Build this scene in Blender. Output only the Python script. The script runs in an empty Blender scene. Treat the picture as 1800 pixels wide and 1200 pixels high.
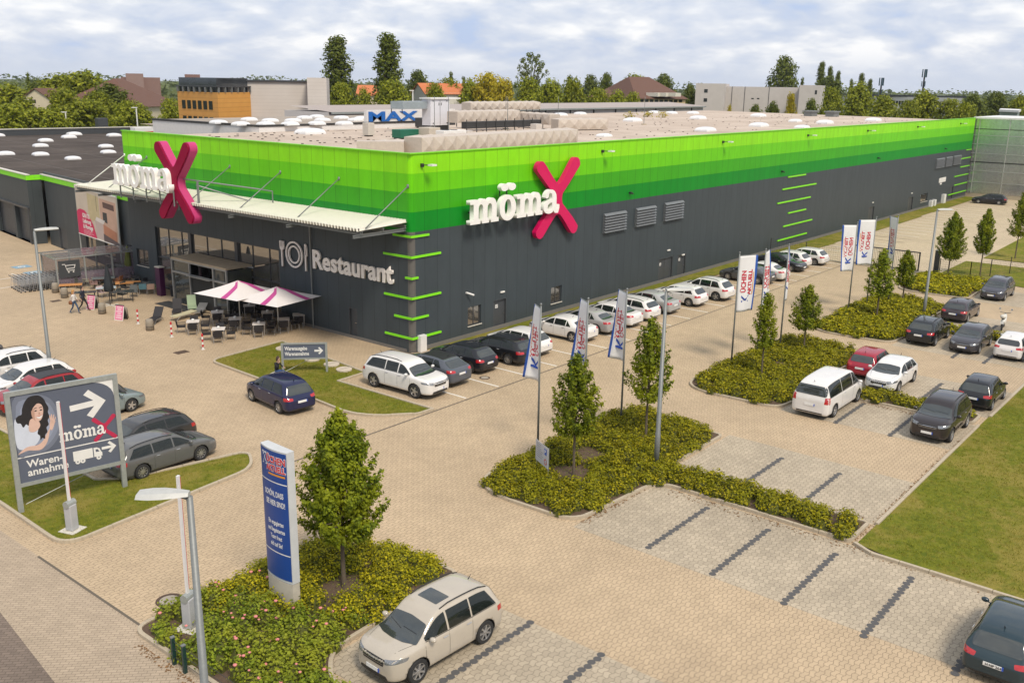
import bpy, bmesh, math, random
from math import sin, cos, pi, radians, sqrt, atan2
from mathutils import Vector, Matrix, noise
from mathutils.geometry import delaunay_2d_cdt
from mathutils.bvhtree import BVHTree
random.seed(7)
SC = bpy.context.scene
COL = SC.collection
# ------------------------------------------------------------------ camera
F_PX = 1669.66; PITCH = radians(15.189); ROLL = radians(0.90); YAW = radians(39.186)
CAM = Vector((-39.011, -39.534, 15.845))
_f = Vector((0, cos(PITCH), -sin(PITCH))); _r = Vector((1, 0, 0)); _u = _r.cross(_f)
_r2 = _r*cos(ROLL)+_u*sin(ROLL); _u2 = -_r*sin(ROLL)+_u*cos(ROLL)
_M = Matrix(((sin(YAW), cos(YAW), 0), (-cos(YAW), sin(YAW), 0), (0, 0, 1)))
CR, CU, CF = _M@_r2, _M@_u2, _M@_f
cd = bpy.data.cameras.new("camera"); cam = bpy.data.objects.new("camera", cd); COL.objects.link(cam)
cd.sensor_width = 36; cd.lens = F_PX*36/1800; cd.clip_end = 9000; cd.clip_start = .3
cam.matrix_world = Matrix.Translation(CAM) @ Matrix((CR, CU, -CF)).transposed().to_4x4()
SC.camera = cam
def ray(px, py): return CF*F_PX + CR*(px-900) - CU*(py-600)
def g(px, py, z=0.0):                                  # point of the photo on the level z
    d = ray(px, py); return CAM + d*((z-CAM.z)/d.z)
def gd(px, py, dist):                                   # point of the photo at a horizontal distance
    d = ray(px, py); return CAM + d*(dist/math.hypot(d.x, d.y))
# ------------------------------------------------------------------ world, sun, exposure
SUN_EL, SUN_AZ = radians(52), atan2(-.88, -.36)
w = bpy.data.worlds.new("World"); SC.world = w; w.use_nodes = True
nt = w.node_tree; N = nt.nodes; L = nt.links; N.clear()
out = N.new('ShaderNodeOutputWorld'); bg = N.new('ShaderNodeBackground'); L.new(bg.outputs[0], out.inputs[0])
sky = N.new('ShaderNodeTexSky'); sky.sky_type = 'NISHITA'; sky.sun_disc = False
sky.sun_elevation = SUN_EL; sky.sun_rotation = pi/2-SUN_AZ; sky.air_density = 1.0; sky.dust_density = 2.5
tc = N.new('ShaderNodeTexCoord'); sep = N.new('ShaderNodeSeparateXYZ'); L.new(tc.outputs['Generated'], sep.inputs[0])
def wm(op, a, b=None):
    m = N.new('ShaderNodeMath'); m.operation = op
    for i, v in enumerate((a, b)):
        if v is None: continue
        if isinstance(v, (int, float)): m.inputs[i].default_value = v
        else: L.new(v, m.inputs[i])
    return m.outputs[0]
zz = wm('ADD', wm('MAXIMUM', sep.outputs[2], 0.0), .30)
comb = N.new('ShaderNodeCombineXYZ')
L.new(wm('DIVIDE', sep.outputs[0], zz), comb.inputs[0]); L.new(wm('DIVIDE', sep.outputs[1], zz), comb.inputs[1])
n1 = N.new('ShaderNodeTexNoise'); n1.inputs['Scale'].default_value = 3.0; n1.inputs['Detail'].default_value = 9; n1.inputs['Roughness'].default_value = .55; n1.inputs['Distortion'].default_value = .3
L.new(comb.outputs[0], n1.inputs['Vector'])
n2 = N.new('ShaderNodeTexNoise'); n2.inputs['Scale'].default_value = 7.5; n2.inputs['Detail'].default_value = 7; n2.inputs['Roughness'].default_value = .5
L.new(comb.outputs[0], n2.inputs['Vector'])
cr = N.new('ShaderNodeValToRGB'); e = cr.color_ramp.elements
e[0].position = .36; e[0].color = (5.2, 6.3, 8.6, 1); e[1].position = .60; e[1].color = (10.3, 10.3, 10.4, 1)
m_ = cr.color_ramp.elements.new(.43); m_.color = (6.3, 7.0, 8.5, 1)
m_ = cr.color_ramp.elements.new(.51); m_.color = (7.8, 8.2, 9.1, 1)
L.new(wm('ADD', wm('MULTIPLY', n1.outputs[0], .62), wm('MULTIPLY', n2.outputs[0], .38)), cr.inputs[0])
# bands of cloud low over the horizon are flat and pale
hz = N.new('ShaderNodeMapRange'); hz.inputs[1].default_value = 0.0; hz.inputs[2].default_value = .035
hz.inputs[3].default_value = 1.0; hz.inputs[4].default_value = 0.0; L.new(sep.outputs[2], hz.inputs[0])
mx = N.new('ShaderNodeMix'); mx.data_type = 'RGBA'; L.new(hz.outputs[0], mx.inputs[0]); L.new(cr.outputs[0], mx.inputs[6]); mx.inputs[7].default_value = (7.0, 7.6, 8.8, 1)
mx2 = N.new('ShaderNodeMix'); mx2.data_type = 'RGBA'; mx2.inputs[0].default_value = .9; L.new(sky.outputs[0], mx2.inputs[6]); L.new(mx.outputs[2], mx2.inputs[7])
L.new(mx2.outputs[2], bg.inputs[0]); bg.inputs[1].default_value = .1
sd = bpy.data.lights.new("sun", 'SUN'); sun = bpy.data.objects.new("sun", sd); COL.objects.link(sun)
sd.energy = 3.0; sd.angle = radians(15); sd.color = (1, .90, .76)
sv = Vector((cos(SUN_EL)*cos(SUN_AZ), cos(SUN_EL)*sin(SUN_AZ), sin(SUN_EL)))
sun.rotation_euler = sv.to_track_quat('Z', 'Y').to_euler(); sun.location = (0, -30, 60)
SC.view_settings.view_transform = 'Standard'; SC.view_settings.look = 'None'
SC.view_settings.exposure = .09; SC.view_settings.gamma = 1
SC.cycles.max_bounces = 5; SC.cycles.transparent_max_bounces = 6; SC.cycles.caustics_reflective = False; SC.cycles.caustics_refractive = False
# ------------------------------------------------------------------ materials
MATS = {}
def newmat(name):
    m = bpy.data.materials.new(name); m.use_nodes = True
    b = m.node_tree.nodes['Principled BSDF']; return m, m.node_tree, b
class NB:                                                # small node helper
    def __init__(s, nt): s.nt = nt
    def n(s, t, **kw):
        x = s.nt.nodes.new(t)
        for k, v in kw.items(): setattr(x, k, v)
        return x
    def ln(s, a, b): s.nt.links.new(a, b)
    def put(s, sock, v):
        if isinstance(v, (int, float, tuple, list)): sock.default_value = v
        else: s.ln(v, sock)
    def math(s, op, a, b=0.0, c=None):
        m = s.n('ShaderNodeMath', operation=op); s.put(m.inputs[0], a); s.put(m.inputs[1], b)
        if c is not None: s.put(m.inputs[2], c)
        return m.outputs[0]
    def mix(s, f, a, b, bt='MIX'):
        m = s.n('ShaderNodeMix', data_type='RGBA', blend_type=bt); s.put(m.inputs[0], f); s.put(m.inputs[6], a); s.put(m.inputs[7], b); return m.outputs[2]
    def noise(s, scale, detail=4, vec=None, rough=.5, out=0):
        m = s.n('ShaderNodeTexNoise'); m.inputs['Scale'].default_value = scale; m.inputs['Detail'].default_value = detail; m.inputs['Roughness'].default_value = rough
        if vec is not None: s.ln(vec, m.inputs['Vector'])
        return m.outputs[out]
    def obj(s): return s.n('ShaderNodeTexCoord').outputs['Object']
    def pos(s): return s.n('ShaderNodeNewGeometry').outputs['Position']
    def rng(s, v, a, b, c, d):
        m = s.n('ShaderNodeMapRange'); s.put(m.inputs[0], v)
        for i, k in enumerate((a, b, c, d)): m.inputs[i+1].default_value = k
        return m.outputs[0]
    def scale(s, v, sx, sy, sz, rot=0):
        m = s.n('ShaderNodeMapping'); s.ln(v, m.inputs[0]); m.inputs['Scale'].default_value = (sx, sy, sz); m.inputs['Rotation'].default_value = (0, 0, rot); return m.outputs[0]
    def xyz(s, v):
        m = s.n('ShaderNodeSeparateXYZ'); s.ln(v, m.inputs[0]); return m.outputs
    def bump(s, h, b, st=.3, dist=.02):
        m = s.n('ShaderNodeBump'); m.inputs['Strength'].default_value = st; m.inputs['Distance'].default_value = dist
        s.ln(h, m.inputs['Height']); s.ln(m.outputs[0], b.inputs['Normal'])
def c4(c): return (c[0], c[1], c[2], 1)
def M(name, col=(.5, .5, .5), rough=.6, metal=0, var=.12, scale=3.0, coat=0, spec=None, alpha=None):
    if name in MATS: return MATS[name]
    m, nt, b = newmat(name); k = NB(nt)
    f = k.noise(scale, 5, k.obj(), .6)
    lo = tuple(x*(1-var) for x in col); hi = tuple(min(1, x*(1+var)) for x in col)
    k.ln(k.mix(f, c4(lo), c4(hi)), b.inputs['Base Color'])
    b.inputs['Roughness'].default_value = rough; b.inputs['Metallic'].default_value = metal
    if coat: b.inputs['Coat Weight'].default_value = coat; b.inputs['Coat Roughness'].default_value = .06
    if spec is not None: b.inputs['Specular IOR Level'].default_value = spec
    if alpha is not None: b.inputs['Alpha'].default_value = alpha
    m.diffuse_color = c4(col); MATS[name] = m; return m
# ------------------------------------------------------------------ object helpers
def link(o, parent=None):
    COL.objects.link(o)
    if parent is not None: o.parent = parent
    return o
def tag(o, label=None, cat=None, group=None, kind=None):
    for k, v in (('label', label), ('category', cat), ('group', group), ('kind', kind)):
        if v: o[k] = v
    return o
def empty(name, loc=(0, 0, 0), rz=0, parent=None):
    o = bpy.data.objects.new(name, None); o.location = loc; o.rotation_euler = (0, 0, rz); o.empty_display_size = .3
    return link(o, parent)
def thing(name, loc, rz, label, cat, group=None): return tag(empty(name, loc, rz), label, cat, group)
def kids(o):
    return [c for c in bpy.data.objects if c.parent == o]
KIDS = {}
def snapshot():
    KIDS.clear()
    for c in bpy.data.objects:
        if c.parent: KIDS.setdefault(c.parent.name, []).append(c)
def dup(o, parent=None):
    c = o.copy(); COL.objects.link(c); c.parent = parent
    for ch in KIDS.get(o.name, []): dup(ch, c)
    return c
class MB:
    def __init__(s): s.v = []; s.f = []; s.m = []; s.c = None
    def add(s, vs, fs, m=0):
        o = len(s.v); s.v += [tuple(v) for v in vs]; s.f += [tuple(i+o for i in f) for f in fs]; s.m += [m]*len(fs)
    def quad(s, a, b, c, d, m=0): s.add((a, b, c, d), ((0, 1, 2, 3),), m)
    def box(s, x0, x1, y0, y1, z0, z1, m=0, T=None):
        vs = [Vector((x, y, z)) for z in (z0, z1) for x, y in ((x0, y0), (x1, y0), (x1, y1), (x0, y1))]
        if T is not None: vs = [T@v for v in vs]
        s.add(vs, ((3, 2, 1, 0), (4, 5, 6, 7), (0, 1, 5, 4), (1, 2, 6, 5), (2, 3, 7, 6), (3, 0, 4, 7)), m)
    def tube(s, pts, r, n=8, m=0, cap=True):
        pts = [Vector(p) for p in pts]; rs = r if isinstance(r, (list, tuple)) else [r]*len(pts); rings = []
        for i, p in enumerate(pts):
            d = (pts[min(i+1, len(pts)-1)]-pts[max(i-1, 0)])
            if d.length < 1e-9: d = Vector((0, 0, 1))
            d.normalize(); a = d.orthogonal() if abs(d.z) > .999 or True else None
            up = Vector((0, 0, 1)) if abs(d.z) < .95 else Vector((1, 0, 0))
            a = d.cross(up).normalized(); b = d.cross(a)
            rings.append([p+(a*cos(2*pi*k/n)+b*sin(2*pi*k/n))*rs[i] for k in range(n)])
        vs = [v for rg in rings for v in rg]; fs = []
        for i in range(len(pts)-1):
            for k in range(n): fs.append((i*n+k, i*n+(k+1) % n, (i+1)*n+(k+1) % n, (i+1)*n+k))
        if cap: fs.append(tuple(range(n-1, -1, -1))); fs.append(tuple((len(pts)-1)*n+k for k in range(n)))
        s.add(vs, fs, m)
    def lathe(s, prof, n=16, m=0, T=None):               # prof: (r, z)
        vs = [Vector((r*cos(2*pi*k/n), r*sin(2*pi*k/n), z)) for r, z in prof for k in range(n)]
        if T is not None: vs = [T@v for v in vs]
        fs = [(i*n+k, i*n+(k+1) % n, (i+1)*n+(k+1) % n, (i+1)*n+k) for i in range(len(prof)-1) for k in range(n)]
        s.add(vs, fs, m)
    def prism(s, poly, z0, z1, m=0, T=None, bottom=True):
        n = len(poly); vs = [Vector((p[0], p[1], z)) for z in (z0, z1) for p in poly]
        if T is not None: vs = [T@v for v in vs]
        fs = [(i, (i+1) % n, n+(i+1) % n, n+i) for i in range(n)] + [tuple(range(n, 2*n))]
        if bottom: fs.append(tuple(range(n-1, -1, -1)))
        s.add(vs, fs, m)
    def build(s, name, mats, parent=None, smooth=False, kind=None, bevel=0):
        me = bpy.data.meshes.new(name); me.from_pydata(s.v, [], s.f)
        for m in (mats if isinstance(mats, (list, tuple)) else [mats]): me.materials.append(m)
        me.polygons.foreach_set('material_index', s.m)
        if smooth: me.polygons.foreach_set('use_smooth', [True]*len(s.f))
        me.update(); o = bpy.data.objects.new(name, me); link(o, parent)
        if kind: o['kind'] = kind
        if bevel:
            b = o.modifiers.new('b', 'BEVEL'); b.width = bevel; b.segments = 2; b.limit_method = 'ANGLE'
        return o
def smooth_angle(o, ang=40):
    me = o.data; me.polygons.foreach_set('use_smooth', [True]*len(me.polygons))
    try: me.set_sharp_from_angle(angle=radians(ang))
    except Exception: pass
def text(name, body, size, mat, T, parent, extrude=.01, bold=0., align='LEFT', sx=1.0, shear=0, space=1.0):
    c = bpy.data.curves.new(name, 'FONT'); c.body = body; c.size = size; c.extrude = extrude; c.offset = bold; c.align_x = align; c.shear = shear; c.space_character = space; c.resolution_u = 3
    c.materials.append(mat); o = bpy.data.objects.new(name+'_tmp', c); COL.objects.link(o)
    bpy.context.view_layer.update(); me = bpy.data.meshes.new_from_object(o); bpy.data.objects.remove(o)
    me.transform(T @ Matrix.Diagonal((sx, 1, 1, 1))); me.name = name
    return link(bpy.data.objects.new(name, me), parent)
def outline(name, loops, mat, T, parent, extrude=.05, bevel=0):   # filled outline with holes
    c = bpy.data.curves.new(name, 'CURVE'); c.dimensions = '2D'; c.fill_mode = 'BOTH'; c.extrude = extrude; c.bevel_depth = bevel
    for lp in loops:
        sp = c.splines.new('POLY'); sp.points.add(len(lp)-1); sp.use_cyclic_u = True
        for i, p in enumerate(lp): sp.points[i].co = (p[0], p[1], 0, 1)
    c.materials.append(mat); o = bpy.data.objects.new(name+'_tmp', c); COL.objects.link(o)
    bpy.context.view_layer.update(); me = bpy.data.meshes.new_from_object(o); bpy.data.objects.remove(o)
    me.transform(T); me.name = name
    return link(bpy.data.objects.new(name, me), parent)
def ell(cx, cy, rx, ry, n=28, a0=0, a1=2*pi): return [(cx+rx*cos(a0+(a1-a0)*i/n), cy+ry*sin(a0+(a1-a0)*i/n)) for i in range(n)]
def frame(o, ex, ey):                                    # matrix with local x=ex, local y=ey
    ex = Vector(ex).normalized(); ey = Vector(ey).normalized(); ez = ex.cross(ey)
    m = Matrix((ex, ey, ez)).transposed().to_4x4(); return Matrix.Translation(Vector(o)) @ m
# ------------------------------------------------------------------ cars
def paint_mat():
    m, nt, b = newmat('car_paint'); k = NB(nt); oi = k.n('ShaderNodeObjectInfo')
    f = k.noise(1.3, 5, k.obj(), .6); dirt = k.rng(f, .35, .8, .90, 1.0)
    hsv = k.n('ShaderNodeHueSaturation'); k.ln(oi.outputs['Color'], hsv.inputs['Color']); k.ln(dirt, hsv.inputs['Value'])
    k.ln(hsv.outputs[0], b.inputs['Base Color']); b.inputs['Roughness'].default_value = .42; b.inputs['Specular IOR Level'].default_value = .12; b.inputs['Metallic'].default_value = .0
    b.inputs['Coat Weight'].default_value = 1.0; b.inputs['Coat Roughness'].default_value = .02
    return m
PAINT = paint_mat()
GLASS = M('car_glass', (.035, .042, .040), .05, var=.3, spec=.8); GLASS.node_tree.nodes['Principled BSDF'].inputs['IOR'].default_value = 1.6
GLASSD = M('side_glass_dark', (.012, .016, .014), .04, var=.4, scale=4)
TRIM = M('black_plastic_trim', (.02, .02, .021), .5)
TYRE = M('tyre_rubber', (.022, .022, .022), .85)
RIM = M('alloy_rim', (.55, .55, .55), .3, .8)
RIMD = M('dark_rim_recess', (.03, .03, .03), .5)
CHROME = M('chrome_trim', (.7, .7, .7), .18, .9)
LAMP = M('headlamp_lens', (.26, .27, .28), .15, .5, scale=22, var=.7)
TAIL = M('tail_lamp_red', (.42, .012, .015), .15, coat=1, scale=15, var=.3)
PLATE = M('number_plate_white', (.75, .75, .73), .45)
PLBLUE = M('plate_blue', (.02, .08, .45), .45)
INK = M('black_lettering', (.02, .02, .02), .5)
def lin(tab, x):
    if x <= tab[0][0]: return tab[0][1]
    for (a, u), (b, v) in zip(tab, tab[1:]):
        if x <= b: return u+(v-u)*(x-a)/(b-a) if b > a else v
    return tab[-1][1]
def seg_in(p, poly):
    x, y = p; r = False; n = len(poly)
    for i in range(n):
        x1, y1 = poly[i]; x2, y2 = poly[(i+1) % n]
        if (y1 > y) != (y2 > y) and x < (x2-x1)*(y-y1)/(y2-y1)+x1: r = not r
    return r
def patch(mb, bvh, pts, d, off=.004, step=.07, m=0, rnd=0):
    d = Vector(d).normalized(); a = d.orthogonal().normalized(); b = d.cross(a)
    P = [Vector(p) for p in pts]; o = P[0].copy(); q = [((p-o).dot(a), (p-o).dot(b)) for p in P]
    if rnd:                                              # round the corners
        q2 = []
        for i in range(len(q)):
            p0, p1, p2 = (Vector(q[j % len(q)]) for j in (i-1, i, i+1))
            r1 = min(rnd, (p0-p1).length*.45); r2 = min(rnd, (p2-p1).length*.45)
            A = p1+(p0-p1).normalized()*r1; B = p1+(p2-p1).normalized()*r2
            for t in (0, .33, .67, 1): q2.append(tuple(A*(1-t)**2+p1*2*t*(1-t)+B*t*t))
        q = q2
    bd = []
    for i in range(len(q)):
        p0 = Vector(q[i]); p1 = Vector(q[(i+1) % len(q)]); n = max(1, int((p1-p0).length/step+.5))
        bd += [p0.lerp(p1, t/n) for t in range(n)]
    vs = list(bd); nb = len(bd); x0, x1 = min(v[0] for v in q), max(v[0] for v in q); y0, y1 = min(v[1] for v in q), max(v[1] for v in q)
    x = x0+step/2
    while x < x1:
        y = y0+step/2
        while y < y1:
            if seg_in((x, y), q): vs.append(Vector((x, y)))
            y += step
        x += step
    r = delaunay_2d_cdt(vs, [(i, (i+1) % nb) for i in range(nb)], [list(range(nb))], 1, 1e-5)
    out = []
    for v in r[0]:
        p = o+a*v[0]+b*v[1]
        h = bvh.ray_cast(p-d*2.5, d)
        if h[0] is None: h = bvh.find_nearest(p)
        nn = h[1] if h[1].dot(d) < 0 else -h[1]
        out.append(h[0]+(nn*.6-d*.4)*off)
    fs = [f for f in r[2]]
    if fs:
        f = fs[0]; nn = (out[f[1]]-out[f[0]]).cross(out[f[2]]-out[f[0]])
        if nn.dot(d) > 0: fs = [tuple(reversed(f)) for f in fs]
    mb.add(out, fs, m)
CARS = {}
# L length, W half width, H roof height, cow/head/rend/rb = x of cowl, windscreen top, roof end, rear glass foot (front positive), dk = deck height
SPEC = dict(
 suv=dict(L=4.35, W=.92, H=1.74, cow=1.16, head=.40, rend=-1.74, rb=-2.04, nz=1.02, cz=1.13, dk=1.06, belt=1.08, wb=2.63, wr=.36, gc=.24, rails=1),
 bigsuv=dict(L=4.95, W=.97, H=1.76, cow=1.30, head=.50, rend=-2.0, rb=-2.26, nz=1.02, cz=1.14, dk=1.10, belt=1.14, wb=2.98, wr=.385, gc=.25, rails=1),
 coupesuv=dict(L=4.45, W=.92, H=1.52, cow=1.16, head=.36, rend=-1.35, rb=-1.98, nz=.92, cz=1.05, dk=1.06, belt=1.03, wb=2.68, wr=.36, gc=.22),
 cross=dict(L=4.38, W=.91, H=1.60, cow=1.12, head=.35, rend=-1.55, rb=-1.95, nz=.93, cz=1.05, dk=1.02, belt=1.03, wb=2.65, wr=.35, gc=.22, rails=1),
 hatch=dict(L=4.25, W=.89, H=1.47, cow=1.08, head=.30, rend=-1.50, rb=-1.90, nz=.82, cz=.96, dk=.94, belt=.95, wb=2.6, wr=.32, gc=.18),
 small=dict(L=3.85, W=.85, H=1.50, cow=.98, head=.35, rend=-1.45, rb=-1.74, nz=.82, cz=.97, dk=.95, belt=.95, wb=2.45, wr=.30, gc=.18),
 city=dict(L=3.60, W=.82, H=1.50, cow=1.0, head=.42, rend=-1.52, rb=-1.68, nz=.82, cz=.97, dk=.97, belt=.95, wb=2.42, wr=.29, gc=.18),
 wagon=dict(L=4.65, W=.91, H=1.46, cow=1.15, head=.36, rend=-1.80, rb=-2.14, nz=.78, cz=.95, dk=.95, belt=.94, wb=2.7, wr=.325, gc=.17, rails=1),
 sedan=dict(L=4.65, W=.90, H=1.43, cow=1.12, head=.30, rend=-1.0, rb=-1.62, nz=.76, cz=.94, dk=.98, belt=.93, wb=2.72, wr=.325, gc=.17, deck=1),
 mpv=dict(L=4.25, W=.89, H=1.60, cow=1.25, head=.45, rend=-1.60, rb=-1.92, nz=.86, cz=1.05, dk=.98, belt=1.0, wb=2.58, wr=.32, gc=.19),
 van=dict(L=5.15, W=.97, H=1.90, cow=1.72, head=1.05, rend=-2.40, rb=-2.50, nz=1.0, cz=1.18, dk=1.20, belt=1.12, wb=3.2, wr=.345, gc=.20, van=1),
)
def body_mesh(S):
    L2, W, H, gc = S['L']/2, S['W'], S['H'], S['gc']; deck = S.get('deck')
    st = [(L2, gc+.08, .62*W, S['nz']-.30, S['nz']-.20, .60), (L2-.08, gc+.02, .80*W, S['nz']-.14, S['nz']-.07, .62),
          (L2-.30, gc, .93*W, S['nz']-.03, S['nz']+.04, .68), (L2-.62, gc, .985*W, S['belt']*.5+S['nz']*.5-.03, S['nz']*.55+S['cz']*.45+.04, .72),
          (S['cow']+.05, gc, W, S['belt']-.05, S['cz']+.02, .76)]
    for t in (.33, .7): st.append((S['cow']+(S['head']-S['cow'])*t, gc, W, S['belt']-.02, S['cz']+(H-.045-S['cz'])*t+.03*sin(pi*t), .78-.04*t))
    st.append((S['head'], gc, W, S['belt'], H-.035, .735))
    rl = S['head']-S['rend']
    for t, dz in ((.3, .0), (.65, .01)): st.append((S['head']-rl*t, gc, W, S['belt']+.01, H-dz, .73))
    st.append((S['rend'], gc+.0, .99*W, S['belt']+.02, H-(.07 if not deck else .06), .71))
    dx = S['rend']-S['rb']
    st.append((S['rend']-dx*.5, gc+.02, .975*W, S['belt']+.02, (H-.07)*.5+S['dk']*.5+.03, .72))
    st.append((S['rb'], gc+.02, .955*W, min(S['belt']+.01, S['dk']-.03), S['dk']+.01, .76))
    if deck: st.append((-L2+.28, gc+.03, .935*W, S['dk']-.07, S['dk'], .76))
    xb = min(S['rb']-.02, -L2+.1)
    st.append((xb if not deck else -L2+.07, gc+.05, .91*W, S['dk']-.13, S['dk']-.05, .76))
    st.append((-L2, gc+.09, .80*W, S['dk']-.30, S['dk']-.20, .70))
    st.append((-L2-.005, gc+.14, .70*W, S['dk']-.38, S['dk']-.30, .6))
    vs = []; fs = []
    for (x, zb, ww, bz, tz, wt) in st:
        wt = wt*W; tz = max(tz, bz+.03)
        half = [(0, zb), (.75*ww, zb), (.955*ww, zb+.03), (.99*ww, zb+.16), (ww, zb+.5*(bz-zb)), (.99*ww, bz-.09), (.945*ww, bz),
                ((.93*ww+wt*1.02)/2, bz+(tz-bz)*.5), (min(wt*1.0, .93*ww), tz-min(.10, (tz-bz)*.25)), (min(wt*.90, .88*ww), tz-min(.02, (tz-bz)*.1)), (wt*.5, tz-.003), (0, tz)]
        ring = half+[(-y, z) for y, z in reversed(half[1:-1])]
        vs += [(x, y, z) for y, z in ring]
    n = 22
    for i in range(len(st)-1):
        for k in range(n): fs.append((i*n+k, i*n+(k+1) % n, (i+1)*n+(k+1) % n, (i+1)*n+k))
    for base, rev in ((0, 0), ((len(st)-1)*n, 1)):       # caps as quads across
        for k in range(0, 11):
            q = (base+k, base+k+1, base+(n-k-1) % n, base+(n-k) % n)
            q = tuple(dict.fromkeys(q))
            if len(q) >= 3: fs.append(q if not rev else tuple(reversed(q)))
    me = bpy.data.meshes.new('b'); me.from_pydata(vs, [], fs); me.update()
    bm = bmesh.new(); bm.from_mesh(me); bmesh.ops.recalc_face_normals(bm, faces=bm.faces); bm.to_mesh(me); bm.free()
    me.polygons.foreach_set('use_smooth', [True]*len(me.polygons))
    ca = me.attributes.new('crease_edge', 'FLOAT', 'EDGE')
    for ed in me.edges:
        a_, b_ = ed.vertices
        if a_ % n == b_ % n and a_ != b_: ca.data[ed.index].value = {6: .5, 16: .5, 9: .35, 13: .35, 3: .4, 19: .4}.get(a_ % n, 0)
    me.materials.append(PAINT); me.materials.append(TRIM)
    o = bpy.data.objects.new('b', me); COL.objects.link(o)
    sb = o.modifiers.new('s', 'SUBSURF'); sb.levels = 2; sb.render_levels = 2
    R = S['wr']+.055
    cm = MB()
    for sx in (1, -1):
        for sy in (1, -1):
            xx = S['wb']/2*sx+S.get('wo', 0)
            T = Matrix.Translation((xx, sy*(W-.11), S['wr'])) @ Matrix.Rotation(pi/2, 4, 'X')
            cm.lathe([(0, -.2), (R, -.2), (R, .2), (0, .2)], 28, 1, T)
    c = cm.build('c', [PAINT, TRIM]); bm = bmesh.new(); bm.from_mesh(c.data); bmesh.ops.remove_doubles(bm, verts=bm.verts, dist=1e-5); bmesh.ops.recalc_face_normals(bm, faces=bm.faces); bm.to_mesh(c.data); bm.free()
    bo = o.modifiers.new('bo', 'BOOLEAN'); bo.operation = 'DIFFERENCE'; bo.object = c; bo.solver = 'EXACT'; bo.use_self = False
    bpy.context.view_layer.update(); dg = bpy.context.evaluated_depsgraph_get()
    bo.show_viewport = False; dg.update(); solid = bpy.data.meshes.new_from_object(o.evaluated_get(dg))
    bvh = BVHTree.FromPolygons([v.co for v in solid.vertices], [p.vertices for p in solid.polygons])
    bo.show_viewport = True; dg.update(); me2 = bpy.data.meshes.new_from_object(o.evaluated_get(dg))
    bpy.data.objects.remove(o); bpy.data.objects.remove(c)
    for p in me2.polygons:
        if p.center.z < gc+.045: p.material_index = 1
    return me2, bvh
def wheel_parts(S, style):
    r = S['wr']; t = .105
    tm = MB(); tm.lathe([(r*.66, -t), (r*.93, -t), (r, -t*.7), (r, t*.7), (r*.93, t), (r*.66, t)], 28)
    rm = MB(); rr = r*.68
    rm.lathe([(rr, t*.55), (rr, t*.95), (rr*.93, t*.98), (rr*.9, t*.6)], 28, 0)
    rm.lathe([(rr*.95, t*.35), (0.001, t*.35)], 28, 1)
    rm.lathe([(rr*.22, t*.5), (rr*.2, t*.9), (0.001, t*.93)], 12, 0)
    ns = {'five': 5, 'ten': 10, 'seven': 7, 'steel': 12}[style]; wd = {5: .20, 10: .085, 7: .13, 12: .1}[ns]*rr
    for k in range(ns):
        R_ = Matrix.Rotation(2*pi*k/ns, 4, 'Z')
        vs = [R_@Vector(p) for p in ((rr*.15, -wd, t*.82), (rr*.94, -wd*.75, t*.9), (rr*.94, wd*.75, t*.9), (rr*.15, wd, t*.82), (rr*.15, -wd, t*.4), (rr*.94, -wd*.75, t*.4), (rr*.94, wd*.75, t*.4), (rr*.15, wd, t*.4))]
        rm.add(vs, ((0, 1, 2, 3), (0, 4, 5, 1), (2, 6, 7, 3), (1, 5, 6, 2)), 0)
    return tm, rm
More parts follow.
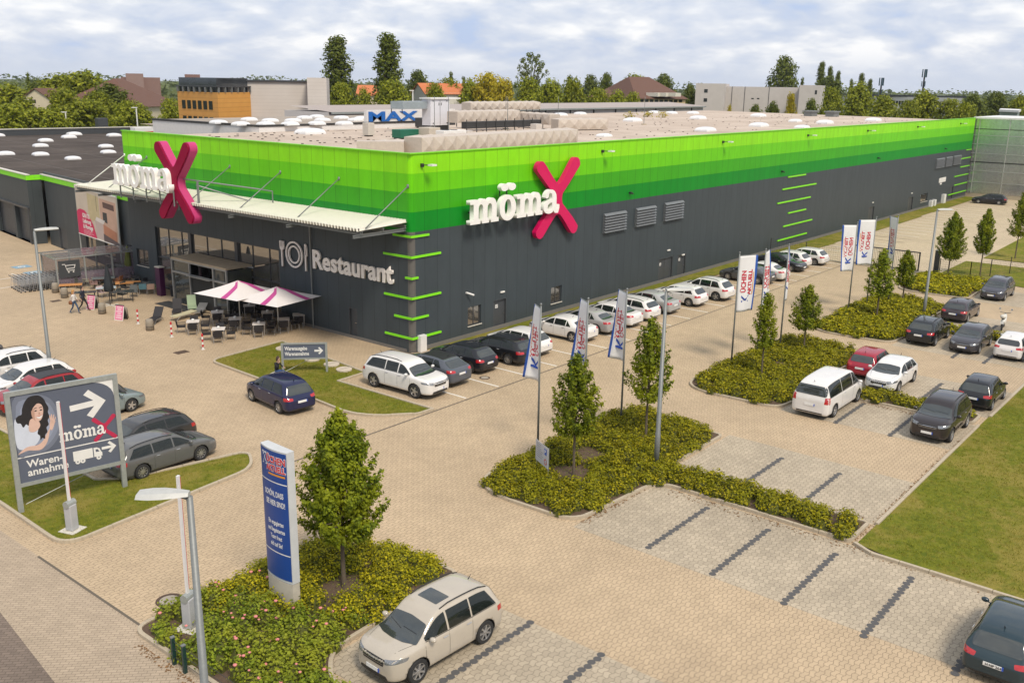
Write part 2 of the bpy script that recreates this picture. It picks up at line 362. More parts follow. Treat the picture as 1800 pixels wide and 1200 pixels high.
def make_car(kind, style='ten', sunroof=False, blackroof=False):
    S = SPEC[kind]; L2, W, H = S['L']/2, S['W'], S['H']; van = S.get('van')
    me, bvh = body_mesh(S)
    root = empty('parked_car'); body = link(bpy.data.objects.new('body', me), root); me.name = 'body'
    def top(x): h = bvh.ray_cast(Vector((x, 0, 4)), Vector((0, 0, -1))); return h[0].z if h[0] else 0
    def P(name, mat, items, parent=root, **kw):
        mb = MB()
        for pts, d in items: patch(mb, bvh, pts, d, **kw)
        o = mb.build(name, mat, parent, smooth=True); return o
    cw, hd, rend, rb = S['cow'], S['head'], S['rend'], S['rb']
    # windscreen
    P('windscreen', GLASS, [([(cw+.06, 0, 0), (cw+.02, .45*W, 0), (cw-.13, .84*W, 0), (hd+.01, .69*W, 0), (hd-.04, 0, 0), (hd+.01, -.69*W, 0), (cw-.13, -.84*W, 0), (cw+.02, -.45*W, 0)], (-.25, 0, -1))], rnd=.06, off=.010, step=.05)
    # rear window
    if S.get('deck'):
        P('rear_window', GLASS, [([(rend-.03, .60*W, 0), (rb+.06, .70*W, 0), (rb+.0, 0, 0), (rb+.06, -.70*W, 0), (rend-.03, -.60*W, 0), (rend+.0, 0, 0)], (.2, 0, -1))], rnd=.07)
    else:
        zt, zb = H-.16, S['dk']+.05
        wt_ = .66 if not van else .74
        P('rear_window', GLASS, [([(rend-.12, wt_*W, zt), ((rend+rb)/2-.15, wt_*W*1.13, (zt+zb)/2), (rb-.1, wt_*W*1.10, zb), (rb-.1, -wt_*W*1.10, zb), ((rend+rb)/2-.15, -wt_*W*1.13, (zt+zb)/2), (rend-.12, -wt_*W, zt)], (1, 0, -.45))], rnd=.09, off=.009, step=.05)
    bz = S['belt']+.035
    xr = rend-.05 if not S.get('deck') else rend-.20
    if van: xr = rend+.12
    xm = [cw-.34, cw-1.05 if not van else cw-1.15]
    wn = []
    def tz(x): return min(H-.125, top(x)-.105)
    xf = cw-.16
    while tz(xf) < bz+.03 and xf > 0: xf -= .02
    b1 = (cw-1.02) if not van else cw-1.0; b2 = b1-.92 if not van else b1-1.45
    b2 = max(b2, xr+.40) if not S.get('deck') else max(b2, xr+.05)
    tr = .30 if not van else .05
    if S.get('deck'): tr = .45
    sides = []
    for sgn in (1, -1):
        d = (0, -sgn, 0)
        def win(xa, xb, slA=0, slB=0):
            xs = [xa+(xb-xa)*i/8 for i in range(9)]
            lo = [(x, sgn*2, bz) for x in xs]
            hi = [(min(xa, max(xb+slB, x)), sgn*2, max(bz+.02, tz(min(xa, max(xb+slB, x))))) for x in reversed(xs)]
            pts = []
            for p in lo+hi:
                if not pts or (Vector(p)-Vector(pts[-1])).length > .015: pts.append(p)
            return (pts, d)
        sides.append(win(xf, b1+.04)); sides.append(win(b1-.03, b2+.03))
        if xr+.05 < b2-.12: sides.append(win(b2-.03, xr, slB=tr))
    for it in sides: P('side_window', GLASSD, [it], off=.009, step=.05)
    # black surround strip below side glass + door seams
    sm = MB()
    for sgn in (1, -1):
        d = (0, -sgn, 0)
        for x in (cw-.12, b1, b2):
            patch(sm, bvh, [(x+.006, sgn*2, S['gc']+.16), (x+.006, sgn*2, bz-.03), (x-.006, sgn*2, bz-.03), (x-.006, sgn*2, S['gc']+.16)], d, off=.002, step=.12)
        patch(sm, bvh, [(xf, sgn*2, bz-.012), (xf, sgn*2, bz-.03), (xr, sgn*2, bz-.03), (xr, sgn*2, bz-.012)], d, off=.003, step=.15)
    patch(sm, bvh, [(L2-.30, .62*W, 2), (cw+.12, .80*W, 2), (cw+.12, .80*W-.012, 2), (L2-.30, .62*W-.012, 2)], (0, 0, -1), off=.002, step=.15)
    patch(sm, bvh, [(L2-.30, -.62*W, 2), (cw+.12, -.80*W, 2), (cw+.12, -.80*W+.012, 2), (L2-.30, -.62*W+.012, 2)], (0, 0, -1), off=.002, step=.15)
    sm.build('panel_seams', TRIM, root, smooth=True)
    # lower black bumper / intake, grille
    nz = S['nz']
    P('grille', TRIM, [([(9, .44*W, nz-.33), (9, .50*W, nz-.13), (9, -.50*W, nz-.13), (9, -.44*W, nz-.33)], (-1, 0, 0))], rnd=.03)
    gr = MB()
    for dz in (-.27, -.20): patch(gr, bvh, [(9, .44*W, nz+dz), (9, .44*W, nz+dz+.012), (9, -.44*W, nz+dz+.012), (9, -.44*W, nz+dz)], (-1, 0, 0), off=.012)
    gr.build('grille_bar', CHROME, root)
    P('front_intake', TRIM, [([(9, .62*W, S['gc']+.08), (9, .55*W, S['gc']+.19), (9, -.55*W, S['gc']+.19), (9, -.62*W, S['gc']+.08)], (-1, 0, 0))], rnd=.03)
    P('rear_diffuser', TRIM, [([(-9, .66*W, S['gc']+.0), (-9, .70*W, S['gc']+.17), (-9, -.70*W, S['gc']+.17), (-9, -.66*W, S['gc']+.0)], (1, 0, 0))], rnd=.03)
    for sgn in (1, -1):
        P('headlight', LAMP, [([(L2, sgn*.52*W, nz-.24), (L2-.42, sgn*1.0*W, nz-.15), (L2-.50, sgn*1.0*W, nz-.055), (L2, sgn*.50*W, nz-.10)], (-.80, -.60*sgn, -.15))], rnd=.04, step=.05)
        if van: tp = [(-L2, sgn*.74*W, .85), (-L2+.2, sgn*1.0*W, .85), (-L2+.2, sgn*1.0*W, 1.18), (-L2, sgn*.80*W, 1.18)]
        else: tp = [(-L2, sgn*.58*W, S['dk']-.20), (-L2+.30, sgn*1.0*W, S['dk']-.22), (-L2+.30, sgn*1.0*W, S['dk']-.04), (-L2, sgn*.60*W, S['dk']-.08)]
        P('tail_light', TAIL, [(tp, (.80, -.55*sgn, -.1))], rnd=.03, step=.05)
    # plates
    for sx in (1, -1):
        z = (S['gc']+.27) if sx == 1 else (S['dk']-.30 if not van else .72)
        h = bvh.ray_cast(Vector((sx*5, 0, z)), Vector((-sx, 0, 0)))
        x = h[0].x+sx*.012; mb = MB(); mb.box(x-.008, x+.008, -.26, .26, z-.055, z+.055, 0); mb.box(x+sx*.001-.008, x+sx*.001+.008, -.262*sx if False else (-.262 if sx < 0 else .215), -.215 if sx < 0 else .262, z-.056, z+.056, 1)
        mb.build('number_plate', [PLATE, PLBLUE], root)
    # wheels
    tm, rm = wheel_parts(S, style); tyre_me = rim_me = None
    for sx in (1, -1):
        for sy in (1, -1):
            e = empty('wheel', (S['wb']/2*sx, sy*(W-.115), S['wr']), 0, root); e.rotation_euler = (-pi/2 if sy > 0 else pi/2, 0, 0)
            if tyre_me is None:
                a = tm.build('tyre', TYRE, e, smooth=True); b = rm.build('rim', [RIM, RIMD], e); tyre_me, rim_me = a.data, b.data
                smooth_angle(a, 45)
            else:
                link(bpy.data.objects.new('tyre', tyre_me), e); link(bpy.data.objects.new('rim', rim_me), e)
    # mirrors, handles
    for sgn in (1, -1):
        T = Matrix.Translation((cw-.30, sgn*(W+.07), S['belt']+.08)) @ Matrix.Diagonal((.085, .115, .075, 1))
        mb = MB(); mb.lathe([(sin(pi*i/6), -cos(pi*i/6)) for i in range(7)], 12, 0, T)
        mb.tube([(cw-.28, sgn*(W-.10), S['belt']+.01), (cw-.30, sgn*(W+.03), S['belt']+.05)], .022, 6, 0)
        o = mb.build('wing_mirror', [PAINT], root, smooth=True)
        hm = MB()
        for x in (b1+.16, b2+.16 if not van else b2+.3):
            h = bvh.ray_cast(Vector((x, sgn*3, S['belt']-.10)), Vector((0, -sgn, 0)))
            if h[0]: hm.tube([(x-.09, h[0].y+sgn*.018, h[0].z), (x+.09, h[0].y+sgn*.018, h[0].z)], .014, 6, 0)
        hm.build('door_handle', CHROME, root)
    wp = MB()
    for y0, y1 in ((-.62, -.02), (.02, .60)):
        p = []
        for t in (0, .5, 1):
            y = (y0+(y1-y0)*t)*W
            h = bvh.ray_cast(Vector((cw-.03-.10*abs(y/W)-.07*(1-t), y, 4)), Vector((0, 0, -1))); p.append(h[0]+Vector((0, 0, .016)))
        wp.tube(p, .009, 5)
    wp.build('wiper', TRIM, root)
    if S.get('rails'):
        for sgn in (1, -1):
            mb = MB(); xs = [hd-.15+(rend+.12-hd+.15)*i/6 for i in range(7)]; pts = []
            for i, x in enumerate(xs):
                h = bvh.ray_cast(Vector((x, sgn*.64*W, 4)), Vector((0, 0, -1))); pts.append(h[0]+Vector((0, 0, .045 if 0 < i < 6 else .005)))
            mb.tube(pts, .018, 6); mb.build('roof_rail', TRIM if not van else PAINT, root, smooth=True)
    if sunroof:
        P('sunroof', GLASS, [([(hd-.22, .42*W, 3), (hd-.75, .42*W, 3), (hd-.75, -.42*W, 3), (hd-.22, -.42*W, 3)], (0, 0, -1))], rnd=.05)
    if blackroof:
        P('roof_panel', TRIM, [([(hd-.05, .64*W, 3), (rend+.05, .60*W, 3), (rend+.05, -.60*W, 3), (hd-.05, -.64*W, 3)], (0, 0, -1))], rnd=.05)
    an = MB(); an.tube([(rend+.25, 0, top(rend+.25)-.01), (rend+.12, 0, top(rend+.25)+(.12))], [.02, .006], 6); an.build('aerial', TRIM, root)
    return root
def set_color(root, col):
    for c in KIDS.get(root.name, []):
        if c.name.split('.')[0] in ('body', 'wing_mirror', 'roof_rail'): c.color = c4(col)
# ------------------------------------------------------------------ ground, paving, kerbs, lawns
def paver_mat(name, col, bw=.30, bh=.15, rot=0, wave=.02, var=.13, mortar=.011, dark=.6, hexa=False, stain=.16):
    m, nt, b = newmat(name); k = NB(nt); p = k.pos()
    v = k.scale(p, 1, 1, 1, rot); s = k.xyz(v)
    sx = k.math('ADD', s[0], k.math('MULTIPLY', k.math('SINE', k.math('MULTIPLY', s[1], 2*pi/(bh*2))), wave))
    sy = k.math('ADD', s[1], k.math('MULTIPLY', k.math('SINE', k.math('MULTIPLY', s[0], 2*pi/bw)), wave))
    cb = k.n('ShaderNodeCombineXYZ'); k.put(cb.inputs[0], sx); k.put(cb.inputs[1], sy)
    br = k.n('ShaderNodeTexBrick'); k.ln(cb.outputs[0], br.inputs['Vector'])
    br.inputs['Scale'].default_value = 1; br.inputs['Brick Width'].default_value = bw; br.inputs['Row Height'].default_value = bh
    br.inputs['Mortar Size'].default_value = mortar; br.inputs['Mortar Smooth'].default_value = .4; br.inputs['Bias'].default_value = 0
    br.inputs['Color1'].default_value = c4([x*(1-var) for x in col]); br.inputs['Color2'].default_value = c4([min(1, x*(1+var)) for x in col])
    br.inputs['Mortar'].default_value = c4([x*dark for x in col])
    big = k.noise(.16, 6, p, .62); mid = k.noise(1.1, 5, p, .65); fine = k.noise(38, 3, p, .7)
    c = k.mix(1.0, br.outputs['Color'], (1, 1, 1, 1), 'MULTIPLY')
    mul = k.math('MULTIPLY', k.rng(big, .3, .7, 1-stain, 1+stain), k.math('MULTIPLY', k.rng(mid, .3, .7, .93, 1.06), k.rng(fine, .25, .75, .86, 1.12)))
    cc = k.n('ShaderNodeCombineColor'); [k.put(cc.inputs[i], mul) for i in range(3)]
    c = k.mix(1.0, br.outputs['Color'], cc.outputs[0], 'MULTIPLY')
    tyre = k.rng(k.noise(.5, 4, k.scale(p, .35, 1.6, 1), .7), .58, .78, 0, .10)      # faint dark traffic film
    c = k.mix(tyre, c, c4([x*.55 for x in col]))
    spot = k.rng(k.noise(2.6, 3, k.scale(p, 1, 1.3, 1), .45), .70, .78, 0, .30); c = k.mix(spot, c, c4([x*.45 for x in col]))
    k.ln(c, b.inputs['Base Color']); b.inputs['Roughness'].default_value = .82; b.inputs['Specular IOR Level'].default_value = .3
    k.bump(k.math('SUBTRACT', k.math('MULTIPLY', fine, .3), br.outputs['Fac']), b, .35, .01)
    return m
TAN = (.465, .355, .232)
P_LOT = paver_mat('sand_interlocking_pavers', TAN, .32, .16, 0, .026, var=.045, mortar=.011, dark=.50, stain=.10)
P_WALK = paver_mat('herringbone_pavers', (.405, .322, .232), .24, .12, pi/4, 0.0, var=.07, mortar=.010, dark=.55, stain=.1)
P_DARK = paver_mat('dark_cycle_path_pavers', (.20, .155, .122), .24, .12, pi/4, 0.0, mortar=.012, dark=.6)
P_BAY = paver_mat('grey_bay_pavers', (.415, .348, .255), .30, .19, 0, .03, var=.09, mortar=.013, dark=.58, stain=.16)
P_GATE = paver_mat('pale_rectangular_pavers', (.52, .42, .29), .24, .12, 0, 0, var=.06, mortar=.010, dark=.6, stain=.1)
KERB = M('concrete_kerb', (.42, .355, .26), .85, var=.3, scale=9)
LINE = M('white_line_pavers', (.72, .68, .60), .7, var=.12, scale=20)
HEXM = M('anthracite_pavers', (.085, .082, .08), .8, var=.25, scale=14)
def grass_mat(name, a, b2, c3):
    m, nt, b = newmat(name); k = NB(nt); p = k.pos()
    f1 = k.noise(.24, 7, p, .7); f2 = k.noise(4.5, 5, p, .7); f3 = k.noise(30, 3, p, .7); f4 = k.noise(1.3, 5, p, .7)
    c = k.mix(k.rng(f2, .35, .65, 0, 1), c4(a), c4(b2))
    c = k.mix(k.rng(k.math('MULTIPLY', f1, k.math('ADD', f4, .5)), .44, .60, 0, .85), c, c4(c3))
    c = k.mix(k.rng(f3, .3, .7, 0, .55), c, c4([x*.45 for x in a]))
    k.ln(c, b.inputs['Base Color']); b.inputs['Roughness'].default_value = .9; b.inputs['Specular IOR Level'].default_value = .15
    k.bump(k.math('ADD', f3, f2), b, .8, .05); return m
LAWN = grass_mat('lawn_turf', (.115, .145, .012), (.235, .235, .022), (.33, .26, .06))
FIELD = grass_mat('distant_fields', (.07, .10, .02), (.10, .13, .03), (.13, .13, .05))
EARTH = M('bark_mulch_earth', (.10, .065, .042), .95, var=.5, scale=14)
def sheet(name, poly, z, mat, kind='structure', parent=None):
    mb = MB(); mb.add([(p[0], p[1], z) for p in poly], [tuple(range(len(poly)))]); return mb.build(name, mat, parent, kind=kind)
def rounded(pts):                                       # (x, y, radius) corners
    out = []; n = len(pts)
    for i in range(n):
        p0, p1, p2 = Vector(pts[i-1][:2]), Vector(pts[i][:2]), Vector(pts[(i+1) % n][:2]); r = pts[i][2]
        if r <= 0: out.append(tuple(p1)); continue
        a = p1+(p0-p1).normalized()*r; b = p1+(p2-p1).normalized()*r
        for t in [j/7 for j in range(8)]: out.append(tuple(a*(1-t)**2+p1*2*t*(1-t)+b*t*t))
    return out
def area2(p): return sum(p[i-1][0]*p[i][1]-p[i][0]*p[i-1][1] for i in range(len(p)))
def inset(poly, d):
    s = 1 if area2(poly) > 0 else -1; out = []; n = len(poly)
    for i in range(n):
        p0, p1, p2 = Vector(poly[i-1]), Vector(poly[i]), Vector(poly[(i+1) % n])
        e1 = (p1-p0).normalized(); e2 = (p2-p1).normalized(); n1 = Vector((-e1.y, e1.x))*s; n2 = Vector((-e2.y, e2.x))*s
        m = (n1+n2); m = m.normalized() if m.length > 1e-6 else n1
        out.append(tuple(p1+m*d/max(.35, m.dot(n1))))
    return out
def kerb(poly, closed=True, wd=.13, h=.12, z0=-.02, name='kerb'):
    n = len(poly); mb = MB(); inn = inset(poly, wd) if closed else None
    if not closed:
        big = list(poly); inn = []
        for i in range(n):
            p0, p2 = Vector(poly[max(i-1, 0)]), Vector(poly[min(i+1, n-1)]); e = (p2-p0).normalized(); inn.append(tuple(Vector(poly[i])+Vector((-e.y, e.x))*wd))
    for i in range(n if closed else n-1):
        a, b = Vector(poly[i]), Vector(poly[(i+1) % n]); c, d = Vector(inn[(i+1) % n]), Vector(inn[i]); Ln = (b-a).length
        k = max(1, round(Ln/1.0))
        for j in range(k):
            g0 = .008/max(Ln, .1) if Ln > .5 else 0; t0, t1 = j/k+g0, (j+1)/k-g0
            q = [a.lerp(b, t0), a.lerp(b, t1), d.lerp(c, t1), d.lerp(c, t0)]; hh = h+random.uniform(-.008, .008)
            if area2(q) < 0: q = q[::-1]
            mb.prism([tuple(v) for v in q], z0, hh)
    return mb.build(name, KERB, kind='structure', bevel=.012)
sheet('ground', [(-3500, -3500), (4500, -3500), (4500, 4500), (-3500, 4500)], -.06, FIELD)
sheet('paved_lot', [(-26.4, -75), (125, -75), (125, 110), (-26.4, 110)], 0, P_LOT)
sheet('pavement', [(-60, -75), (-26.4, -75), (-26.4, 110), (-60, 110)], .002, P_WALK)
sheet('cycle_path', [(-60, -75), (-30.9, -75), (-30.3, -30), (-29.42, -16), (-28.8, -11.1), (-26.6, 8), (-26.4, 110), (-60, 110)], .006, P_DARK)  # left strip in a darker tone of the pavement's pavers
def bay(x0, x1, y0, y1, z=.004): return sheet('parking_bays', [(x0, y0), (x1, y0), (x1, y1), (x0, y1)], z, P_BAY)
bay(-12.5, -7.1, -75, -21.0); bay(-4.9, .2, -29.4, -20.9); bay(-24.2, -18.6, -60, -20.6)
bay(5.2, 9.6, -29.4, -21.2); bay(11.1, 16.4, -29.6, -20.9); bay(22.0, 26.6, -40, -21.2); bay(29.0, 34.5, -40, -21.0); bay(40.0, 46.0, -50, -21.2)
sheet('service_yard', [(49.3, -60), (125, -60), (125, -2.5), (49.3, -2.5)], .004, P_GATE)
# drain channel / course lines
mb = MB()
for x0, y0, x1, y1 in ((-16.5, -8.25, 49, -8.15), (-26.42, -75, -26.42, -8.5), (49.2, -3, 49.2, -16)):
    d = Vector((x1-x0, y1-y0)).normalized(); nn = Vector((-d.y, d.x))*.045
    mb.add([(x0-nn.x, y0-nn.y, .007), (x1-nn.x, y1-nn.y, .007), (x1+nn.x, y1+nn.y, .007), (x0+nn.x, y0+nn.y, .007)], [(0, 1, 2, 3)])
mb.build('drainage_channel', M('dark_joint', (.12, .10, .075), .9), kind='structure')
# white bay lines
mb = MB()
def line(x0, y0, x1, y1, wd=.12, z=.008):
    d = Vector((x1-x0, y1-y0)).normalized(); nn = Vector((-d.y, d.x))*wd/2
    mb.add([(x0-nn.x, y0-nn.y, z), (x1-nn.x, y1-nn.y, z), (x1+nn.x, y1+nn.y, z), (x0+nn.x, y0+nn.y, z)], [(0, 1, 2, 3)])
for i in range(21): line(-4.1+2.62*i, -8.05, -4.1+2.62*i, -3.0)
for i in range(22): line(53+2.6*i, -8.0, 53+2.6*i, -3.3)
for x in (66.0, 68.6): line(x, -8, x, -3.3)
for yy in (36.2, 39.6, 43.0, 46.4, 49.8, 53.2): line(-12.5, yy, -5.8, yy+.2)
line(-5.2, 44.5, -5.2, 60); line(-5.4, 34.6, -5.4, 41.5); line(-12.5, 34, -12.5, 60)
mb.build('parking_lines', LINE, kind='structure')
# anthracite zig-zag bay dividers
mb = MB()
def hexline(x0, x1, y, z=.009):
    x = x0; i = 0
    while x < x1:
        poly = [(x, y-.05), (x+.07, y-.12), (x+.17, y-.12), (x+.24, y-.05), (x+.24, y+.05), (x+.17, y+.12), (x+.07, y+.12), (x, y+.05)]
        off = .02 if i % 2 else -.02
        mb.add([(a, b+off, z) for a, b in poly], [tuple(range(8))]); x += .24; i += 1
for i_, y in enumerate((-23.97, -26.6, -29.23, -31.85, -34.5, -37.1)): hexline(-12.2-.2*i_, -7.8-.13*i_, y)
for y in (-24.0, -26.6): hexline(-4.9, -1.0, y)
for y in (-24.05, -26.68): hexline(5.1, 9.0, y)
for y in (-23.5, -26.1): hexline(11.6, 15.6, y)
for y in (-25.0, -26.8): hexline(21.5, 25.5, y)
hexline(29.2, 32.4, -25.0)
for y in (-25.2,): hexline(40.8, 45, y)
for y in (-23.84, -26.44, -29.05): hexline(-23.8, -18.7, y)
mb.build('bay_dividers', HEXM, kind='structure')
# islands with kerbs and beds
ISL = {
 'A': rounded([(-26.75, -40, 0), (-26.75, -15.1, .6), (-19.2, -14.9, 1.6), (-17.8, -17.8, .9), (-17.9, -20.2, .3), (-23.6, -20.5, .7), (-24.5, -21.6, .4), (-24.5, -40, 0)]),
 'B': rounded([(-12.5, -15.4, 2.4), (.5, -15.2, 2.0), (-.2, -20.8, .3), (-4.95, -20.85, .25), (-4.95, -29.35, .2), (-7.0, -29.35, .2), (-7.0, -21.3, .9), (-12.3, -20.9, 1.0)]),
 'C': rounded([(5.0, -15.3, 2.2), (19.6, -15.2, 2.2), (18.6, -20.9, .4), (11.1, -20.9, .3), (11.1, -29.3, .3), (9.5, -29.3, .3), (9.5, -21.4, .8), (5.2, -21.1, .9)]),
 'D': rounded([(22.0, -15.3, 2.4), (36.9, -15.2, 2.2), (36.0, -20.9, .4), (29.0, -20.9, .3), (29.0, -40, .3), (27.1, -40, .3), (27.1, -21.4, .8), (22.3, -21.1, .9)]),
 'E': rounded([(39.8, -15.3, 2.4), (48.6, -15.2, .3), (48.6, -21.0, .4), (40.2, -21.1, .9)])}
for k_, p_ in ISL.items():
    kerb(p_); sheet('planting_bed', inset(p_, .12), .07, EARTH)
L_F = rounded([(-25.6, -8.6, 1.0), (-17.0, -7.7, .9), (-15.9, -5.9, .8), (-21.0, -4.75, 0), (-21.9, -3.9, 0), (-21.9, 40, 0), (-25.2, 40, 0), (-25.5, -3.5, 0)])
L_G = rounded([(-9.2, 7.5, .9), (-3.6, 7.9, 0), (-4.6, -1.0, 0), (-6.65, -1.1, 0), (-6.55, -8.15, 0), (-7.6, -8.1, .3), (-9.9, -6.2, 1.6), (-9.6, -2.0, .3)])
L_H = [(-7.2, -75), (60, -75), (60, -29.75), (-6.9, -29.55), (-7.25, -31)]
for p_ in (L_F, L_G): kerb(p_); sheet('lawn', inset(p_, .12), .06, LAWN)
sheet('lawn', L_H, .05, LAWN)
kerb([(-7.3, -75), (-7.3, -30.2), (-6.9, -29.5)], False); kerb([(-4.9, -29.5), (9.4, -29.5)], False, wd=-.13); kerb([(11.2, -29.6), (40, -29.8)], False, wd=-.13)
sheet('grass_strip', [(1, -.02), (120, -.02), (120, -1.0), (98, -2.3), (60, -2.6), (42, -1.9), (30, -1.2), (4, -.9)], .03, LAWN)
for p_ in ([(31.0, -.1), (60.0, -.1), (60, -2.9), (31, -1.7)], [(62, -.1), (90, -.1), (90, -2.7), (62, -2.9)], [(95, -.1), (119.5, -.1), (119.5, -2.2), (95, -2.5)]):
    sheet('lawn', p_, .05, LAWN)
sheet('lawn', [(50.2, -16.2), (58.5, -16.2), (58.5, -26), (50.2, -26)], .05, LAWN)
sheet('lawn', [(61.5, -17.0), (100, -16.4), (100, -24), (61.5, -21.8)], .05, LAWN)
sheet('lawn', [(49.0, -21.6), (60, -26.5), (60, -29.5), (46.4, -29.5)], .045, LAWN)
kerb([(2, -1.2), (30, -1.5), (42, -2.1), (60, -2.9), (98, -2.5), (120, -1.2)], False, h=.03)
# manhole covers in the paving
def manhole(x, y, r, label, sq=False):
    o = thing('manhole_cover', (x, y, 0), 0, label, 'manhole cover')
    m = MB()
    if sq: m.box(-r, r, -r*.7, r*.7, 0, .016); m.build('cover', M('rusty_iron', (.10, .065, .045), .8, .3), o); return
    m.lathe([(0, .018), (r*.72, .018), (r*.72, .004)], 24); m.build('cover', M('concrete_cover', (.34, .30, .24), .85), o)
    m = MB(); m.lathe([(r*.72, .004), (r*.74, .02), (r, .02), (r, 0)], 24); m.build('ring', M('rusty_iron', (.10, .065, .045), .8, .3), o)
manhole(*g(298, 1055)[:2], .42, 'round manhole cover with dark iron ring in pavers beside the tall blue pylon')
manhole(*g(852, 664)[:2], .3, 'small round rusty manhole cover behind the parked dark cars')
manhole(*g(98, 529)[:2], .35, 'dark rectangular drain cover left of the walking couple', True)
manhole(*g(319, 619)[:2], .4, 'dark rectangular drain cover in front of the red and white bollards', True)
# ------------------------------------------------------------------ the big store
def pY(px, py, Y=0.): d = ray(px, py); return CAM+d*((Y-CAM.y)/d.y)
def pX(px, py, X=0.): d = ray(px, py); return CAM+d*((X-CAM.x)/d.x)
def panel_mat(name, bands, base, pitch=1.1):
    m, nt, b = newmat(name); k = NB(nt); p = k.obj(); s = k.xyz(p); u = k.math('ADD', s[0], s[1])
    fr = k.math('FRACT', k.math('DIVIDE', u, pitch))
    seam = k.math('LESS_THAN', fr, .022)
    rib = k.math('SINE', k.math('MULTIPLY', u, 2*pi/.092))
    col = c4(base)
    for z, c in bands: col = k.mix(k.math('GREATER_THAN', s[2], z), col, c4(c))
    pan = k.n('ShaderNodeTexWhiteNoise', noise_dimensions='1D'); k.ln(k.math('FLOOR', k.math('DIVIDE', u, pitch)), pan.inputs['W'])
    n = k.noise(1.2, 6, k.scale(p, 1, 1, .35), .65); n2 = k.noise(60, 2, p)
    v = k.math('MULTIPLY', k.rng(n, .3, .7, .90, 1.08), k.math('MULTIPLY', k.rng(pan.outputs[0], 0, 1, .965, 1.03), k.rng(n2, .2, .8, .92, 1.08)))
    v = k.math('MULTIPLY', v, k.rng(rib, -1, 1, .93, 1.04)); v = k.math('MULTIPLY', v, k.math('SUBTRACT', 1.0, k.math('MULTIPLY', seam, .6)))
    cc = k.n('ShaderNodeCombineColor'); [k.put(cc.inputs[i], v) for i in range(3)]
    k.ln(k.mix(1.0, col, cc.outputs[0], 'MULTIPLY'), b.inputs['Base Color']); b.inputs['Roughness'].default_value = .5; b.inputs['Specular IOR Level'].default_value = .3
    k.bump(rib, b, .12, .01); return m
GREY = (.050, .063, .071)
BANDS = [(7.34, (.0, .235, .012)), (8.50, (.045, .36, .004)), (9.61, (.135, .56, .0)), (10.72, (.25, .70, .004))]
WALLM = panel_mat('store_sandwich_panels', BANDS, GREY); GREYM = panel_mat('grey_sandwich_panels', [], (.056, .066, .070))
LIME = M('lime_green_metal', (.22, .72, .01), .45); CORNER = M('corner_trim_grey', (.115, .11, .105), .45)
CAPG = M('green_parapet_cap', (.19, .60, .005), .4); DOORM = M('anthracite_door', (.055, .06, .065), .45); FRAME = M('anthracite_frame', (.05, .052, .056), .4)
GALV = M('galvanised_steel', (.20, .21, .205), .5, .3, var=.25, scale=12); WHITE = M('white_metal', (.72, .71, .68), .45); SILL = M('pale_window_sill', (.6, .57, .5), .5)
ROOFM = None
def roof_mat(name, a, b2, scale=.5):
    m, nt, b = newmat(name); k = NB(nt); p = k.obj(); s = k.xyz(p)
    c = k.mix(k.rng(k.noise(.12, 7, p, .7), .35, .68, 0, 1), c4(a), c4(b2))
    c = k.mix(k.rng(k.noise(1.2, 6, k.scale(p, 1, .4, 1), .75), .5, .8, 0, .5), c, c4([x*.55 for x in a]))
    seam = k.math('LESS_THAN', k.math('FRACT', k.math('DIVIDE', s[1], 2.1)), .03); c = k.mix(k.math('MULTIPLY', seam, .35), c, c4([x*.4 for x in a]))
    k.ln(c, b.inputs['Base Color']); b.inputs['Roughness'].default_value = .95; b.inputs['Specular IOR Level'].default_value = .12; return m
ROOFM = roof_mat('pale_roof_membrane', (.42, .34, .275), (.58, .49, .41)); DARKROOF = roof_mat('dark_bitumen_roof', (.060, .049, .042), (.105, .086, .074))
DOME = M('skylight_acrylic', (.74, .74, .74), .25, coat=.5)
GLZ = M('shop_glazing', (.33, .32, .30), .02, .85, var=.06); WINM = M('window_glass', (.30, .28, .25), .03, .8, var=.1)
def wallgrid(name, mp, u0, u1, z0, z1, holes, mat, parent, dep=.18, inward=(0, 1, 0), flip=False, extra=None):
    us = sorted({u0, u1} | {h[i] for h in holes for i in (0, 1)}); zs = sorted({z0, z1} | {h[i] for h in holes for i in (2, 3)}); mb = MB(); d = Vector(inward)*dep
    for a, b in zip(us, us[1:]):
        for c, e2 in zip(zs, zs[1:]):
            if any(h[0] <= a and b <= h[1] and h[2] <= c and e2 <= h[3] for h in holes): continue
            q = [mp(a, c), mp(b, c), mp(b, e2), mp(a, e2)]
            mb.add(q if not flip else q[::-1], [(0, 1, 2, 3)])
    for h in holes:
        c = [mp(h[0], h[2]), mp(h[1], h[2]), mp(h[1], h[3]), mp(h[0], h[3])]
        for i in range(4):
            a, b = Vector(c[i]), Vector(c[(i+1) % 4]); q = [a, b, b+d, a+d]; mb.add(q if flip else q[::-1], [(0, 1, 2, 3)])
    if extra: extra(mb)
    return mb.build(name, mat, parent)
store = thing('furniture_store', (0, 0, 0), 0, 'huge dark grey retail hall with bands of green along its upper walls', 'store')
mpR = lambda u, z: Vector((u, 0, z)); mpL = lambda u, z: Vector((0, u, z))
H0 = 11.83; CH = .32; XE = 120.0; YE = 31.65
WR = [(4.98, 6.25, .76, 2.0), (13.78, 15.03, .76, 1.95), (97.5, 100.5, .95, 2.05)]
DR = [(7.48, 8.83, 0.0, 2.03), (28.45, 30.75, 0.0, 2.06), (31.6, 32.96, 0.0, 2.03), (77.3, 79.3, 0.0, 2.06), (92.2, 94.2, 0, 2.06), (111.3, 112.9, 0, 2.1)]
wallgrid('side_wall', mpR, CH, XE, 0, H0, WR+DR, WALLM, store)
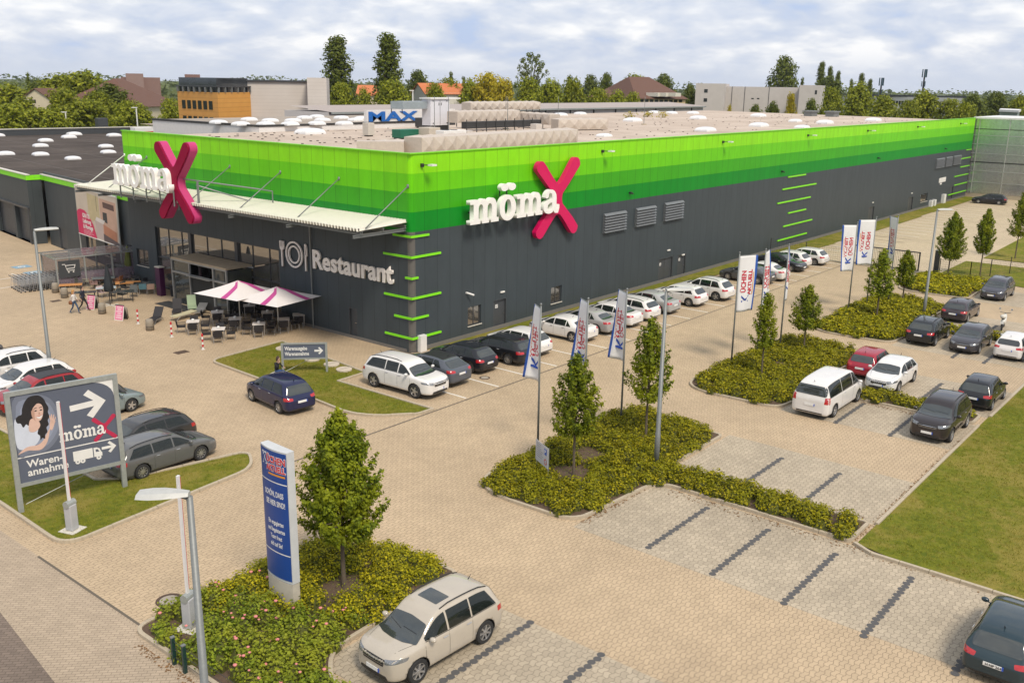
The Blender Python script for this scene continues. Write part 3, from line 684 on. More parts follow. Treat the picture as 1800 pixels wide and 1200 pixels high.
GLA = (12.65, 28.0, 0.0, 4.82); DL = (4.92, 5.7, 0.0, 1.98); WL = (29.3, 31.0, 1.42, 2.75)
wallgrid('front_wall', mpL, CH, YE, 0, H0, [GLA, DL, WL], WALLM, store, inward=(1, 0, 0), flip=True, dep=.3)
mb = MB(); pts = [(CH*(1-sin(a)), CH*(1-cos(a))) for a in [pi/2*i/6 for i in range(7)]]
for (a, b), (c, d) in zip(pts, pts[1:]): mb.add([(a, b, 0), (c, d, 0), (c, d, H0), (a, b, H0)], [(3, 2, 1, 0)])
mb.build('corner_panel', panel_mat('rounded_corner_panels', BANDS, (.125, .118, .108)), store, smooth=True)
mb = MB(); mb.box(0, XE, YE-.02, YE, 8, H0, T=None); mb.v = []; mb.f = []; mb.m = []
mb.box(.1, XE, YE-.2, YE, 6.0, 11.3); mb.build('rear_wall', GREYM, store)
roof = MB(); roof.add([(0.2, 0.2, 11.42), (XE, .2, 11.42), (XE+9, 50, 11.42), (12.0, 50, 11.42), (12.0, YE, 11.42), (0.2, YE, 11.42)], [(0, 1, 2, 3, 4, 5)]); roof = roof.build('roof', ROOFM, store)
mb = MB(); mb.box(.0, XE, -.06, .22, H0, H0+.07); mb.box(-.06, .22, .22, YE+.05, H0, H0+.07); mb.box(-.055, 0.0, -.055, 0.22, H0+.001, H0+.069); mb.box(0, XE, .2, .24, 11.4, H0); mb.box(.2, .24, .24, YE, 11.4, H0)
mb.build('parapet_cap', CAPG, store)
mb = MB(); mb.box(.5, XE, -.035, 0.0, 0, .28); mb.box(-.035, 0.0, .5, 12.6, 0, .18); mb.build('plinth', M('concrete_plinth', (.16, .15, .135), .85), store)
# skylight domes
dm = MB(); dm.box(-.95, .95, -.65, .65, 0, .14)
for i in range(5):
    a, b = i/5, (i+1)/5; f = lambda t: (cos(t*pi/2), sin(t*pi/2)**.9)
    (r1, h1), (r2, h2) = f(a), f(b)
    A = [(x*r1*.93, y*r1*.63, .14+.30*h1) for x, y in ((-1, -1), (1, -1), (1, 1), (-1, 1))]; B_ = [(x*r2*.93, y*r2*.63, .14+.30*h2) for x, y in ((-1, -1), (1, -1), (1, 1), (-1, 1))]
    dm.add(A+B_, [(0, 1, 5, 4), (1, 2, 6, 5), (2, 3, 7, 6), (3, 0, 4, 7)])
first = None
def dome(parent, px, py, z, s=1.0):
    global first
    p = g(px, py, z+.12)
    if first is None: first = dm.build('skylight', DOME, parent); o = first
    else: o = link(first.copy(), parent)
    o.parent = parent; o.location = (p.x, p.y, z-.01); o.scale = (s*.78, s*.78, s*.78); return o
for px, py, s in ((545, 233, 1.5), (1112, 212, 1.5), (1240, 229, 1.4), (1227, 208, 1.5), (1333, 204, 1.6), (1334, 221, 1.5), (1450, 216, 1.5), (1535, 212, 1.6), (1398, 213, 1.2), (1410, 224, 1.2), (1062, 238, .9), (985, 202, 1.3), (1020, 200, 1.2), (1180, 199, 1.3), (1150, 198, 1.3), (1218, 199, 1.3)): dome(roof, px, py, 11.42, s)
mb = MB()
for _ in range(300):
    x = random.uniform(12, 118); y = 2.5+random.randint(0, 13)*2.1
    mb.box(x-.07, x+.07, y-.05, y+.05, 11.42, 11.47)
for _ in range(60):
    x = random.uniform(2, 14); y = 14+random.randint(0, 7)*2.1; mb.box(x-.07, x+.07, y-.06, y+.06, 11.42, 11.48)
mb.build('membrane_fixing', M('dark_fixing', (.10, .08, .07), .8), roof, kind='stuff')
for px, py in ((1425, 199), (1463, 200)):
    p = g(px, py, 11.9); mb = MB(); mb.box(-1.1, 1.1, -.7, .7, 11.4, 12.1); mb.box(-1.3, 1.3, -.9, .9, 12.1, 12.3); o = mb.build('roof_vent', GALV, roof); o.location = (p.x, p.y, 0)
# lime strips round the corner, in the middle and at the far end
def strips(name, items):
    for z, a, b, wall in items:
        m = MB()
        if wall == 'c': m.box(-.07, a, -.08, -.0, z-.065, z+.065); m.box(-.07, -.0, 0.0, b, z-.065, z+.065)
        else: m.box(a, b, -.08, 0, z-.065, z+.065)
        m.build('green_strip', LIME, store)
strips('', [(7.08, 1.45, 1.5, 'c'), (5.86, 2.45, 2.35, 'c'), (4.60, .5, .5, 'c'), (3.38, 2.45, 2.35, 'c'), (2.14, 1.35, 1.5, 'c'), (.91, 2.45, 2.35, 'c')])
strips('', [(7.22, 52.7, 57.1, 'r'), (6.07, 51.6, 60.1, 'r'), (4.76, 50.7, 58.9, 'r'), (3.55, 53.5, 58.0, 'r'), (2.28, 52.6, 59.9, 'r'), (.95, 51.5, 58.8, 'r')])
strips('', [(7.2, 117, 119.9, 'r'), (6.0, 114, 119.9, 'r'), (4.76, 115, 119.9, 'r'), (3.5, 112.5, 119.9, 'r'), (2.2, 113, 119.9, 'r'), (.95, 110.5, 119.9, 'r')])
# windows, doors, louvres, lamps of the long side
def window(wall, u0, u1, z0, z1, parent, T=None, sill=True):
    f = MB(); t = .06; y0, y1 = .10, .16
    for a, b, c, d in ((u0, u1, z0, z0+t), (u0, u1, z1-t, z1), (u0, u0+t, z0+t, z1-t), (u1-t, u1, z0+t, z1-t), ((u0+u1)/2-.03, (u0+u1)/2+.03, z0+t, z1-t)): f.box(a, b, y0, y1, c, d, T=T)
    f = f.build('window', FRAME, parent)
    p = MB(); p.box(u0+t, u1-t, .125, .14, z0+t, z1-t, T=T); p.build('pane', WINM, f)
    if sill: s_ = MB(); s_.box(u0-.04, u1+.04, -.07, .12, z0-.05, z0, T=T); s_.build('sill', SILL, f)
    r_ = MB(); r_.box(u0, u1, .165, .18, z0, z1, T=T); r_.build('blind', M('dark_interior', (.02, .02, .018), .8), f)  # near-black sheet behind the pane stands in for the unlit room
    return f
def door(u0, u1, z0, z1, parent, num=None, T=None, double=False):
    d = MB(); d.box(u0+.05, u1-.05, .12, .16, z0, z1-.05, T=T)
    for a, b in ((u0, u0+.05), (u1-.05, u1)): d.box(a, b, .0, .18, z0, z1, T=T)
    d.box(u0+.05, u1-.05, .0, .18, z1-.05, z1, T=T)
    if double: d.box((u0+u1)/2-.012, (u0+u1)/2+.012, .11, .12, z0, z1-.05, T=T)
    d = d.build('door', DOORM, parent)
    h = MB(); hx = u1-.2; h.box(hx-.06, hx+.06, .05, .07, 1.0, 1.03, T=T); h.box(hx+.035, hx+.06, .07, .12, 1.0, 1.03, T=T); h.build('handle', CHROME, d)
    if num:
        s_ = MB(); cx = u0+.45; s_.box(cx-.13, cx+.13, .105, .12, 1.45, 1.68, T=T); s_ = s_.build('door_sign', WHITE, d)
        TT = (T or Matrix.Identity(4)) @ frame((cx-.105, .103, 1.49), (1, 0, 0), (0, 0, 1)); text('number', num, .2, INK, TT, s_, .002, .004)
    return d
for a in WR: window('R', *a, store)
for a, n in zip(DR, ('17', '16', '15', None, None, None)): door(a[0], a[1], a[2], a[3], store, n, double=(a[1]-a[0] > 1.8))
TLc = Matrix(((0, -1, 0, 0), (-1, 0, 0, 0), (0, 0, 1, 0), (0, 0, 0, 1)))     # local x -> -Y, local y -> -X
TL = Matrix(((0, 1, 0, 0), (-1, 0, 0, 0), (0, 0, 1, 0), (0, 0, 0, 1)))        # u along -Y, depth inward +X
def dL(u0, u1, *a, **k): return door(-u1, -u0, *a, T=TL, **k)
dL(DL[0], DL[1], 0, DL[3], store); window('L', -WL[1], -WL[0], WL[2], WL[3], store, T=TL)
for a, b, zt, zb in ((19.98, 22.95, 6.58, 5.12), (24.4, 27.3, 6.6, 5.14), (28.75, 31.72, 6.65, 5.16), (102.2, 106, 6.6, 5.25), (106.7, 109.8, 6.6, 5.25), (110.5, 114.4, 6.6, 5.25)):
    lv = MB(); lv.box(a, b, -.1, 0, zb, zt)
    n = 7; hh = (zt-zb)/n
    for i in range(n):
        z = zb+i*hh; lv.add([(a, -.1, z+hh), (b, -.1, z+hh), (b, -.26, z+.05), (a, -.26, z+.05), (a, -.1, z), (b, -.1, z)], [(1, 0, 3, 2), (3, 4, 5, 2), (0, 4, 3), (1, 2, 5)])
    lv.build('ventilation_louvre', M('louvre_grey', (.20, .21, .215), .4, .4), store)
BLK = M('black_metal', (.03, .03, .03), .5)
for x in (.9, 19.5, 38.2, 56.7, 73.9, 92.2, 112):
    mb = MB(); mb.box(x-.09, x+.09, -.14, 0, 11.08, 11.28); mb.tube([(x, -.1, 11.2), (x+.15, -.55, 11.2)], .03, 6); o = mb.build('wall_lamp', BLK, store)
    h = MB(); h.box(x+.02, x+.42, -.85, -.5, 11.16, 11.26); h.build('lamp_head', WHITE, o)
for x in (23.5, 51.1, 78.4, 105.8):
    mb = MB(); mb.box(x-.12, x+.12, -.2, 0, 7.8, 7.95); mb.tube([(x, -.2, 7.88), (x, -.35, 7.8)], .05, 6); mb.build('security_camera', BLK, store)
mb = MB(); mb.box(4.75, 4.85, -.1, 0, 2.95, 3.05); mb.tube([(4.8, -.1, 3.0), (5.1, -.42, 2.85)], .06, 8); mb.build('security_camera', WHITE, store)
for x, z in ((8.35, 2.45), (29.9, 2.6), (32.4, 1.9), (78.4, 2.5), (93.2, 2.5)):
    mb = MB(); mb.box(x-.2, x+.2, -.09, 0, z, z+.1); mb.build('bulkhead_light', M('opal_lamp', (.8, .78, .72), .4), store)
mb = MB(); mb.box(.42, .95, -.28, 0.0, .02, 1.05); mb.build('meter_cabinet', WHITE, store, bevel=.01)
for x0, w_, h_ in ((101.5, .7, .9), (103, .7, .9), (107.3, 1.0, 1.3)):
    mb = MB(); mb.box(x0, x0+w_, -.4, 0, 0, h_); mb.build('meter_cabinet', WHITE, store)
mb = MB(); mb.box(105, 108.2, -.05, 0, 3.1, 3.75); mb.box(105.5, 106.4, -.052, -.05, 2.8, 3.05); mb.build('panel_sign', WHITE, store)
# the logo letters
def smin_cross(s=1.0, thick=1.0):                        # four rounded lobes, narrow in the middle
    arms = [(radians(a), r) for a, r in ((132, 3.62), (50, 3.66), (227, 3.55), (311, 3.5))]; out = []
    def inside(x, y):
        s_ = 0.0
        for a, R in arms:
            oy = .55 if sin(a) > 0 else -.55; ex, ey = cos(a)*(R-.5), sin(a)*(R-.5)-oy; t = max(0, min(1, (x*ex+(y-oy)*ey)/(ex*ex+ey*ey))); d = math.hypot(x-ex*t, y-oy-ey*t)-(.30*(1-t)**2+.33*t*(1-t)*2+.54*t*t)*thick
            s_ += math.exp(-d*6.0)
        d = math.hypot(x, max(0, abs(y)-.45))-.36*thick; s_ += math.exp(-d*6.0)
        return -math.log(s_)/6.0 < -.02
    for i in range(360):
        th = 2*pi*i/360; r = 4.0
        while r > .3 and not inside(r*cos(th), r*sin(th)): r -= .012
        out.append(r)
    sm = [sum(out[(i+k) % 360] for k in (-1, 0, 1))/3 for i in range(360)]
    return [(sm[i]*cos(2*pi*i/360)*s, sm[i]*sin(2*pi*i/360)*s) for i in range(0, 360, 2)]
def arc(cx, cy, rx, ry, a0, a1, n=8): return [(cx+rx*cos(radians(a0+(a1-a0)*i/n)), cy+ry*sin(radians(a0+(a1-a0)*i/n))) for i in range(n+1)]
def glyph_m(x0=0):
    p = [(0, 0), (.72, 0), (.72, .17), (.60, .17), (.60, .62)]
    p += arc(.76, .62, .16, .17, 180, 0, 6) + [(.92, .17), (.84, .17), (.84, 0), (1.34, 0), (1.34, .17), (1.24, .17), (1.24, .62)]
    p += arc(1.40, .62, .16, .17, 180, 0, 6) + [(1.56, .17), (1.48, .17), (1.48, 0), (2.05, 0), (2.05, .17), (1.90, .17), (1.90, .66)]
    p += arc(1.56, .66, .34, .34, 0, 120, 7) + arc(1.22, .70, .20, .30, 60, 110, 4)[:0] + [(1.28, .84)] + arc(.95, .68, .32, .32, 45, 120, 6) + [(.62, .86), (.60, .98), (0, .98), (0, .81), (.24, .81), (.24, .17), (0, .17)]
    return [[(x+x0, y) for x, y in p]]
def glyph_o(x0=0, w_=1.25): return [[(x+x0, y) for x, y in ell(w_/2, .5, w_/2, .54)], [(x+x0, y) for x, y in ell(w_/2, .5, w_*.20, .36)]]
def glyph_a(x0=0):
    p = arc(.50, .28, .50, .30, 105, 300, 12) + [(.86, .10), (.98, -.02), (1.25, -.04), (1.36, .18), (1.36, .34), (1.26, .34), (1.24, .18), (1.12, .18), (1.10, .30), (1.10, .66)] + arc(.62, .66, .48, .38, 0, 180, 10)
    p += [(.13, .74)] + arc(.29, .77, .15, .11, 190, 370, 7) + [(.48, .87), (.58, .90), (.70, .84), (.74, .70), (.74, .585), (.60, .585)]
    return [[(x+x0, y) for x, y in p], [(x+x0, y) for x, y in [(.74, .46), (.58, .46), (.40, .38), (.36, .24), (.44, .12), (.58, .12), (.70, .20), (.74, .30)]]]
LOGW = M('white_sign_face', (.86, .84, .80), .4); MAG = M('magenta_sign_face', (.62, .0, .095), .4, var=.05); MAGL = M('pink_sign_edge', (.50, .05, .17), .5, spec=.2)
def logo(parent, T, xh, total, ex, wmat=LOGW, cross=None, names=('sign_letter', 'sign_cross')):
    # letters m o m a along local x, x-height xh, cross at its end
    k = total/7.05; S_ = lambda x0, loops: [[(x0*1+x*k, y*xh) for x, y in lp] for lp in loops]
    x = 0
    for gl, adv in ((glyph_m(), 2.12), (glyph_o(), 1.32), (glyph_m(), 2.12), (glyph_a(), 1.4)):
        outline(names[0], S_(x, gl), wmat, T, parent, ex); x += adv*k
    dots = [ell((2.12+.37)*k, 1.36*xh, .28*k, .155*xh, 16), ell((2.12+.93)*k, 1.36*xh, .28*k, .155*xh, 16)]
    outline(names[0], dots, wmat, T, parent, ex)
TR = frame((4.25, -.66, 7.42), (1, 0, 0), (0, 0, 1))
logo(store, TR, 1.52, 9.3, .16)
o = outline('sign_cross', [smin_cross()], MAG, frame((13.7, -.34, 8.25), (1, 0, 0), (0, 0, 1)) @ Matrix.Scale(.93, 4) @ Matrix.Diagonal((1.02, 1.0, 1, 1)), store, .18); o['label'] = 'magenta cross of four rounded lobes on the green bands'
mb = MB()
for x in (5, 7.7, 8.1, 9.5, 12.5, 13.9): mb.box(x-.04, x+.04, -.36, 0, 8.0, 8.1)
for x in (7.6, 8.3): mb.box(x-.03, x+.03, -.36, -.30, 8.9, 9.4)
mb.build('sign_bracket', BLK, store)
# canopy over the entrance
CX = -3.75; CY0, CY1 = .3, pX(145, 320, CX).y+1.2
mb = MB(); ncor = 120; st = (CY1-CY0)/ncor; prof = []
for i in range(ncor):
    y = CY0+i*st; prof += [(y, 0), (y+st*.30, .0), (y+st*.42, .15), (y+st*.88, .15)]
prof.append((CY1, 0)); vs = []; fs = []
for y, h in prof: vs += [(0.0-.02, y, 7.93+h), (CX-.12, y, 7.79+h), (0.0-.02, y, 7.91+h-.012), (CX-.12, y, 7.78+h-.012)]
for i in range(len(prof)-1): fs += [(i*4, i*4+1, i*4+5, i*4+4), (i*4+2, i*4+6, i*4+7, i*4+3), (i*4+1, i*4+3, i*4+7, i*4+5)]
mb.add(vs, fs); canopy = mb.build('canopy', M('cream_corrugated_sheet', (.74, .71, .62), .45), store); mb = MB(); mb.box(CX-.02, CX+.10, CY0+.02, CY1-.02, 7.70, 7.765); mb.box(CX+.02, CX+.05, CY0+.02, CY1-.02, 7.765, 7.925); mb.build('dark_closure', BLK, canopy)  # black strip stands in for the shade in the slots under the ridges
mb = MB()
for xx in (CX+.25, -1.9, -.15):
    mb.box(xx-.07, xx+.07, CY0, CY1, 7.57, 7.60); mb.box(xx-.012, xx+.012, CY0, CY1, 7.60, 7.73); mb.box(xx-.07, xx+.07, CY0, CY1, 7.73, 7.76)
mb.box(CX+.12, CX+.15, CY0, CY1, 7.55, 7.72)
mb.build('canopy_beam', GALV, canopy)
for y in (.42, 6.3, 12.1, 17.7, 23.2, 28.3, 31.7, 37.0):
    if y > CY1: continue
    mb = MB(); mb.box(CX-.35, -.05, y-.06, y+.06, 7.40, 7.43); mb.box(CX-.35, -.05, y-.01, y+.01, 7.43, 7.54); mb.box(CX-.35, -.05, y-.06, y+.06, 7.54, 7.57); mb.build('canopy_bracket', GALV, canopy)
for y in (.22, 6.24, 12.04, 17.64, 22.9, 28.29, 31.5):
    mb = MB(); mb.tube([(-.02, y, 10.0), (CX+.45, y+.05, 7.9)], .035, 8); mb.tube([(-.0, y, 9.9), (-.0, y, 10.12)], .07, 6); mb.build('tie_rod', WHITE if y > 30 else GALV, canopy, smooth=True)
# logo standing on the canopy, facing the square
XS = -4.15
_a, _b = pX(203, 322, XS-.22), pX(301, 337, XS-.22); TS = frame((XS-.22, _a.y, _a.z-.05), (0, -1, 0), (0, 0, 1)); logo(store, TS, 1.46, _a.y-_b.y+.25, .20)
mb = MB()
for y in [_a.y-.4-k_*1.7 for k_ in range(5)]: mb.tube([(XS-.1, y, 7.6), (XS-.1, y, 8.6)], .05, 6); mb.tube([(XS-.1, y, 8.5), (XS+1.2, y, 7.9)], .03, 6); mb.box(XS+1.0, XS+1.2, y-.08, y+.08, 7.8, 8.0)
mb.tube([(XS+.5, 18.2, 7.6), (XS+.5, 18.2, 10.3)], .09, 8); mb.tube([(XS+.5, 16.0, 7.7), (XS+.5, 16.0, 9.4)], .08, 8)
mb.tube([(XS+.5, 16.2, 9.4), (-1.0, 13.0, 8.9), (-.6, 12.2, 8.8), (-.6, 12.2, 8.0)], .05, 6); mb.tube([(XS+.5, 16.2, 9.1), (-.9, 14.2, 8.0)], .05, 6); mb.tube([(XS+.5, 16.0, 9.4), (XS+.5, 18.2, 9.4)], .05, 6)
mb.build('sign_frame', GALV, store)
outline('sign_cross', [smin_cross(1, .95)], M('magenta_entrance_sign', (.27, .0, .035), .6, var=.05, spec=.15), frame((XS, 17.95, 9.15), (0, -1, 0), (0, 0, 1)) @ Matrix.Scale(.93, 4) @ Matrix.Diagonal((.86, 1, 1, 1)), store, .05)
outline('sign_cross_edge', [smin_cross(1.005, .96)], MAGL, frame((XS+.37, 17.95, 9.15), (0, -1, 0), (0, 0, 1)) @ Matrix.Scale(.93, 4) @ Matrix.Diagonal((.86, 1, 1, 1)), store, .30)  # sign sides coloured paler pink, standing in for light falling on them
# shopfront glazing and entrance vestibule
gz = MB(); gz.box(.20, .23, 12.7, 27.95, .05, 4.78); shop = gz.build('shopfront', GLZ, store)
mb = MB()
for y, t in ((12.72, .05), (13.9, .03), (15.8, .03), (17.6, .22), (19.5, .03), (21.3, .03), (23.4, .22), (24.6, .03), (26.4, .03), (27.93, .05)): mb.box(.15 if t < .1 else .05, .20, y-t*.8, y+t*.8, 0, 4.82)
for z in (.06, 2.45, 4.78): mb.box(.08, .195, 12.7, 27.95, z-.05, z+.05)
mb.build('mullions', FRAME, shop)
VX, VY0, VY1, VH = -2.0, 15.9, 22.6, 3.25
ves = empty('vestibule', parent=store)
for bx in ((VX+.06, .06, VY0+.02, VY0+.05), (VX+.04, VX+.07, VY0+.1, 17.4), (VX+.04, VX+.07, 20.4, VY1-.1), (VX+.06, .06, VY1-.05, VY1-.02)): v = MB(); v.box(*bx, 0, VH-.1); v.build('glass_pane', M('vestibule_glass', (.10, .11, .11), .03, .6), ves)
mb = MB(); mb.box(VX-.05, .1, VY0-.05, VY1+.05, VH, VH+.12); mb.build('vestibule_roof', M('weathered_tan_roof', (.36, .29, .20), .8, var=.3, scale=2), ves)
mb = MB()
for x, y in ((VX, VY0), (VX, VY1), (VX, 17.45), (VX, 20.35)): mb.box(x-.06, x+.06, y-.06, y+.06, 0, VH-.001)
mb.box(VX-.055, VX+.055, VY0+.06, VY1-.06, 2.25, 2.37); mb.box(VX-.055, VX+.055, VY0+.06, VY1-.06, VH-.1, VH-.002)
mb.box(VX-.35, VX-.055, 17.5, 20.3, 2.30, 2.36); mb.build('door_frame', M('silver_frame', (.30, .31, .31), .35, .5), ves)
mb = MB(); mb.box(VX+.04, VX+.07, 17.5, 20.3, .02, 2.22); mb.build('sliding_door', M('dark_interior', (.02, .02, .018), .8), ves)
mb = MB(); mb.box(-3.3, -2.15, 18.6, 23.2, .008, .02); tag(mb.build('entrance_mat', M('black_mat', (.028, .028, .028), .9)), 'black entrance mat on the paving before the glass vestibule', 'mat')
# restaurant sign with plate, fork and knife
LET = M('pale_raised_lettering', (.80, .75, .70), .5)
TRS = frame((-.10, 9.0, 4.12), (0, -1, 0), (0, 0, 1)); text('lettering', 'Restaurant', 1.66, LET, TRS, store, .06, .05, sx=1.0, space=1.03)
sym = []
TT = frame((-.10, 10.85, 4.72), (0, -1, 0), (0, 0, 1))
outline('plate_symbol', [ell(0, 0, .88, .88, 40), ell(0, 0, .77, .77, 40)], LET, TT, store, .05); outline('plate_symbol', [ell(0, 0, .60, .60, 36), ell(0, 0, .50, .50, 36)], LET, TT, store, .05)
fk = [(-1.36, -.95), (-1.24, -.95), (-1.24, .15), (-1.12, .22), (-1.06, .35), (-1.06, .78), (-1.14, .78), (-1.14, .38), (-1.19, .38), (-1.19, .78), (-1.25, .78), (-1.25, .38), (-1.31, .38), (-1.31, .78), (-1.37, .78), (-1.37, .38), (-1.42, .38), (-1.42, .78), (-1.5, .78), (-1.5, .35), (-1.46, .22), (-1.36, .15)]
outline('fork_symbol', [[(x+.02, y) for x, y in fk]], LET, TT, store, .05)
kn = [(1.12, -.95), (1.24, -.95), (1.24, .0), (1.34, .05), (1.36, .45), (1.30, .75), (1.20, .85), (1.12, .80)]; outline('knife_symbol', [kn, [(1.18, .08), (1.27, .12), (1.29, .45), (1.22, .72), (1.18, .70)]], LET, TT, store, .05)
mb = MB(); mb.tube([(-.12, 9.15, .02), (-.12, 9.15, 7.7)], .05, 8); mb.build('downpipe', GALV, store)
# tall sign wall on the roof with white ground and blue letters
a = pY(645, 222, YE+.3); b_ = pY(720, 217.5, YE+.3); ztop = pY(645, 194, YE+.3).z; xr = pY(800, 210, YE+.3).x
sw = thing('roof_sign_wall', (a.x, YE+.3, 11.42), 0, 'white roof wall with huge blue capital letters behind the duct unit', 'sign wall')
mb = MB(); mb.box(0, xr-a.x, 0, .4, .45, ztop-11.42); mb.build('panel', M('white_render_wall', (.68, .66, .64), .6), sw)
mb = MB(); mb.box(0, xr-a.x, -.04, .40, 0, .45); mb.build('base', BLK, sw)
BLUE = M('deep_blue_paint', (.012, .12, .42), .5); hL = (ztop-12.1)*.92
text('lettering', 'MAX', hL/.72, BLUE, frame((.1, -.05, .62), (1, 0, 0), (0, 0, 1)), sw, .03, .045, sx=(pY(738, 215, YE).x-a.x)*.92/(hL/.72*2.08))
text('lettering', 'BAHR', hL/.72, BLUE, frame((pY(747, 215, YE).x-a.x, -.05, .62), (1, 0, 0), (0, 0, 1)), sw, .03, .035, sx=1.25)
# raised rear roof with domes
cz = 11.95; c = g(455, 222, cz)
rr = thing('rear_hall_roof', (0, 0, 0), 0, 'slightly raised rear roof with a black edge and many white domes', 'hall roof')
mb = MB(); mb.add([(c.x, c.y, 11.0), (c.x+22, c.y, 11.0), (c.x+22, c.y, cz), (c.x, c.y, cz)], [(0, 1, 2, 3)]); YB = pX(268, 212, c.x).y; mb.add([(c.x, c.y, 9), (c.x, YB, 9), (c.x, YB, cz), (c.x, c.y, cz)], [(3, 2, 1, 0)]); mb.build('wall', M('white_render_wall', (.68, .66, .64), .6), rr)
mb = MB(); mb.add([(c.x, c.y, cz), (c.x+22, c.y, cz), (c.x+30, YB, cz), (c.x, YB, cz)], [(0, 1, 2, 3)]); r2 = mb.build('roof', roof_mat('gravel_roof', (.30, .26, .22), (.42, .37, .31)), rr)
mb = MB(); mb.box(c.x-.05, c.x+22, c.y-.06, c.y+.1, cz-.08, cz+.10); mb.box(c.x-.06, c.x+.12, c.y+.1, YB, cz-.08, cz+.10); mb.build('edge_trim', BLK, rr)
for px, py in ((384, 215), (423, 218), (438, 210), (467, 218), (475, 212), (515, 212), (510, 218), (535, 207), (557, 205), (557, 217), (600, 207), (625, 211), (605, 217), (567, 211), (636, 208)):
    o = link(first.copy(), r2); p = g(px, py, cz+.12); o.location = (p.x, p.y, cz-.01); o.scale = (.72, .72, .8)
# ------------------------------------------------------------------ rooftop ventilation plant
CLAD = M('beige_duct_cladding', (.52, .45, .38), .55, .1, var=.2, scale=5); ZINC = M('zinc_duct', (.40, .45, .47), .35, .6, var=.2)
def duct(label, p0, p1, wd, h, z, mat=CLAD, facet=True, name='ventilation_duct'):
    p0 = Vector((p0[0], p0[1], 0)); p1 = Vector((p1[0], p1[1], 0)); d = p1-p0; Ln = d.length; T = Matrix.Rotation(atan2(d.y, d.x), 4, 'Z')
    o = thing(name, (p0.x, p0.y, z), 0, label, 'duct'); m = MB(); n = max(1, round(Ln/(1.15 if facet else 2))); s_ = Ln/n
    for i in range(n):
        x0, x1 = i*s_, (i+1)*s_; c_ = (x0+x1)/2
        for sgn in (-1, 1):
            y = sgn*wd/2; q = [(x0, y, 0), (x1, y, 0), (x1, y, h), (x0, y, h), (c_, y+sgn*(.16 if facet else 0), h*.5)]
            f = [(0, 1, 4), (1, 2, 4), (2, 3, 4), (3, 0, 4)]; m.add([T@Vector(v) for v in q], f if sgn < 0 else [t[::-1] for t in f])
        q = [(x0, -wd/2, h), (x1, -wd/2, h), (x1, wd/2, h), (x0, wd/2, h), (c_, 0, h+(.14 if facet else 0))]; m.add([T@Vector(v) for v in q], [(0, 1, 4), (1, 2, 4), (2, 3, 4), (3, 0, 4)])
    m.add([T@Vector(v) for v in ((0, -wd/2, 0), (0, wd/2, 0), (0, wd/2, h), (0, -wd/2, h))], [(3, 2, 1, 0)][::-1]); m.add([T@Vector(v) for v in ((Ln, -wd/2, 0), (Ln, wd/2, 0), (Ln, wd/2, h), (Ln, -wd/2, h))], [(0, 1, 2, 3)])
    m.build('casing', mat, o)
    m = MB()
    for i in range(0, n+1, 2):
        for sgn in (-1, 1): m.box(i*s_-.03, i*s_+.03, sgn*(wd/2-.1)-.03, sgn*(wd/2-.1)+.03, -.35 if z > 11.7 else -.05, .0, T=T)
    m.build('support', BLK, o); return o
e0 = g(690, 268, 11.9); e1 = g(1062, 243, 11.9)
duct('long low beige duct of folded facets just behind the front parapet', (4.6, 4.4), (g(1050, 240, 12).x, 5.4), 1.5, 1.0, 11.45)
duct('smooth rounded beige duct end behind the front corner of the roof', (2.4, 7.2), (4.5, 5.1), 1.1, .72, 11.45, facet=False)
duct('second beige duct lying behind the long faceted one', (5.5, 8.6), (17, 8.0), .9, .5, 11.45)
u0 = g(790, 232, 11.5)
mb = thing('air_handling_unit', (pY(757, 226, 24).x, 24, 11.42), 0, 'tall white ventilation cabinet with double doors on the flat roof', 'ventilation unit')
hx = (pY(790, 226, 24).x-pY(757, 226, 24).x)/.62; hz_ = pY(780, 172, 24).z-11.42
m = MB(); m.box(0, hx*.62, 0, 1.1, .5, hz_-.12); m.build('cabinet', M('white_cabinet', (.66, .66, .70), .4), mb); m = MB(); m.box(-.15, hx*.62+1.4, -.15, 1.3, hz_-.12, hz_); m.build('lid', WHITE, mb)
m = MB(); m.box(.0, hx*.62, .05, 1.0, 0, .5); m.build('frame', BLK, mb)
m = MB(); m.box(hx*.31-.015, hx*.31+.015, -.012, 0, .55, hz_-.2); m.box(hx*.29-.1, hx*.29-.04, -.03, 0, hz_-.7, hz_-.45); m.box(hx*.33+.04, hx*.33+.1, -.03, 0, hz_-.7, hz_-.45)
for x in (.35, hx*.62-.35):
    for z in (.7, hz_-.3): m.tube([(x, -.03, z), (x, 0, z)], .06, 6)
m.build('door_fittings', BLK, mb)
zt = pY(757, 178, 25).z; zb = pY(757, 191, 25).z
duct('blue grey zinc duct leading left from the white cabinet', (pY(700, 185, 25).x, 25.2), (pY(757, 185, 25).x-.05, 25.2), 1.6, zt-zb, zb, ZINC, False)
zt = pY(900, 180, 25).z; zb = pY(900, 193, 25).z
duct('high beige faceted duct running right from the white cabinet', (pY(822, 185, 25).x, 25.2), (pY(945, 185, 25).x, 25.2), 1.2, zt-zb, zb)
zb = pY(850, 216, 22).z
duct('middle beige faceted duct below the high one', (pY(795, 205, 22).x, 22), (pY(905, 205, 22).x, 22), 1.3, 1.0, max(11.9, zb+.1))
duct('beige duct branch sloping down at the right of the plant', (pY(940, 200, 23).x, 25), (pY(975, 215, 19).x, 19), 1.3, 1.0, 11.9)
duct('low beige duct crossing the roof right of the plant', (pY(975, 225, 18).x, 18), (pY(1062, 228, 16).x, 16), 1.3, 1.0, 11.5)
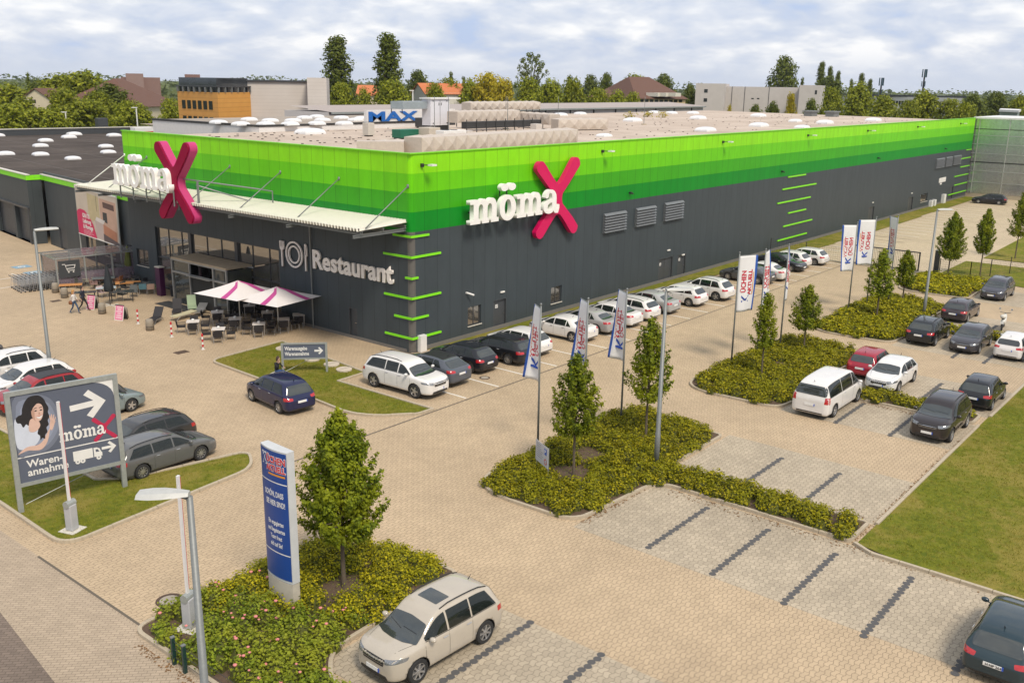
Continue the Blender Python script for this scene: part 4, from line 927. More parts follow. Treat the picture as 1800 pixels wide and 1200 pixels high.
for px, py, sx, sy, h, col, lab in ((714, 240, 2.2, 1.0, .75, (.01, .12, .07), 'dark green equipment chest left of the white condenser'), (793, 243, 2.6, .9, .8, (.7, .69, .66), 'white low condenser box between ducts on the roof'), (755, 240, 1.3, 1.2, .9, (.5, .44, .36), 'beige hooded elbow beside the green chest'), (757, 222, 2.4, 2.0, 1.0, (.05, .05, .05), 'black fan box under the white cabinet'), (648, 236, .7, .7, 1.1, (.5, .46, .4), 'small square beige stack left on the roof'), (822, 239, .7, .6, .6, (.55, .5, .45), 'small beige box beside the pipe frame'), (942, 232, .8, .7, .9, (.55, .5, .45), 'beige post box right of the pipe frame')):
    p = g(px, py, 11.6); o = thing('roof_equipment', (p.x, p.y, 11.42), 0, lab, 'roof equipment'); m = MB(); m.box(-sx/2, sx/2, -sy/2, sy/2, .1, h); m.build('housing', M('equip_%d' % px, col, .5), o, bevel=.03)
    m = MB(); m.box(-sx/2+.1, sx/2-.1, -sy/2+.1, sy/2-.1, 0, .1); m.build('feet', BLK, o)
    if px == 793:
        for x in (-.6, .3): m = MB(); m.tube([(x, 0, h), (x, 0, h+.03)], .3, 14); m.build('fan', BLK, o)
for x0, y0, x1, y1, z0, z1, lab in ((pY(820, 230, 18).x, 18, pY(950, 230, 18).x, 18.6, 11.9, 12.5, 'long black pipe tray on legs among the ducts'),):
    o = thing('pipe_tray', (x0, y0, 0), 0, lab, 'pipe tray'); m = MB(); m.box(0, x1-x0, 0, .6, z0, z1); m.build('tray', BLK, o)
    for i in range(9): m = MB(); m.box(i*(x1-x0)/8-.04, i*(x1-x0)/8+.04, -.05, .0, 11.42, z1+.2); m.build('leg', BLK, o)
for px in (725, 743, 830, 869, 934, 1088): 
    o = thing('lightning_rod', (pY(px, 200, 24).x, 23.5-(px % 7), 11.42), 0, 'thin lightning rod standing on the flat roof among the ducts', 'lightning rod', 'lightning rods on the roof')
    m = MB(); m.tube([(0, 0, 0), (0, 0, 3.2)], [.04, .025], 6); m.build('rod', GALV, o); m = MB(); m.lathe([(.3, 0), (.3, .12), (0, .12)], 10); m.build('foot', KERB, o)
# ------------------------------------------------------------------ left wing
th = atan2(.134, .991); WT = Matrix.Translation((.10, 27.3, 0)) @ Matrix.Rotation(-th, 4, 'Z')     # local y runs along the wall, local x inward
wing = thing('warehouse_wing', (.10, 27.3, 0), -th, 'low dark grey wing with dark flat roof, lime edge and roller gates', 'warehouse')
mpW = lambda u, z: Vector((0, u, z)); WW = [(9.85, 12.1, .95, 2.2), (14.2, 16.6, .95, 2.2)]; DW = (21.6, 23.7, 0, 2.05)
wallgrid('front_wall', mpW, .9, 26.4, 0, 6.2, WW+[DW], GREYM, wing, inward=(1, 0, 0), flip=True)
TW = Matrix(((0, 1, 0, 0), (-1, 0, 0, 0), (0, 0, 1, 0), (0, 0, 0, 1)))
for a, b, c, d in WW: window('W', -b, -a, c, d, wing, T=TW)
door(-DW[1], -DW[0], 0, 2.05, wing, None, T=TW)
mb = MB(); mb.box(-.06, .25, .9, 27.2, 6.2, 6.66); mb.build('lime_fascia', LIME, wing); mb = MB(); mb.box(-.09, .3, .9, 27.3, 6.66, 6.74); mb.build('roof_edge', SILL, wing)
# projecting gate bay
wallgrid('gate_wall', lambda u, z: Vector((-1.3, u, z)), 27.3, 96, 0, 6.2, [(28.4, 32.2, 0, 3.3), (32.8, 38.5, 0, 3.3), (39.8, 45.5, 0, 3.3), (46.5, 52, 0, 3.3)], GREYM, wing, inward=(1, 0, 0), flip=True, dep=.5)
for a, b in ((28.4, 32.2), (32.8, 38.5), (39.8, 45.5), (46.5, 52)):
    m = MB()
    for i in range(11): m.box(-.90, -.86+.01*(i % 2), a, b, i*.3, i*.3+.29)
    m.build('roller_gate', DOORM, wing)
mb = MB(); mb.add([(-1.3, 27.3, 0), (0, 27.3, 0), (0, 27.3, 6.2), (-1.3, 27.3, 6.2)], [(0, 1, 2, 3)]); mb.build('return_wall', GREYM, wing)
mb = MB(); mb.box(-1.36, -1.05, 27.24, 96, 6.2, 6.66); mb.box(-1.05, 0, 27.24, 27.3, 6.2, 6.66); mb.build('lime_fascia', LIME, wing); mb = MB(); mb.box(-1.4, -1.0, 27.2, 96, 6.66, 6.74); mb.build('roof_edge', SILL, wing)
mb = MB(); mb.box(-1.5, -1.3, 27.4, 45.5, 3.42, 3.58); mb.tube([(-1.42, 27.45, 3.5), (-1.42, 27.45, 0)], .06, 8); mb.tube([(-1.42, 39.2, 3.5), (-1.42, 39.2, 0)], .06, 8); mb.build('rain_gutter', FRAME, wing)
mb = MB(); mb.add([(-1.2, 27.3, 6.55), (.2, 27.3, 6.55), (.2, 4.45, 6.55), (75, 4.45, 6.55), (75, 97, 6.55), (-1.2, 97, 6.55)][::1], [(0, 1, 2, 3, 4, 5)]); wr = mb.build('roof', DARKROOF, wing)
mb = MB(); mb.box(.2, .32, 4.6, 27.2, 5.8, 6.95); mb.build('parapet', GREYM, wing)
mb = MB(); mb.box(-1.2, 75, 96.6, 97, 6.0, 7.5); mb.build('parapet', DOORM, wing); mb = MB(); mb.box(-1.2, 75, 96.5, 97.1, 7.5, 7.62); mb.build('parapet_cap', SILL, wing); mb = MB(); [mb.box(-1.0, 74, y_, y_+.10, 6.551, 6.562) for y_ in range(8, 96, 9)]; [mb.box(x_, x_+.10, 5, 96, 6.563, 6.572) for x_ in range(4, 72, 9)]; mb.build('roof_seams', M('roof_seam_strip', (.15, .13, .115), .9), wing)
for px, py, s in ((80, 247, 1.3), (71, 256, 1.25), (10, 270, 1.25), (71, 271, 1.2), (128, 278, 1.1), (130, 236, 1.5), (121, 241, 1.4), (200, 238, 1.4), (186, 257, 1.2), (190, 267, 1.15), (-4, 238, 1.3)):
    p = g(px, py, 6.7); o = link(first.copy(), wr); q = WT.inverted() @ Vector((p.x, p.y, 6.54)); o.location = q; o.scale = (s*.75, s*.75, s*.85)
p = WT.inverted() @ g(180, 233, 6.6); mb = MB(); mb.box(p.x-.8, p.x+.8, p.y-.8, p.y+.8, 6.5, 9.0); mb.build('chimney', DOORM, wr)
# ------------------------------------------------------------------ metal mesh hall at the far end
mesh_m, nt_, b_m = newmat('perforated_steel_cladding'); k = NB(nt_); s = k.xyz(k.obj())
n_ = k.noise(.35, 5, k.scale(k.obj(), 1, 1, .12), .6); c_ = k.mix(k.rng(n_, .3, .7, 0, 1), (.52, .52, .52, 1), (.78, .77, .76, 1)); c_ = k.mix(k.rng(k.noise(3, 5, k.obj(), .7), .4, .75, 0, .4), c_, (.12, .12, .12, 1))
k.ln(c_, b_m.inputs['Base Color']); b_m.inputs['Metallic'].default_value = .8; b_m.inputs['Roughness'].default_value = .24
ph = thing('steel_clad_hall', (XE+.4, 0, 0), 0, 'hall clad in shimmering perforated steel at the far end of the lot', 'hall')
mb = MB(); mb.box(0, 14, -75, .3, .6, 11.75); mb.build('cladding', mesh_m, ph)
mb = MB()
for i in range(18): y = -4.2*i-.6; mb.box(-.08, 0, y-.05, y+.05, .6, 11.75)
for z in (2.3, 4.0, 6.6, 8.0, 9.3): mb.box(-.05, -.0, -75, .2, z-.04, z+.04)
mb.build('lattice', M('pale_steel_rail', (.5, .5, .48), .4, .5), ph)
mb = MB(); mb.box(-.03, 0, -75, .2, 5.25, 5.4); mb.box(-.03, 0, -75, .2, 10.2, 10.3); mb.build('dark_joint', BLK, ph)
mb = MB(); mb.box(-.25, 14, -75, .3, 11.75, 12.0); mb.build('roof_edge', WHITE, ph); mb = MB(); mb.box(.02, 14, -75, .3, 0, .6); mb.build('plinth', KERB, ph)
# ------------------------------------------------------------------ cars in their places
BODY = {}
def proto(kind, style, sunroof=False, blackroof=False):
    key = (kind, style, sunroof, blackroof)
    if key not in BODY: BODY[key] = [make_car(kind, style, sunroof, blackroof), False]; snapshot()
    r = BODY[key]
    if not r[1]: r[1] = True; return r[0]
    return dup(r[0])
def car(kind, pos, deg, col, label, style='ten', group=None, corner=None, cat='car', **kw):
    S = SPEC[kind]; o = proto(kind, style, **kw); hd_ = radians(deg); c, s = cos(hd_), sin(hd_)
    if corner:                                          # pos = photo point where that wheel meets the ground
        p = g(*pos); lx = S['wb']/2*(1 if corner[0] == 'f' else -1); ly = (S['W']-.06)*(1 if corner[1] == 'l' else -1)
        x, y = p.x-(lx*c-ly*s), p.y-(lx*s+ly*c)
    else: x, y = pos
    o.location = (x, y, .005); o.rotation_euler = (0, 0, hd_); tag(o, label, cat, group)
    snapshot_one(o); set_color(o, col); return o
def snapshot_one(o):
    if o.name not in KIDS:
        for c in bpy.data.objects:
            if c.parent == o: KIDS.setdefault(o.name, []).append(c)
GW = 'cars parked nose to the long grey wall'; GM = 'cars parked in the island bays'; GL = 'cars parked by the left lawn'
WHT = (.74, .72, .69); BLKC = (.012, .013, .016); SLV = (.38, .38, .37)
car('bigsuv', (729, 700), -88, WHT, 'large white estate SUV nose outward in the first bay beside the small lawn', 'five', GW, 'fr')
car('coupesuv', (-2.75, -4.35), 90, (.085, .095, .115), 'slate grey coupe SUV with black roof between white SUV and black hatchback', 'five', GW, blackroof=True)
car('hatch', (825.9, 656.3), 90, (.010, .011, .016), 'black hatchback with round badge beside the black estate car', 'ten', GW, 'rl')
car('wagon', (892.5, 641), 90, BLKC, 'glossy black estate car with silver window line, nose to the wall', 'ten', GW, 'rl')
car('hatch', (4.95, -4.2), 90, WHT, 'white hatchback squeezed behind the first flag beside the black estate', 'steel', GW)
car('sedan', (1005, 601), 90, WHT, 'white coupe-like saloon parked alone below the wall window', 'five', GW, 'rl')
car('sedan', (12.2, -4.2), 90, (.36, .35, .34), 'silver coupe parked behind the second flag', 'steel', GW)
car('sedan', (1087.5, 575), 90, (.74, .72, .70), 'white saloon with black wheels left of the third flag', 'five', GW, 'rl')
car('wagon', (17.3, -4.2), 90, WHT, 'white estate car right behind the third flag', 'ten', GW)
car('sedan', (20.0, -4.25), 90, SLV, 'silver older saloon between two white cars near the double door', 'steel', GW)
car('hatch', (1210, 539), 90, WHT, 'white hatchback right of the silver saloon, red lamps outward', 'ten', GW, 'rl')
car('cross', (1257.5, 529), 90, WHT, 'white crossover with roof rails and dark lower bumper', 'five', GW, 'rl')
car('sedan', (1331, 500), 90, (.07, .072, .074), 'dark grey fastback parked behind the first far flag', 'ten', GW, 'rl')
car('sedan', (1356, 494), 90, WHT, 'white coupe just behind the narrow side-on flag', 'ten', GW, 'rl')
car('sedan', (1389, 478), -90, BLKC, 'black saloon parked nose outward among white cars', 'ten', GW, 'fr')
car('hatch', (44.0, -4.4), 90, WHT, 'white hatchback with dark glass next to the last car in the row', 'five', GW)
car('hatch', (1431, 466.7), 90, WHT, 'last white hatchback of the wall row before the gate', 'five', GW, 'rl')
car('wagon', (112.3, -5.3), 97, BLKC, 'black estate car standing alone before the steel clad hall', 'ten')
car('mpv', (491, 727), 84, (.008, .012, .055), 'dark blue compact van car driving past the seated woman', 'ten', None, 'rl')
car('suv', (734.8, 1199), 177.4, (.47, .42, .345), 'silver beige off-roader with glass sunroof and black roof rails', 'seven', None, 'fl', sunroof=True)
car('wagon', (251.7, 841.7), 0, (.115, .115, .112), 'metallic grey estate car beside the lawn tip with kerb', 'ten', GL, 'rr')
car('wagon', (-18.9, -2.15), 180, (.035, .034, .033), 'black estate car with silver window line behind the grey estate', 'ten', GL)
car('sedan', (232, 723), 3, (.20, .245, .245), 'pale blue grey saloon half hidden by the big grey billboard', 'five', GL, 'fr')
car('wagon', (-18.6, 4.1), 180, (.06, .055, .052), 'dark anthracite estate car roof seen above the big billboard', 'ten', GL)
car('cross', (-19.0, 6.9), 180, (.30, .010, .014), 'red crossover with dark roof in front of the lamp post', 'ten', GL, blackroof=True)
car('hatch', (-18.3, 9.6), 180, WHT, 'white hatchback with red tail lamp just left of the lamp post', 'ten', GL)
car('cross', (-18.3, 12.4), 180, WHT, 'tall white family car at the left edge, lamp half red', 'ten', GL)
car('hatch', (-18.6, 17.6), 0, (.03, .03, .045), 'dark car bonnet cut by the left picture edge', 'ten', GL)
car('van', (1465, 733), 0, WHT, 'white passenger van with dark rear glass beside the hedge', 'five', GM, 'rr', cat='van')
car('small', (1541, 667), 0, (.32, .012, .03), 'small red hatchback seen from behind beyond the white van', 'ten', GM, 'rr')
car('hatch', (1578, 690), 180, (.74, .73, .71), 'white hatchback facing the hedge right of the red car', 'ten', GM, 'fl')
car('suv', (1670, 777), 180, (.028, .022, .022), 'dark brown compact SUV with silver roof rails at the lawn kerb', 'ten', GM, 'fl')
car('small', (1742, 721), 0, BLKC, 'black hatchback with red lamps behind the dark brown SUV', 'ten', GM, 'rr')
car('cross', (1643, 608), 0, (.010, .012, .014), 'black high hatchback with silver rear skid bar by the lamp foot', 'five', GM, 'rr')
car('hatch', (1720, 622), 180, (.05, .048, .056), 'dark grey compact car facing left with star in grille', 'ten', GM, 'fl')
car('hatch', (1700, 567), 0, (.04, .03, .035), 'dark hatchback with wide red lamps behind the flower bed tip', 'ten', GM, 'rr')
car('mpv', (1765, 529), 180, (.06, .06, .075), 'dark grey family van facing left beside the far bed', 'ten', GM, 'fl')
car('city', (1748, 627), 0, WHT, 'tiny white city car seen from behind near the right edge', 'steel', GM, 'rl')
car('hatch', (25.4, -29.6), 0, (.05, .02, .015), 'dark red brown car cut by the right edge above the city car', 'ten', GM)
car('hatch', (43.4, -26.9), 180, BLKC, 'black car front cut by the right edge beside the grey family van', 'ten', GM)
lc = car('hatch', (1698, 1162), 0, (.016, .035, .045), 'dark teal hatchback with full width rear light at the bottom right corner', 'ten', None, 'rl')
for c_ in KIDS[lc.name]:
    if c_.name.startswith('number_plate') and c_.data.vertices[0].co.x < 0:
        x = min(v.co.x for v in c_.data.vertices); z = sum(v.co.z for v in c_.data.vertices)/len(c_.data.vertices)
        text('plate_lettering', 'H·NP 264', .105, INK, frame((x-.004, .205, z-.036), (0, -1, 0), (0, 0, 1)), c_, .001, .002, sx=.98)
mb = MB()
# ------------------------------------------------------------------ leaves
def leaf_mat(name, a, b2, c3, tr=.35):
    m, nt, b = newmat(name); k = NB(nt); ge = k.n('ShaderNodeNewGeometry'); r = ge.outputs['Random Per Island']; oi = k.n('ShaderNodeObjectInfo')
    c = k.mix(r, c4(a), c4(b2)); c = k.mix(k.rng(k.noise(.9, 4, k.pos(), .6), .42, .68, 0, .8), c, c4(c3))
    hs = k.n('ShaderNodeHueSaturation'); k.ln(c, hs.inputs['Color']); k.ln(k.rng(oi.outputs['Random'], 0, 1, .85, 1.12), hs.inputs['Value']); k.ln(hs.outputs[0], b.inputs['Base Color'])
    b.inputs['Roughness'].default_value = .55; b.inputs['Specular IOR Level'].default_value = .18
    t = k.n('ShaderNodeBsdfTranslucent'); k.ln(hs.outputs[0], t.inputs['Color']); mx_ = k.n('ShaderNodeMixShader'); mx_.inputs[0].default_value = tr
    k.ln(b.outputs[0], mx_.inputs[1]); k.ln(t.outputs[0], mx_.inputs[2]); k.ln(mx_.outputs[0], nt.nodes['Material Output'].inputs['Surface']); return m
LF_HORN = leaf_mat('hornbeam_leaves', (.048, .085, .008), (.29, .34, .016), (.33, .35, .016), .4)
LF_YEL = leaf_mat('yellow_green_groundcover', (.05, .07, .005), (.56, .48, .013), (.30, .30, .009))
LF_ROSE = leaf_mat('rose_leaves', (.09, .14, .014), (.30, .36, .024), (.36, .36, .03))
LF_DARK = leaf_mat('dark_broadleaf', (.055, .085, .015), (.20, .23, .03), (.15, .18, .025))
LF_MID = leaf_mat('mid_broadleaf', (.10, .14, .012), (.38, .39, .03), (.28, .31, .022))
LF_LIME = leaf_mat('yellowish_broadleaf', (.24, .22, .014), (.50, .42, .03), (.50, .38, .03))
LF_FAR = leaf_mat('far_woodland', (.09, .12, .05), (.17, .20, .07), (.13, .16, .06))
BARK = M('bark', (.11, .085, .06), .9, var=.35, scale=12)
def leaves(name, pts, size, mat, parent, up=.35, asp=.6, rnd=random):
    n = len(pts); vs = []; 
    for (x, y, z, ox, oy, oz) in pts:
        a = rnd.uniform(0, 2*pi); s_ = size*rnd.uniform(.65, 1.35)
        nx, ny, nz = ox+rnd.uniform(-.8, .8), oy+rnd.uniform(-.8, .8), oz+up+rnd.uniform(-.6, .8)
        N_ = Vector((nx, ny, nz)).normalized(); t = N_.orthogonal(); t.rotate(Matrix.Rotation(a, 3, N_)) if False else None
        b_ = N_.cross(t); ca, sa = cos(a), sin(a); u = (t*ca+b_*sa)*s_*.5; v = (b_*ca-t*sa)*s_*.5*asp
        vs += [(x-u.x, y-u.y, z-u.z), (x+v.x, y+v.y, z+v.z+s_*.06), (x+u.x, y+u.y, z+u.z), (x-v.x, y-v.y, z-v.z+s_*.06)]
    me = bpy.data.meshes.new(name); me.from_pydata(vs, [], [(i*4, i*4+1, i*4+2, i*4+3) for i in range(n)]); me.materials.append(mat)
    return link(bpy.data.objects.new(name, me), parent)
def crown_pts(rnd, n, prof, H0_, H1_, clumps, cr, fill=.35, xy=1.0, lean=(0, 0)):
    cl = []
    for i in range(clumps):
        t = (i+.5)/clumps; t = min(.99, max(0.01, t+rnd.uniform(-.03, .03))); R = prof(t)*xy; a = i*2.39996+rnd.uniform(-.4, .4); rr_ = R*(1-fill*rnd.random()**1.5)
        cl.append((rr_*cos(a), rr_*sin(a), H0_+(H1_-H0_)*t, cr*rnd.uniform(.6, 1.3)))
    w_ = [c[3]**2*(1+.6*(c[2]-H0_)/(H1_-H0_)) for c in cl]; pts = []
    for c in rnd.choices(cl, w_, k=n):
        th_ = rnd.uniform(0, 2*pi); cz = rnd.uniform(-1, 1); sr = sqrt(1-cz*cz); r_ = c[3]*rnd.uniform(.55, 1.08)
        dx, dy, dz = sr*cos(th_), sr*sin(th_), cz
        x, y, z = c[0]+dx*r_, c[1]+dy*r_, c[2]+dz*r_*.85
        pts.append((x, y, z, dx, dy, dz))
    return pts, cl
def shoot_pts(rnd, n, prof, H0_, H1_, shoots, xy, lift, sp):
    """leaves along many upswept shoots: ragged outline, gaps and light and dark masses"""
    pts = []; cl = []; per = n//shoots
    for i in range(shoots):
        t = ((i+.5)/shoots)**.9; R = max(.06, prof(t)*xy); a = i*2.39996+rnd.uniform(-.5, .5); q = rnd.choice((1, 1, .85, .6, .35))*rnd.uniform(.85, 1.10)
        z1 = H0_+(H1_-H0_)*t; tip = Vector((cos(a)*R*q, sin(a)*R*q, z1+rnd.uniform(-.1, .15))); ln_ = rnd.uniform(.7, 1.25)*lift
        st_ = tip-Vector((cos(a)*R*q*.55, sin(a)*R*q*.55, ln_)); st_.z = max(st_.z, H0_*.95)
        cl.append((tip.x, tip.y, tip.z, sp)); k_ = int(per*rnd.uniform(.6, 1.4)*(.35+.65*min(1, R*q+.3)))
        for _ in range(k_):
            f = rnd.random()**.75; s_ = sp*(1.15-.75*f); p = st_.lerp(tip, f*1.04); dx, dy, dz = rnd.gauss(0, 1), rnd.gauss(0, 1), rnd.gauss(0, 1)
            pts.append((p.x+dx*s_, p.y+dy*s_, p.z+dz*s_*.8, cos(a)*.6+dx*.4, sin(a)*.6+dy*.4, .3+dz*.4))
    return pts, cl
def tree_proto(seed, H1_, H0_, prof, n, clumps, cr, leaf, mat, name='tree', trunk_r=.09, limbs=10, fill=.35, xy=1.0, up=.35, spiky=0):
    rnd = random.Random(seed); root = empty(name)
    if spiky: pts, cl = shoot_pts(rnd, n, prof, H0_, H1_, clumps*2, xy, .75, cr*.42)
    else:
        pts, cl = crown_pts(rnd, int(n*.55), prof, H0_, H1_, clumps, cr, fill, xy); p2, c2 = shoot_pts(rnd, int(n*.6), prof, H0_, H1_, clumps*2, xy*1.03, (H1_-H0_)*.10, cr*.36); pts += p2
    leaves('crown', pts, leaf, mat, root, up, rnd=rnd)
    m = MB(); m.tube([(0, 0, -.1), (0, 0, .0), (.01, .02, H0_*.6), (.0, -.02, H0_+(H1_-H0_)*.35), (0, 0, H0_+(H1_-H0_)*.8)], [trunk_r*1.5, trunk_r*1.15, trunk_r, trunk_r*.6, trunk_r*.15], 8)
    for c in rnd.sample(cl, min(limbs, len(cl))):
        z0 = H0_*.85+(c[2]-H0_)*.45; m.tube([(0, 0, z0), (c[0]*.45, c[1]*.45, z0+(c[2]-z0)*.6), (c[0], c[1], c[2])], [trunk_r*.45, trunk_r*.28, trunk_r*.1], 5)
    m.build('trunk', BARK, root, smooth=True); return root
def pr_tear(t): return (max(0, (t+.03))**.28)*(1-t)**.72*1.42
def pr_round(t): return sqrt(max(0.02, 1-(2*t-1)**2))
def pr_poplar(t): return (t+.03)**.35*(1-t)**.45*1.15
random.seed(11)
hb = [tree_proto(1, 6.0, 2.0, pr_tear, 27000, 120, .30, .10, LF_HORN, 'hornbeam_tree', .07, 16, .62, 1.80, spiky=70),
      tree_proto(2, 5.3, 2.05, pr_tear, 8800, 60, .27, .105, LF_HORN, 'hornbeam_tree', .055, 12, .6, 1.38, spiky=60),
      tree_proto(3, 5.8, 2.15, pr_tear, 8200, 56, .28, .105, LF_HORN, 'hornbeam_tree', .055, 12, .6, 1.32, spiky=80),
      tree_proto(4, 4.9, 1.95, pr_tear, 4200, 64, .22, .11, LF_HORN, 'hornbeam_tree', .045, 14, .6, .98, spiky=30),
      tree_proto(5, 5.0, 1.95, pr_tear, 8200, 62, .24, .11, LF_HORN, 'hornbeam_tree', .055, 12, .5, 1.15, spiky=60)]
for h in hb: tag(h, 'x', 'tree', 'young hornbeams in the planted islands')
snapshot(); used_t = set()
for px, py, v, s, sw_, rz, lab in ((605, 1035, 0, 1.0, 1.0, .4, 'large leafy hornbeam beside the tall blue pylon'), (1008, 838, 1, 1.0, 1.0, 0, 'cone shaped young hornbeam by the small parking notice'), (1135, 775, 2, 1.0, 1.0, 1, 'hornbeam with a tall thin top beside the third flagpole'),
        (1338, 665, 3, 1.0, 1.0, 0, 'thin sparse young hornbeam in the second hedge bed'), (1412, 620, 1, .80, .92, 2.2, 'compact young hornbeam right of the sparse one'), (1540, 562, 2, .86, 1.05, 3, 'hornbeam before the far flags in the third bed'),
        (1585, 535, 4, .82, .95, 4, 'smaller hornbeam beside the one at the far flags'), (1665, 490, 0, .95, .82, 5, 'full dark hornbeam beside the fence gate post'), (1722, 487, 4, 1.18, 1.02, 1.3, 'upright bristly hornbeam behind the wire fence'), (1784, 455, 2, 1.1, 1.0, 5.5, 'hornbeam cut by the right picture edge')):
    p = g(px, py); o = hb[v] if v not in used_t else dup(hb[v]); used_t.add(v); o.location = (p.x, p.y, .03); o.scale = (sw_, sw_, s); o.rotation_euler = (0, 0, rz); o['label'] = lab
# ------------------------------------------------------------------ ground cover in the beds
def in_poly(x, y, P): return seg_in((x, y), P)
def dist_edge(x, y, P):
    d = 9
    for i in range(len(P)):
        x1, y1 = P[i-1]; x2, y2 = P[i]; dx, dy = x2-x1, y2-y1; L2_ = dx*dx+dy*dy
        t = max(0, min(1, ((x-x1)*dx+(y-y1)*dy)/L2_)) if L2_ else 0; d = min(d, math.hypot(x-x1-dx*t, y-y1-dy*t))
    return d
def cover(label, P, dens, hgt, leaf, mat, bare=(), mask=None, name='groundcover_shrubs', seed=0, cat='shrubs'):
    rnd = random.Random(seed); xs = [p[0] for p in P]; ys = [p[1] for p in P]; A = (max(xs)-min(xs))*(max(ys)-min(ys)); pts = []; bases = MB()
    # lumpy bushes: bump centres on a jittered grid
    cs = []; st_ = .52; x = min(xs)
    while x < max(xs):
        y = min(ys)
        while y < max(ys):
            cx, cy = x+rnd.uniform(-.25, .25), y+rnd.uniform(-.25, .25)
            if in_poly(cx, cy, P) and (mask is None or mask(cx, cy)):
                d = dist_edge(cx, cy, P); b_ = min([math.hypot(cx-bx, cy-by)/br for bx, by, br in bare] or [9])
                if b_ > .75 and d > .04 and rnd.random() > .015: cs.append((cx, cy, rnd.uniform(.34, .50), hgt*rnd.uniform(.62, 1.12)*min(1, .55+d*.9)*min(1, .35+b_*.5)))
            y += st_
        x += st_
    for cx, cy, r_, h_ in cs:
        n = int(dens*r_*r_*2.7)
        for _ in range(n):
            a = rnd.uniform(0, 2*pi); q = sqrt(rnd.random()); zz_ = sqrt(max(0, 1-q*q)); k_ = rnd.uniform(.72, 1.16)
            pts.append((cx+cos(a)*q*r_*k_, cy+sin(a)*q*r_*k_, .07+(.12+.88*zz_)*h_*k_, cos(a)*q, sin(a)*q, zz_))
        bases.lathe([(r_*.8*sin(pi/2*j/3), .05+h_*.8*cos(pi/2*j/3)) for j in range(3, -1, -1)], 7, 0, Matrix.Translation((cx, cy, 0)))
    o = leaves(name, pts, leaf, mat, None, .3, .75, rnd)
    b_ = bases.build('woody_base', M('shrub_inner_twigs', (.07, .075, .012), .95, var=.4, scale=10), o); tag(o, label, cat, kind='stuff'); return o
def inA(x, y): return (x > -21.7 or y > -16.6 + (x+23)*.3) and not (x < -23.2)
cover('', inset(ISL['A'], .16), 520, .60, .062, LF_YEL, [(-21, -18, 1.1), (-23.8, -18.6, .9)], lambda x, y: x > -23.5+(y+18)*-.55, seed=1)
cover('', inset(ISL['A'], .16), 340, .72, .07, LF_ROSE, [(-25.7, -16.6, .7)], lambda x, y: x <= -23.3+(y+18)*-.55, 'rose_bushes', 2)
cover('', inset(ISL['B'], .16), 420, .58, .072, LF_YEL, [(-8.7, -18.3, 1.3), (-6.5, -17.6, 1.1), (-3.1, -18.4, .7)], seed=3)
cover('', inset(ISL['C'], .16), 300, .60, .088, LF_YEL, [(9.6, -18.1, .8), (12.5, -17.8, 1.0)], seed=4)
cover('', inset(ISL['D'], .16), 210, .60, .11, LF_YEL, [(28.7, -17.9, .9), (31.5, -17.6, .8)], seed=5)
cover('', inset(ISL['E'], .2), 170, .56, .12, LF_YEL, [], seed=6)
for o in list(bpy.data.objects):
    if o.get('kind') == 'stuff' and o.parent is None and 'label' in o and False: pass
# weeds in the bare patches and fallen leaves
rnd = random.Random(5); pts = []
for cx, cy, r_ in ((-8.7, -18.3, 1.5), (-6.5, -17.6, 1.3), (-3.1, -18.4, .8), (9.6, -18.1, 1.0), (12.5, -17.8, 1.2), (-25.7, -16.9, .8), (-21, -18, 1.2), (-25.8, -20, .9)):
    for _ in range(int(260*r_)):
        a = rnd.uniform(0, 2*pi); q = r_*sqrt(rnd.random()); pts.append((cx+cos(a)*q, cy+sin(a)*q, .08+rnd.random()*.28, 0, 0, .1))
o = leaves('weeds', pts, .07, LF_ROSE, None, .1, .3, rnd); tag(o, kind='stuff')
pts = []
for _ in range(1500):
    t = rnd.random(); k = rnd.randint(0, 5)
    x, y = [(-7.15-rnd.random()**2*.5, -22-t*12), (-26.95-rnd.random()**2*.25, -16-t*8), (-4.85+rnd.random()**2*.4, -21-t*8), (9.35-rnd.random()**2*.4, -22-t*7), (-7+t*14, -29.35-rnd.random()**2*.3), (-12+t*5, -21.0-rnd.random()**2*.3), (-18+rnd.random()*9, -21-t*8)][k]
    pts.append((x, y, .018, 0, 0, 3))
o = leaves('fallen_leaves', pts, .06, M('dry_leaves', (.20, .105, .04), .9, var=.5), None, 1, .6, rnd); tag(o, kind='stuff')
pts = []
for _ in range(70): pts.append((rnd.uniform(-26.5, -22.5), rnd.uniform(-23, -15.6), rnd.uniform(.55, .85), 0, 0, .5))
for i, p in enumerate(pts[:46]):
    pass
mbf = MB(); pm = M('pink_rose_petals', (.62, .22, .20), .6, var=.3)
P_A = inset(ISL['A'], .35)
o0 = None
for p in pts:
    if not in_poly(p[0], p[1], P_A): continue
    if o0 is None:
        m = MB(); m.lathe([(.001, -.03), (.04, -.01), (.05, .02), (.025, .035), (.001, .02)], 7); o0 = m.build('rose_bloom', pm, smooth=True); o1 = o0
    else: o1 = link(o0.copy())
    o1.location = p[:3]; s_ = rnd.uniform(.7, 1.3); o1.scale = (s_, s_, s_); tag(o1, 'small pink rose bloom in the bushes at the pylon foot', 'rose', 'rose blooms in the front bed')
